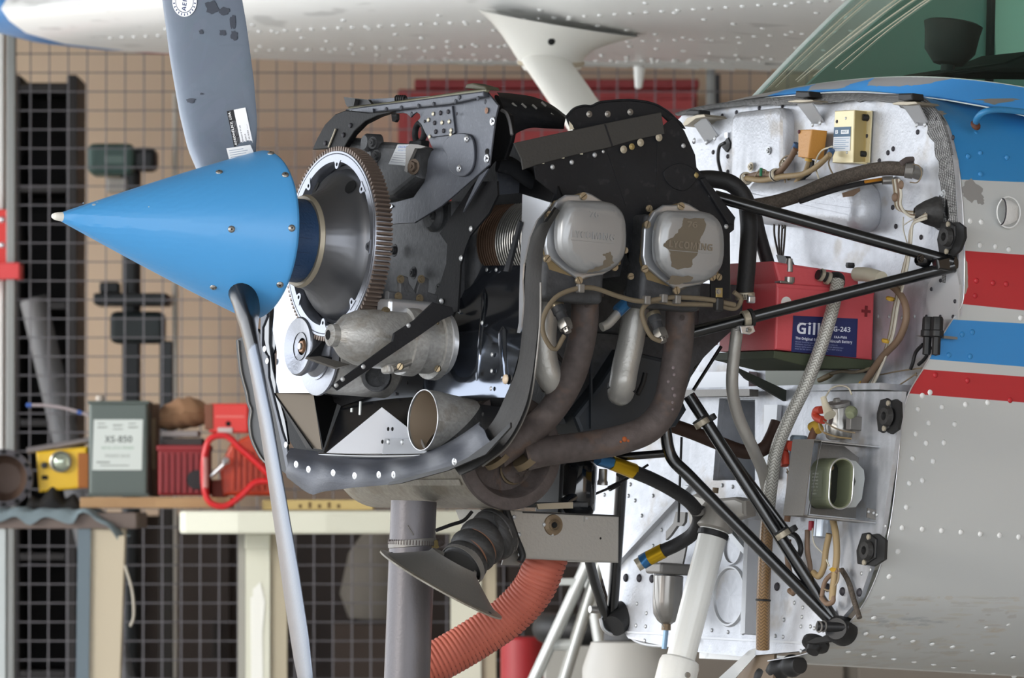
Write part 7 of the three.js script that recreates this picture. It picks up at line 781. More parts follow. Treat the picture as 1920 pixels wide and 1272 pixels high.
  part('gold_sleeve', sweep(path('z', 0.12, [[1146, 868, 0.125], [1188, 884, 0.118]]), (q) => 0.0135 + 0.0012 * q, { straight: true, n: 6, k: 26 }), M.fitGold, oh, 'gold sleeve'); part('blue_nut', sweep(path('z', 0.13, [[1121, 861, 0.13], [1148, 869, 0.125]]), 0.0125, { straight: true, k: 6 }), M.fitBlue, oh, 'blue hexagonal nut'); part('gold_sleeve', sweep(path('z', -0.08, [[1244, 1033, -0.078], [1217, 1047, -0.1]]), 0.0145, { straight: true, k: 26 }), M.fitGold, oh, 'gold sleeve'); part('blue_nut', sweep(path('z', -0.1, [[1218, 1046, -0.1], [1203, 1055, -0.11]]), 0.0145, { straight: true, k: 6 }), M.fitBlue, oh, 'blue hexagonal nut'); part('tail_nut', sweep(path('z', -0.11, [[1204, 1055, -0.11], [1194, 1061, -0.115]]), 0.0125, { straight: true, k: 12 }), M.lipAlu, oh); part('strap', lathe([[0.0134, -0.006], [0.0148, -0.005], [0.0148, 0.005], [0.0134, 0.006]], F(1308, 958, 'z', 0.02), V(0.3, -0.9, -0.3), 20), M.bracketGrey, oh);
  const g = F(1252, 1120, 'x', -0.21), f = thing('fuel_strainer', 'grey fuel strainer bowl hanging below the gold and blue hose fitting', 'strainer', g.clone()); part('bowl', lathe([[0, -0.052], [0.01, -0.052], [0.018, -0.046], [0.026, -0.034], [0.0285, -0.01], [0.0285, 0.04], [0.026, 0.042], [0, 0.042]], g, UP, 36), mat('bowlGrey', { color: '#8d8a86', roughness: 0.3, metalness: 0.6 }), f); part('head', box(g.clone().add(V(0, 0.054, 0)), V(0.075, 0.022, 0.06), 0.006), M.bracketGrey, f); part('neck', cyl(g.clone().add(V(0, -0.052, 0)), g.clone().add(V(0, -0.064, 0)), 0.009), M.brassDull, f); part('drain', cyl(g.clone().add(V(0, -0.064, 0)), g.clone().add(V(-0.002, -0.1, 0)), 0.005), flat('drainBlue', '#7f9cb4', 0.4, 0.4), f); part('bail_wire', sweep([g.clone().add(V(-0.034, 0.05, 0)), g.clone().add(V(-0.032, -0.02, 0.01)), g.clone().add(V(-0.012, -0.06, 0.012))], 0.0012, { k: 5 }), M.steel, f); part('bracket', plate('x', -0.185, zG(390, 640, 540, 545, 505, 720, 400, 705), 0.004), M.bracketGrey, f); hexAt(f, 1254, 1065, 'x', -0.2, FWD, 0.005, M.bracketGrey);
}
// ---------- nose leg ----------
{
  const a = F(1339, 995, 'z', 0.02), b = F(1267, 1272, 'z', 0.02), d = b.clone().sub(a).normalize(), t = thing('nose_landing_gear', 'white nose wheel oleo leg slanting down from the firewall', 'landing gear', V(-0.42, -1.36, 0));
  const foot = a.clone().add(d.clone().multiplyScalar(0.62)); part('oleo_cylinder', cyl(a.clone().add(d.clone().multiplyScalar(-0.02)), a.clone().add(d.clone().multiplyScalar(0.262)), 0.0275, 0.0275, 40), M.oleo, t, 'white painted cylinder'); part('collar', lathe([[0.028, 0.252], [0.036, 0.256], [0.039, 0.266], [0.039, 0.34], [0.03, 0.35]], a, d, 40), M.oleo, t); part('lower_leg', cyl(a.clone().add(d.clone().multiplyScalar(0.34)), foot, 0.022), M.aluBright, t); part('band', lathe([[0.028, 0.002], [0.03, 0.004], [0.03, 0.012], [0.028, 0.014]], a, d, 40), M.rubberBlack, t); piece('bolt', PAN, M.steel, t, a.clone().add(d.clone().multiplyScalar(0.285)).add(V(-0.0, 0, 0.038)), PORT, 0.006);
  part('casting', [plate('x', -0.19, zG(605, 315, 640, 300, 730, 330, 850, 320, 898, 340, 900, 420, 830, 440, 760, 490, 740, 520, 612, 480, 598, 400), 0.03, { bevel: 0.006 }), lathe([[0.03, -0.05], [0.035, -0.04], [0.035, -0.004], [0.028, 0]], a, d, 36)], flat('castGrey', '#a19c94', 0.45, 0.35), t); part('cap_stud', cyl(F(1341, 925, 'x', -0.22), F(1342, 915, 'x', -0.22), 0.006), M.brassDull, t);
  const w = foot.clone().add(V(0.02, -0.05, 0)); part('fork', [box(w.clone().add(V(0, 0.06, 0.06)), V(0.04, 0.2, 0.012), 0.004), box(w.clone().add(V(0, 0.06, -0.06)), V(0.04, 0.2, 0.012), 0.004), box(foot.clone().add(V(0, 0.06, 0)), V(0.05, 0.03, 0.13), 0.006)], M.whitePaint, t); const ty = part('tyre', new THREE.TorusGeometry(0.11, 0.05, 14, 40).translate(w.x, w.y, w.z), M.rubberBlack, t); part('hub', cyl(w.clone().add(V(0, 0, -0.04)), w.clone().add(V(0, 0, 0.04)), 0.07), M.aluBright, ty);
  const s = thing('steering_link', 'pale steering link plate and black boot beside the foot of the nose leg', 'link', F(1400, 1250, 'x', -0.16)); part('arm', facet([F(1328, 1290, 'x', -0.2), F(1402, 1222, 'x', -0.16), F(1418, 1216, 'x', -0.15), F(1420, 1226, 'x', -0.15), F(1360, 1290, 'x', -0.19)], 0.012), M.whitePaint, s); part('plate', facet([F(1350, 1290, 'x', -0.15), F(1415, 1226, 'x', -0.14), F(1452, 1222, 'x', -0.14), F(1458, 1290, 'x', -0.14)], 0.006), flat('plateRusty', '#85735f', 0.6, 0.3), s); part('boot', sweep(path('x', -0.13, [[1405, 1290], [1432, 1272], [1455, 1258], [1480, 1250], [1500, 1248]]), (q) => 0.019 + 0.003 * Math.sin(q * 24), { k: 18, n: 50 }), M.rubberBlack, s);
}
// ---------- things on the firewall ----------
{
  const br = (lab, bump, fl, tab, riv) => { const t = thing('cowl_bracket', lab, 'bracket', F(tab[0][0], tab[0][1], 'x', -0.03)); part('tab', facet(tab.map(([u, v], i) => F(u, v, 'x', i < 2 ? -0.05 : -0.014)), 0.003), M.firePlain, t); part('flange', plate('x', -0.062, fl, 0.05, { back: true, bevel: 0.001 }), M.lipAlu, t); const lo = bump.reduce((a, b) => a + b[0], 0) / bump.length, vv = bump.reduce((a, b) => a + b[1], 0) / bump.length; part('rubber_bumper', plate('x', -0.058, bump, 0.028, { back: true, bevel: 0.003 }), M.rubberBlack, t); for (const [u, v] of riv) piece('rivet', DOME, M.rivet, t, F(u, v, 'x', -0.02), FWD, 0.005); const p = fl[Math.floor(fl.length / 2)]; return t; };
  br('silver cowl bracket with a black bumper beside the baffle at the firewall corner', zE(78, 240, 82, 215, 105, 207, 158, 210, 160, 235, 130, 244), zE(65, 290, 90, 258, 150, 238, 190, 236, 200, 250, 140, 262, 90, 300, 68, 308), zE(130, 300, 195, 250, 272, 365, 205, 408), zE(133, 392, 205, 403, 256, 380)); br('silver cowl bracket with a black bumper in the middle of the firewall top', zE(732, 135, 736, 96, 815, 98, 822, 132, 780, 142), zE(690, 158, 740, 148, 838, 150, 845, 158, 760, 166, 695, 164), zE(745, 176, 835, 172, 902, 285, 830, 308), zE(838, 298, 884, 286)); br('silver cowl bracket with a black bumper near the rounded port corner of the firewall', zE(1345, 150, 1348, 112, 1428, 110, 1432, 150, 1390, 160), zE(1310, 170, 1350, 160, 1450, 160, 1465, 172, 1400, 182, 1320, 180), zE(1375, 186, 1470, 184, 1528, 298, 1452, 318), zE(1458, 300, 1508, 298));
  const rg = thing('voltage_regulator', 'gold voltage regulator box with a blue and white label on the firewall', 'regulator', F(1580, 300, 'x', -0.02)), xf = -0.048; part('box', plate('x', xf, zE(970, 216, 1086, 210, 1077, 526, 955, 526), 0.034, { back: true, bevel: 0.0015 }), M.gold, rg); part('side_panel', plate('z', F(...zE(1086, 300)[0], 'x', xf).z + 0.0004, zE(1090, 214, 1158, 220, 1150, 520, 1081, 522), 0.001), M.goldDark, rg, 'darker gold side'); part('mounting_flange', plate('x', -0.016, zE(1120, 214, 1196, 216, 1180, 526, 1105, 524), 0.003), M.gold, rg); for (const [u, v] of zE(1170, 258, 1154, 475)) { const b = part('knob', lathe([[0, 0.014], [0.0055, 0.014], [0.0065, 0.011], [0.0065, 0.002], [0.005, 0]], F(u, v, 'x', -0.018), FWD, 18), M.rubberBlack, rg); } piece('screw', DOME, M.rivetDark, rg, F(...zE(1162, 366)[0], 'x', -0.019), FWD, 0.004); piece('screw', DOME, M.rivet, rg, F(...zE(1036, 260)[0], 'x', xf), FWD, 0.003); piece('screw', DOME, M.rivet, rg, F(...zE(1043, 465)[0], 'x', xf), FWD, 0.003); piece('hole', DOME, M.rivetDark, rg, F(...zE(983, 280)[0], 'x', xf), FWD, 0.0036);
  const lm = print(220, 320, (c, W, H) => { c.fillStyle = '#dfe4ea'; c.fillRect(0, 0, W, H); c.fillStyle = '#3f6380'; c.fillRect(0, 0, W, 130); c.fillStyle = '#eef2f5'; c.font = 'bold 70px sans-serif'; c.fillText('B', 14, 88); c.fillRect(92, 40, 104, 52); c.fillStyle = '#3f6380'; c.font = 'bold 30px sans-serif'; c.fillText('VOLT', 100, 76, 90); c.fillStyle = '#8fa9c4'; for (let i = 0; i < 6; i++) c.fillRect(12, 150 + i * 26, 190 - (i * 41) % 80, 8); }); sticker([F(...zE(968, 314)[0], 'x', xf), F(...zE(1068, 310)[0], 'x', xf), F(...zE(1063, 455)[0], 'x', xf), F(...zE(960, 458)[0], 'x', xf)], FWD, lm, rg, 'maker_label');
  const yb = thing('yellow_relay_box', 'translucent amber yellow relay box beside the gold regulator', 'relay', F(1515, 270, 'x', -0.02)); part('body', plate('x', -0.075, s6(1003, 396, 1112, 393, 1080, 622, 1000, 612), 0.036, { back: true, bevel: 0.002 }), M.yellowBox, yb); part('rear_lid', plate('x', -0.04, s6(1030, 408, 1140, 404, 1108, 630, 1028, 622), 0.02, { back: true, bevel: 0.002 }), flat('lidAmber', '#b5853a', 0.4), yb); piece('stud', DOME, flat('studRed', '#5a2830'), yb, F(...s6(1010, 412)[0], 'x', -0.076), FWD, 0.004); part('outlet', cyl(F(...s6(1086, 622)[0], 'x', -0.06), F(...s6(1082, 645)[0], 'x', -0.06), 0.007), M.yellowTape, yb);
  // wiring on the upper firewall
  const w1 = thing('firewall_wiring', 'tan sleeved wiring looping between the relay box and the regulator', 'wiring', F(1450, 320, 'x', -0.05)), ws = (m, r, list, x = -0.06, n = 'wire') => part(n, sweep(path('x', x, list), r, { k: 10, n: 40 }), m, w1);
  ws(M.sleeve, 0.0062, s6(560, 815, 610, 772, 720, 748, 820, 752, 870, 715, 930, 640, 985, 545), -0.065, 'sleeve'); ws(M.sleeveTan, 0.0055, s6(590, 782, 720, 796, 880, 768, 1040, 748, 1150, 690, 1255, 592), -0.07, 'sleeve'); ws(M.sleeveTan, 0.005, s6(1090, 640, 1060, 730, 995, 800, 965, 900), -0.055, 'sleeve'); ws(M.wireBlack, 0.004, s6(1120, 640, 1100, 730, 1040, 790, 1025, 880), -0.05); ws(M.wireTan, 0.0017, s6(995, 588, 890, 618, 856, 672, 890, 762, 915, 915), -0.06); ws(M.cream, 0.0018, s6(1272, 530, 1185, 568, 1140, 660, 1162, 770, 1190, 830), -0.06); ws(M.wireTan, 0.0016, s6(1262, 600, 1245, 660, 1280, 750, 1320, 790), -0.05); ws(M.wireTan, 0.002, s6(660, 770, 700, 715, 750, 730, 740, 755), -0.07); ws(M.wireTan, 0.004, s6(930, 790, 945, 840, 970, 870), -0.05); for (const [u, v] of s6(985, 528, 1262, 575)) part('blue_sleeve', sweep(path('x', -0.062, [[u - 2, v + 5], [u + 2, v - 5]]), 0.0068, { straight: true, k: 12 }), flat('sleeveNavy', '#3d5d85'), w1); for (const [u, v] of s6(588, 785, 825, 756)) { part('clamp', lathe([[0.009, -0.006], [0.0125, -0.005], [0.0125, 0.005], [0.009, 0.006]], F(u, v, 'x', -0.067), V(0, 0.25, 1), 24), M.cream, w1); part('clamp_rubber', lathe([[0.0128, -0.002], [0.0134, 0], [0.0128, 0.002]], F(u, v, 'x', -0.067), V(0, 0.25, 1), 24), M.rubberBlack, w1); } part('green_clip', sweep(path('x', -0.076, [s6(708, 700)[0], s6(706, 765)[0]]), 0.003, { straight: true, k: 8 }), flat('clipGreen', '#1d7a52'), w1); hexAt(w1, ...s6(628, 692)[0], 'x', -0.044, FWD, 0.007, M.lipAlu); hexAt(w1, ...s6(888, 662)[0], 'x', -0.044, FWD, 0.007, M.lipAlu); hexAt(w1, ...s6(767, 562)[0], 'x', -0.042, FWD, 0.006, M.rivet);
  const bl = thing('bonding_lead', 'black lead dropping from a rubber boot near the firewall corner', 'wire', F(1362, 268, 'x', -0.02)); part('boot', facet(s6(395, 520, 440, 455, 460, 500, 455, 540, 432, 575, 400, 540).map(([u, v]) => F(u, v, 'x', -0.016)), 0.014), M.rubberBlack, bl); part('lead', sweep(path('x', -0.026, s6(420, 500, 378, 530, 366, 620, 385, 720, 405, 765)), 0.0035, { k: 8 }), M.wireBlack, bl); part('lug', plate('x', -0.015, s6(425, 420, 448, 418, 448, 462, 428, 462), 0.002), M.aluBright, bl);
  const dw = thing('dropping_wires', 'several thin dark wires dropping to the battery behind the mount tube', 'wire', F(1462, 450, 'x', -0.04)); for (const l of [[[1452, 408], [1452, 440], [1460, 480]], [[1462, 405], [1460, 440], [1462, 488]], [[1468, 400], [1466, 440], [1464, 488]], [[1474, 398], [1472, 430], [1469, 470], [1466, 490]], [[1496, 390], [1478, 415], [1468, 428]]]) part('wire', sweep(path('x', -0.05, l), 0.0023, { k: 6 }), flat('wireDark', '#3c352e'), dw); part('plug', facet([F(1455, 478, 'x', -0.06), F(1472, 480, 'x', -0.06), F(1480, 496, 'x', -0.06), F(1462, 500, 'x', -0.06)], 0.012), M.rubberBlack, dw);
  const gb = thing('grommet_boot', 'black rubber grommet boot on the firewall near the mount tube junction', 'grommet', F(1760, 395, 'x', -0.02)); part('base_plate', plate('x', -0.013, s7(1062, 700, 1085, 668, 1118, 740, 1128, 860, 1085, 930, 1055, 945, 1015, 915, 1030, 800), 0.003), M.rubberBlack, gb); part('cone', lathe([[0.028, 0], [0.03, 0.008], [0.022, 0.03], [0.014, 0.045], [0.009, 0.05]], F(...s7(1062, 815)[0], 'x', -0.016), V(-0.9, -0.1, -0.4), 20), M.rubber, gb); hexAt(gb, ...s7(1080, 688)[0], 'x', -0.016, FWD, 0.006, M.rivet);
  const rw = thing('wire_bundle', 'bundle of white and brown wires hanging down beside the red battery', 'wiring', F(1700, 450, 'x', -0.04)), q = (m, r, list, x = -0.05, n = 'wire') => part(n, sweep(path('x', x, list), r, { k: 8, n: 60 }), m, rw);
  for (let i = 0; i < 4; i++) q([M.wireTan, M.wireWhite, M.sleeve, M.wireWhite][i], 0.0028, s7(728 + i * 14, 585, 742 + i * 14, 690, 752 + i * 10, 780 - i * 4, 820 + i * 8, 812 + i * 10, 960, 812 + i * 12), -0.05 - i * 0.002); for (let i = 0; i < 6; i++) q(i % 3 ? M.wireWhite : M.wireTan, 0.0022, [...s7(962, 830 + i * 6, 880 - i * 3, 875 + i * 6, 845 + i * 3, 960, 836 + i * 3, 1060), ...zF(1310 + i * 5, 200, 1262 + i * 5, 400, 1235 + i * 5, 560, 1200 + i * 4, 680, 1150 + i * 4, 800, 1110 + i * 3, 900, 1075 + i * 4, 1020, 1040 + i * 4, 1110, 1035 + i * 4, 1160)], -0.055 - i * 0.003); q(M.wireWhite, 0.0012, [...s7(800, 850, 800, 930, 830, 1050)], -0.05); q(M.wireWhite, 0.0012, [...s7(960, 840, 860, 870, 805, 905)], -0.05); part('tie', lathe([[0.008, -0.004], [0.0105, 0], [0.008, 0.004]], F(...zF(1045, 1120)[0], 'x', -0.07), UP, 16), M.sleeveTan, rw); for (const [u, v] of s7(742, 712, 785, 625)) piece('knot', DOME, M.sleeve, rw, F(u, v, 'x', -0.056), FWD, 0.009);
  const bc = thing('battery_cable', 'brown sleeved battery cable with a cream boot and a yellow taped end', 'cable', F(1690, 580, 'x', -0.05)), bq = (m, r, l, n, x = -0.07) => part(n, sweep(path('x', x, l), r, { k: 14, n: 60 }), m, bc); bq(M.sleeve, 0.0068, zF(1190, 255, 1280, 320, 1325, 400, 1330, 480, 1290, 590, 1200, 690, 1120, 800, 1060, 890, 1025, 950), 'sleeve'); bq(M.cream, 0.0135, zF(1050, 225, 1110, 228, 1190, 250), 'boot', -0.08); bq(M.yellowTape, 0.0085, zF(1085, 850, 1045, 905), 'taped_end', -0.072); bq(M.bracketGrey, 0.007, zF(1040, 905, 1015, 960), 'lug', -0.075); for (const [u, v] of zF(1240, 365, 1215, 605)) part('tie', lathe([[0.0075, -0.003], [0.009, 0], [0.0075, 0.003]], F(u, v, 'x', -0.07), V(0, 1, 0.3), 14), M.yellowTape, bc);
  const lw = thing('loose_wires', 'thin pale wires strung across the firewall below the battery', 'wire', F(1640, 720, 'x', -0.04)), lq = (m, r, l, x = -0.04) => part('wire', sweep(path('x', x, l), r, { k: 7, n: 40 }), m, lw); lq(M.wireTan, 0.0035, zF(835, 825, 880, 800, 960, 778, 1040, 782, 1125, 762)); lq(M.sleeveTan, 0.005, zF(835, 828, 870, 815, 905, 795)); lq(M.wireTan, 0.0014, zF(1165, 800, 1280, 778, 1420, 758)); lq(M.wireTan, 0.0014, zF(1145, 935, 1240, 885, 1330, 830, 1390, 788)); lq(M.wireTan, 0.0014, zF(1385, 785, 1385, 800, 1405, 806)); lq(M.wireBlack, 0.0035, zF(1425, 625, 1385, 670, 1368, 730, 1355, 765), -0.05); lq(M.wireBlack, 0.0035, zF(1470, 640, 1440, 700, 1400, 740), -0.05);
  const fu = thing('fuse_plate', 'small metal plate carrying two black fuse holders by the blue stripe', 'plate', F(1745, 630, 'x', -0.03)); part('plate', facet(zF(1385, 575, 1440, 570, 1545, 575, 1545, 590, 1420, 585).map(([u, v], i) => F(u, v, 'x', -0.05)), 0.03), M.bracketGrey, fu); for (const [u, lab] of [[1451, 'black fuse holder nearer the battery on the small metal plate'], [1503, 'black fuse holder nearer the blue stripe on the small metal plate']]) part('holder', lathe([[0, 0.036], [0.009, 0.036], [0.011, 0.032], [0.011, 0.012], [0.013, 0.01], [0.013, 0], [0.008, -0.002], [0.008, -0.034], [0, -0.036]], F(...zF(u, 578)[0], 'x', -0.06), UP, 20), M.rubberBlack, thing('fuse_holder', lab, 'fuse holder', F(...zF(u, 578)[0], 'x', -0.06), 'fuse holders by the blue stripe'));
  const sr = thing('starter_relay', 'round metal starter relay with cream boots below the battery', 'relay', F(1580, 790, 'x', -0.12)), rc = F(...s8(565, 385)[0], 'x', -0.165); part('can', lathe([[0, 0.034], [0.015, 0.034], [0.019, 0.026], [0.02, 0.01], [0.027, -0.004], [0.028, -0.026], [0.025, -0.03], [0, -0.03]], rc, V(-0.25, 0.95, 0.1), 32), M.steel, sr); part('cap', lathe([[0, 0.044], [0.006, 0.044], [0.008, 0.038], [0.024, 0.036], [0.025, 0.03], [0.018, 0.028]], rc, V(-0.25, 0.95, 0.1), 20), M.bracketGrey, sr); part('cream_boot', sweep(path('x', -0.215, s8(440, 195, 452, 240, 470, 290, 492, 335)), (k) => 0.0058 + 0.006 * k ** 2, { k: 16, n: 24 }), M.cream, sr); part('grey_boot', lathe([[0, 0.012], [0.008, 0.01], [0.012, 0.002], [0.012, -0.004], [0.008, -0.01], [0, -0.012]], F(...s8(660, 312)[0], 'x', -0.205), V(-0.5, -0.5, 0.5), 20), M.receptacle, sr); part('red_boot', sweep(path('x', -0.208, s8(425, 292, 385, 300, 375, 335, 400, 362, 440, 375)), 0.0075, { k: 14, n: 30 }), M.redBoot, sr); part('wire', sweep(path('x', -0.208, s8(440, 378, 500, 420, 580, 455, 690, 475)), 0.0015, { k: 6 }), M.wireTan, sr); part('white_loop', sweep(path('x', -0.16, s8(460, 185, 500, 125, 580, 100, 640, 120, 665, 170)), 0.0016, { k: 6 }), M.cream, sr); part('yellow_tape', [sweep(path('x', -0.18, s8(345, 430, 385, 415, 410, 455)), 0.009, { k: 10 })], M.yellowTape, sr); part('terminal_block', box(F(...s8(690, 400)[0], 'x', -0.16), V(0.03, 0.026, 0.016), 0.002), M.bracketGrey, sr); part('wire', sweep(path('x', -0.208, s8(400, 370, 420, 450, 520, 500, 660, 522)), 0.0018, { k: 6 }), M.sleeveTan, sr);
  const cp = thing('noise_capacitor', 'pale blue grey capacitor can with a red rubber boot', 'capacitor', F(1500, 850, 'x', -0.16)), cc = F(...s8(240, 640)[0], 'x', -0.17); part('can', lathe([[0, 0.034], [0.014, 0.034], [0.017, 0.03], [0.0175, -0.03], [0.014, -0.033], [0, -0.033]], cc, UP, 28), flat('capBlue', '#8b99a5', 0.4, 0.4), cp); part('red_boot', sweep(path('x', -0.19, s8(185, 580, 150, 575, 125, 600, 130, 660, 140, 735)), 0.0095, { k: 16, n: 30 }), M.redBoot, cp); part('brown_tube', sweep(path('x', -0.18, s8(385, 420, 345, 520, 310, 650, 290, 795)), 0.0075, { k: 12, n: 30 }), flat('tubeBrown', '#6d4a38', 0.5), cp); part('lower_tube', sweep(path('x', -0.17, s8(178, 790, 172, 900, 165, 1040, 150, 1180)), 0.006, { k: 12, n: 30 }), flat('tubeTan', '#8f6b50', 0.5), cp); part('ring', lathe([[0.006, -0.003], [0.009, 0], [0.006, 0.003]], F(...s8(178, 790)[0], 'x', -0.17), UP, 16), M.brass, cp); part('tag_wire', sweep(path('x', -0.19, s8(150, 760, 190, 880, 215, 980)), 0.0014, { k: 6 }), M.wireTan, cp); piece('wire_knot', DOME, M.cream, cp, F(...s8(205, 1010)[0], 'x', -0.19), FWD, 0.009);
  // external power receptacle in its open bracket
  const z0 = 0.47, rp = thing('power_receptacle', 'oval external power receptacle with two pins in an open metal bracket', 'receptacle', F(1580, 910, 'z', z0)), O = (u, v, z) => F(...s8(u, v)[0], 'z', z), wall = (a, b, d, n) => part(n, facet([O(...a, z0), O(...b, z0), O(...b, z0).add(V(0, 0, -d)), O(...a, z0).add(V(0, 0, -d))], 0.002), M.bracketGrey, rp);
  wall([358, 534], [1022, 602], 0.07, 'bracket_top'); wall([358, 534], [280, 1132], 0.07, 'bracket_side'); wall([280, 1132], [915, 1198], 0.07, 'bracket_bottom'); part('bracket_edge', sweep([O(1022, 602, z0), O(358, 534, z0), O(280, 1132, z0), O(915, 1198, z0)], 0.0016, { straight: true, n: 3, k: 6 }), M.aluBright, rp); part('bracket_back', plate('z', z0 - 0.07, s8(400, 560, 600, 580, 790, 730, 745, 1160, 330, 1120), 0.002), M.bracketGrey, rp); part('bracket_tab', plate('z', z0 - 0.004, s8(785, 1072, 925, 1108, 918, 1185, 782, 1148), 0.003), M.bracketGrey, rp); for (const [u, v] of s8(800, 1102, 840, 1112, 878, 1130)) piece('rivet', DOME, M.rivet, rp, F(u, v, 'z', z0), PORT, 0.003);
  const stad = (u, v, rx, ry, n = 12) => { const r = []; for (let i = 0; i <= n; i++) { const a = Math.PI * i / n; r.push([u + rx * Math.cos(a), v - (ry - rx * 1.0) - rx * Math.sin(a) * 1.05]); } for (let i = 0; i <= n; i++) { const a = Math.PI + Math.PI * i / n; r.push([u + rx * Math.cos(a), v + (ry - rx) - rx * Math.sin(a) * 1.05]); } return r; };
  const ou = stad(582, 878, 92, 198).map(([u, v]) => s8(u + (v - 878) * -0.06, v)[0]), inn = stad(582, 878, 83, 186).map(([u, v]) => s8(u + (v - 878) * -0.06, v)[0]); part('shell', plate('z', z0 + 0.006, ou, 0.068, { back: true, holes: [{ sharp: inn }] }), M.receptacle, rp, 'olive green shell'); part('mouth_rim', sweep([...ou, ou[0]].map(([u, v]) => F(u, v, 'z', z0 + 0.006)).slice(0, -1), 0.0014, { closed: true, k: 6, n: 80 }), M.aluBright, rp); part('inner_face', slab(V(0, 0, z0 - 0.045), AX.x, UP, inn.map(([u, v]) => { const p = F(u, v, 'z', z0 + 0.006); return [p.x, p.y]; }), 0.002), flat('innerBlack', '#17190f', 0.7), rp); for (const [u, v] of s8(583, 752, 562, 878)) part('pin', lathe([[0, 0.012], [0.004, 0.011], [0.0055, 0.008], [0.0055, 0]], F(u, v, 'z', z0).setZ(z0 - 0.042), PORT, 14), M.brassDull, rp);
  part('mounting_flange', plate('z', z0 - 0.02, s8(640, 690, 690, 700, 755, 770, 762, 840, 738, 1000, 690, 1065, 600, 1072, 660, 960, 690, 860), 0.003), flat('flangePale', '#aeb3b3', 0.45, 0.3), rp); const pt = print(128, 256, (c) => { c.fillStyle = '#7d8268'; c.fillRect(0, 0, 128, 256); c.fillStyle = '#dcdccb'; c.font = 'bold 19px monospace'; ['AN2552', 'MS24V1', 'EXTPWR', '28 VDC', 'GRD SV', '+ 24 -', 'POWER'].forEach((s, i) => c.fillText(s, 14, 40 + i * 32)); });
  { const e = ou.filter((_, i) => i >= 12 && i <= 14), a = F(...s8(474, 760)[0], 'z', z0), zs = [z0 - 0.058, z0 - 0.018]; const P = (v, z) => { const b = ou.reduce((m, p) => Math.abs(p[1] - s8(0, v)[0][1]) < Math.abs(m[1] - s8(0, v)[0][1]) && p[0] < s8(582, 0)[0][0] ? p : m, ou[12]); const w = F(b[0], b[1], 'z', z0 + 0.006); return V(w.x - 0.0008, w.y, z); }; part('stencil', grid([[P(985, zs[0]), P(985, zs[1])], [P(760, zs[0]), P(760, zs[1])]], (i, j) => [j, i]), pt, rp, 'worn white stencilled lettering'); }
  part('skin_bracket', plate('z', z0 - 0.05, s8(800, 650, 1020, 690, 1000, 1000, 920, 1100, 780, 1060), 0.002), M.firePlain, rp);
  const ca = thing('lower_capacitor', 'small pale cylinder with tan leads below the power receptacle', 'capacitor', F(1545, 995, 'x', -0.17)); part('can', lathe([[0, 0.02], [0.016, 0.02], [0.017, -0.016], [0, -0.02]], F(...zG(1245, 480)[0], 'x', -0.18), UP, 24), flat('capPaleBlue', '#a9b2bd', 0.35, 0.4), ca); part('red_clip', box(F(...zG(1185, 468)[0], 'x', -0.19), V(0.008, 0.018, 0.01), 0.002), flat('clipRed', '#9c2a38'), ca);
  const lc = (m, r, l) => part('lead', sweep(path('x', -0.19, l), r, { k: 10, n: 40 }), m, ca); lc(M.sleeveTan, 0.0065, zG(1300, 440, 1315, 520, 1320, 620, 1310, 720, 1300, 800, 1295, 860)); lc(M.sleeveTan, 0.006, zG(1280, 510, 1262, 600, 1250, 690, 1225, 735, 1195, 715)); lc(M.sleeve, 0.005, zG(1165, 490, 1165, 600, 1178, 700, 1150, 740)); lc(M.sleeve, 0.0045, zG(1330, 700, 1260, 760, 1240, 840)); lc(M.wireWhite, 0.0016, zG(1190, 480, 1200, 560, 1250, 620, 1280, 680)); lc(M.sleeve, 0.005, zG(1240, 850, 1270, 880, 1300, 865, 1298, 830)); lc(M.wireTan, 0.0018, zG(1330, 690, 1325, 760, 1280, 810, 1250, 800)); part('tie', lathe([[0.007, -0.004], [0.011, 0], [0.007, 0.004]], F(...zG(1310, 700)[0], 'x', -0.19), UP, 14), M.yellowTape, ca);
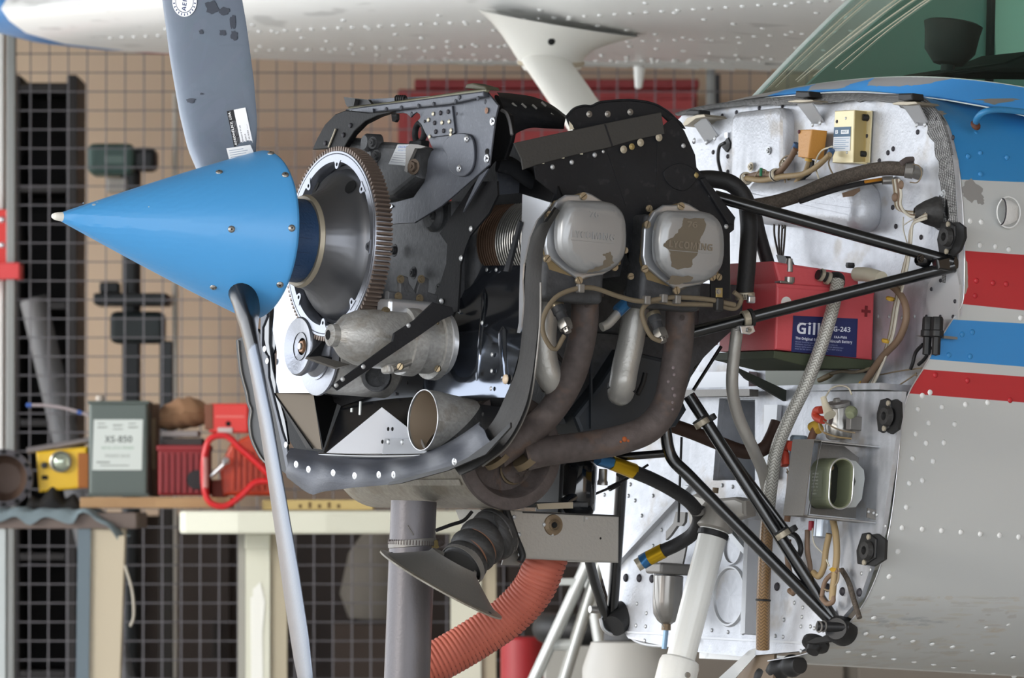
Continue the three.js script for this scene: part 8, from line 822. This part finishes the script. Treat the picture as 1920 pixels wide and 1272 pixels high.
  const bt = thing('black_tube', 'dark rubber drain tube bending down at the lower port side of the firewall', 'tube', F(1600, 1080, 'x', -0.15)); part('tube', sweep(path('x', -0.16, zG(1345, 700, 1380, 760, 1410, 860, 1440, 955)), 0.0052, { k: 12 }), M.hose, bt); const dt = thing('drain_tube', 'black rubber tube hooking down beside the mount tube clamp', 'tube', F(1490, 1000, 'x', -0.2)); part('tube', sweep(path('x', -0.2, zG(1060, 500, 1110, 530, 1130, 590, 1115, 640)), 0.0055, { k: 10 }), M.hoseBlack, dt); const du = thing('drain_tube', 'brown tube dropping behind the mount tubes beside the amber hose', 'tube', F(1480, 1050, 'x', -0.17)); part('tube', sweep(path('x', -0.17, zG(1065, 540, 1060, 640, 1080, 760, 1095, 825, 1070, 810)), 0.0055, { k: 10 }), M.sleeve, du);
  // rubber cowl mounts
  const cm = (lab, pts, hole, sc, x) => { const t = thing('cowl_mount', lab, 'mount', F(hole[0], hole[1], 'x', x)); part('plate', plate('x', x, pts, 0.008, { bevel: 0.002 }), M.rubberBlack, t); part('ring', lathe([[0.007, 0.004], [0.008, 0.014], [0.016, 0.014], [0.018, 0.004]], F(hole[0], hole[1], 'x', x - 0.006), FWD, 24), M.rubber, t); part('side_block', plate('x', x + 0.002, pts.map(([u, v]) => [u + 16, v + 2]), 0.006), M.rubberBlack, t); for (const [u, v] of sc) piece('screw', SLOT, M.lipAlu, t, F(u, v, 'x', x - 0.008), FWD, 0.0048); };
  cm('black rubber cowl mount above the mount tube junction', zE(1625, 880, 1665, 874, 1705, 905, 1708, 965, 1680, 1040, 1640, 1078, 1610, 1060, 1598, 985), zE(1655, 970)[0], zE(1650, 893, 1640, 1055), -0.03); cm('black rubber cowl mount at mid height on the edge of the port skin', s8(918, 215, 965, 200, 1000, 225, 1005, 340, 985, 440, 930, 478, 900, 462, 888, 360, 890, 320), s8(968, 345)[0], s8(962, 240, 928, 440), -0.165); cm('black rubber cowl mount low on the firewall above the mount foot', zG(1470, 510, 1500, 505, 1545, 540, 1540, 640, 1480, 678, 1445, 670, 1440, 600), zG(1495, 600)[0], zG(1492, 528, 1468, 662), -0.165);
}

renderer.render(scene, camera);
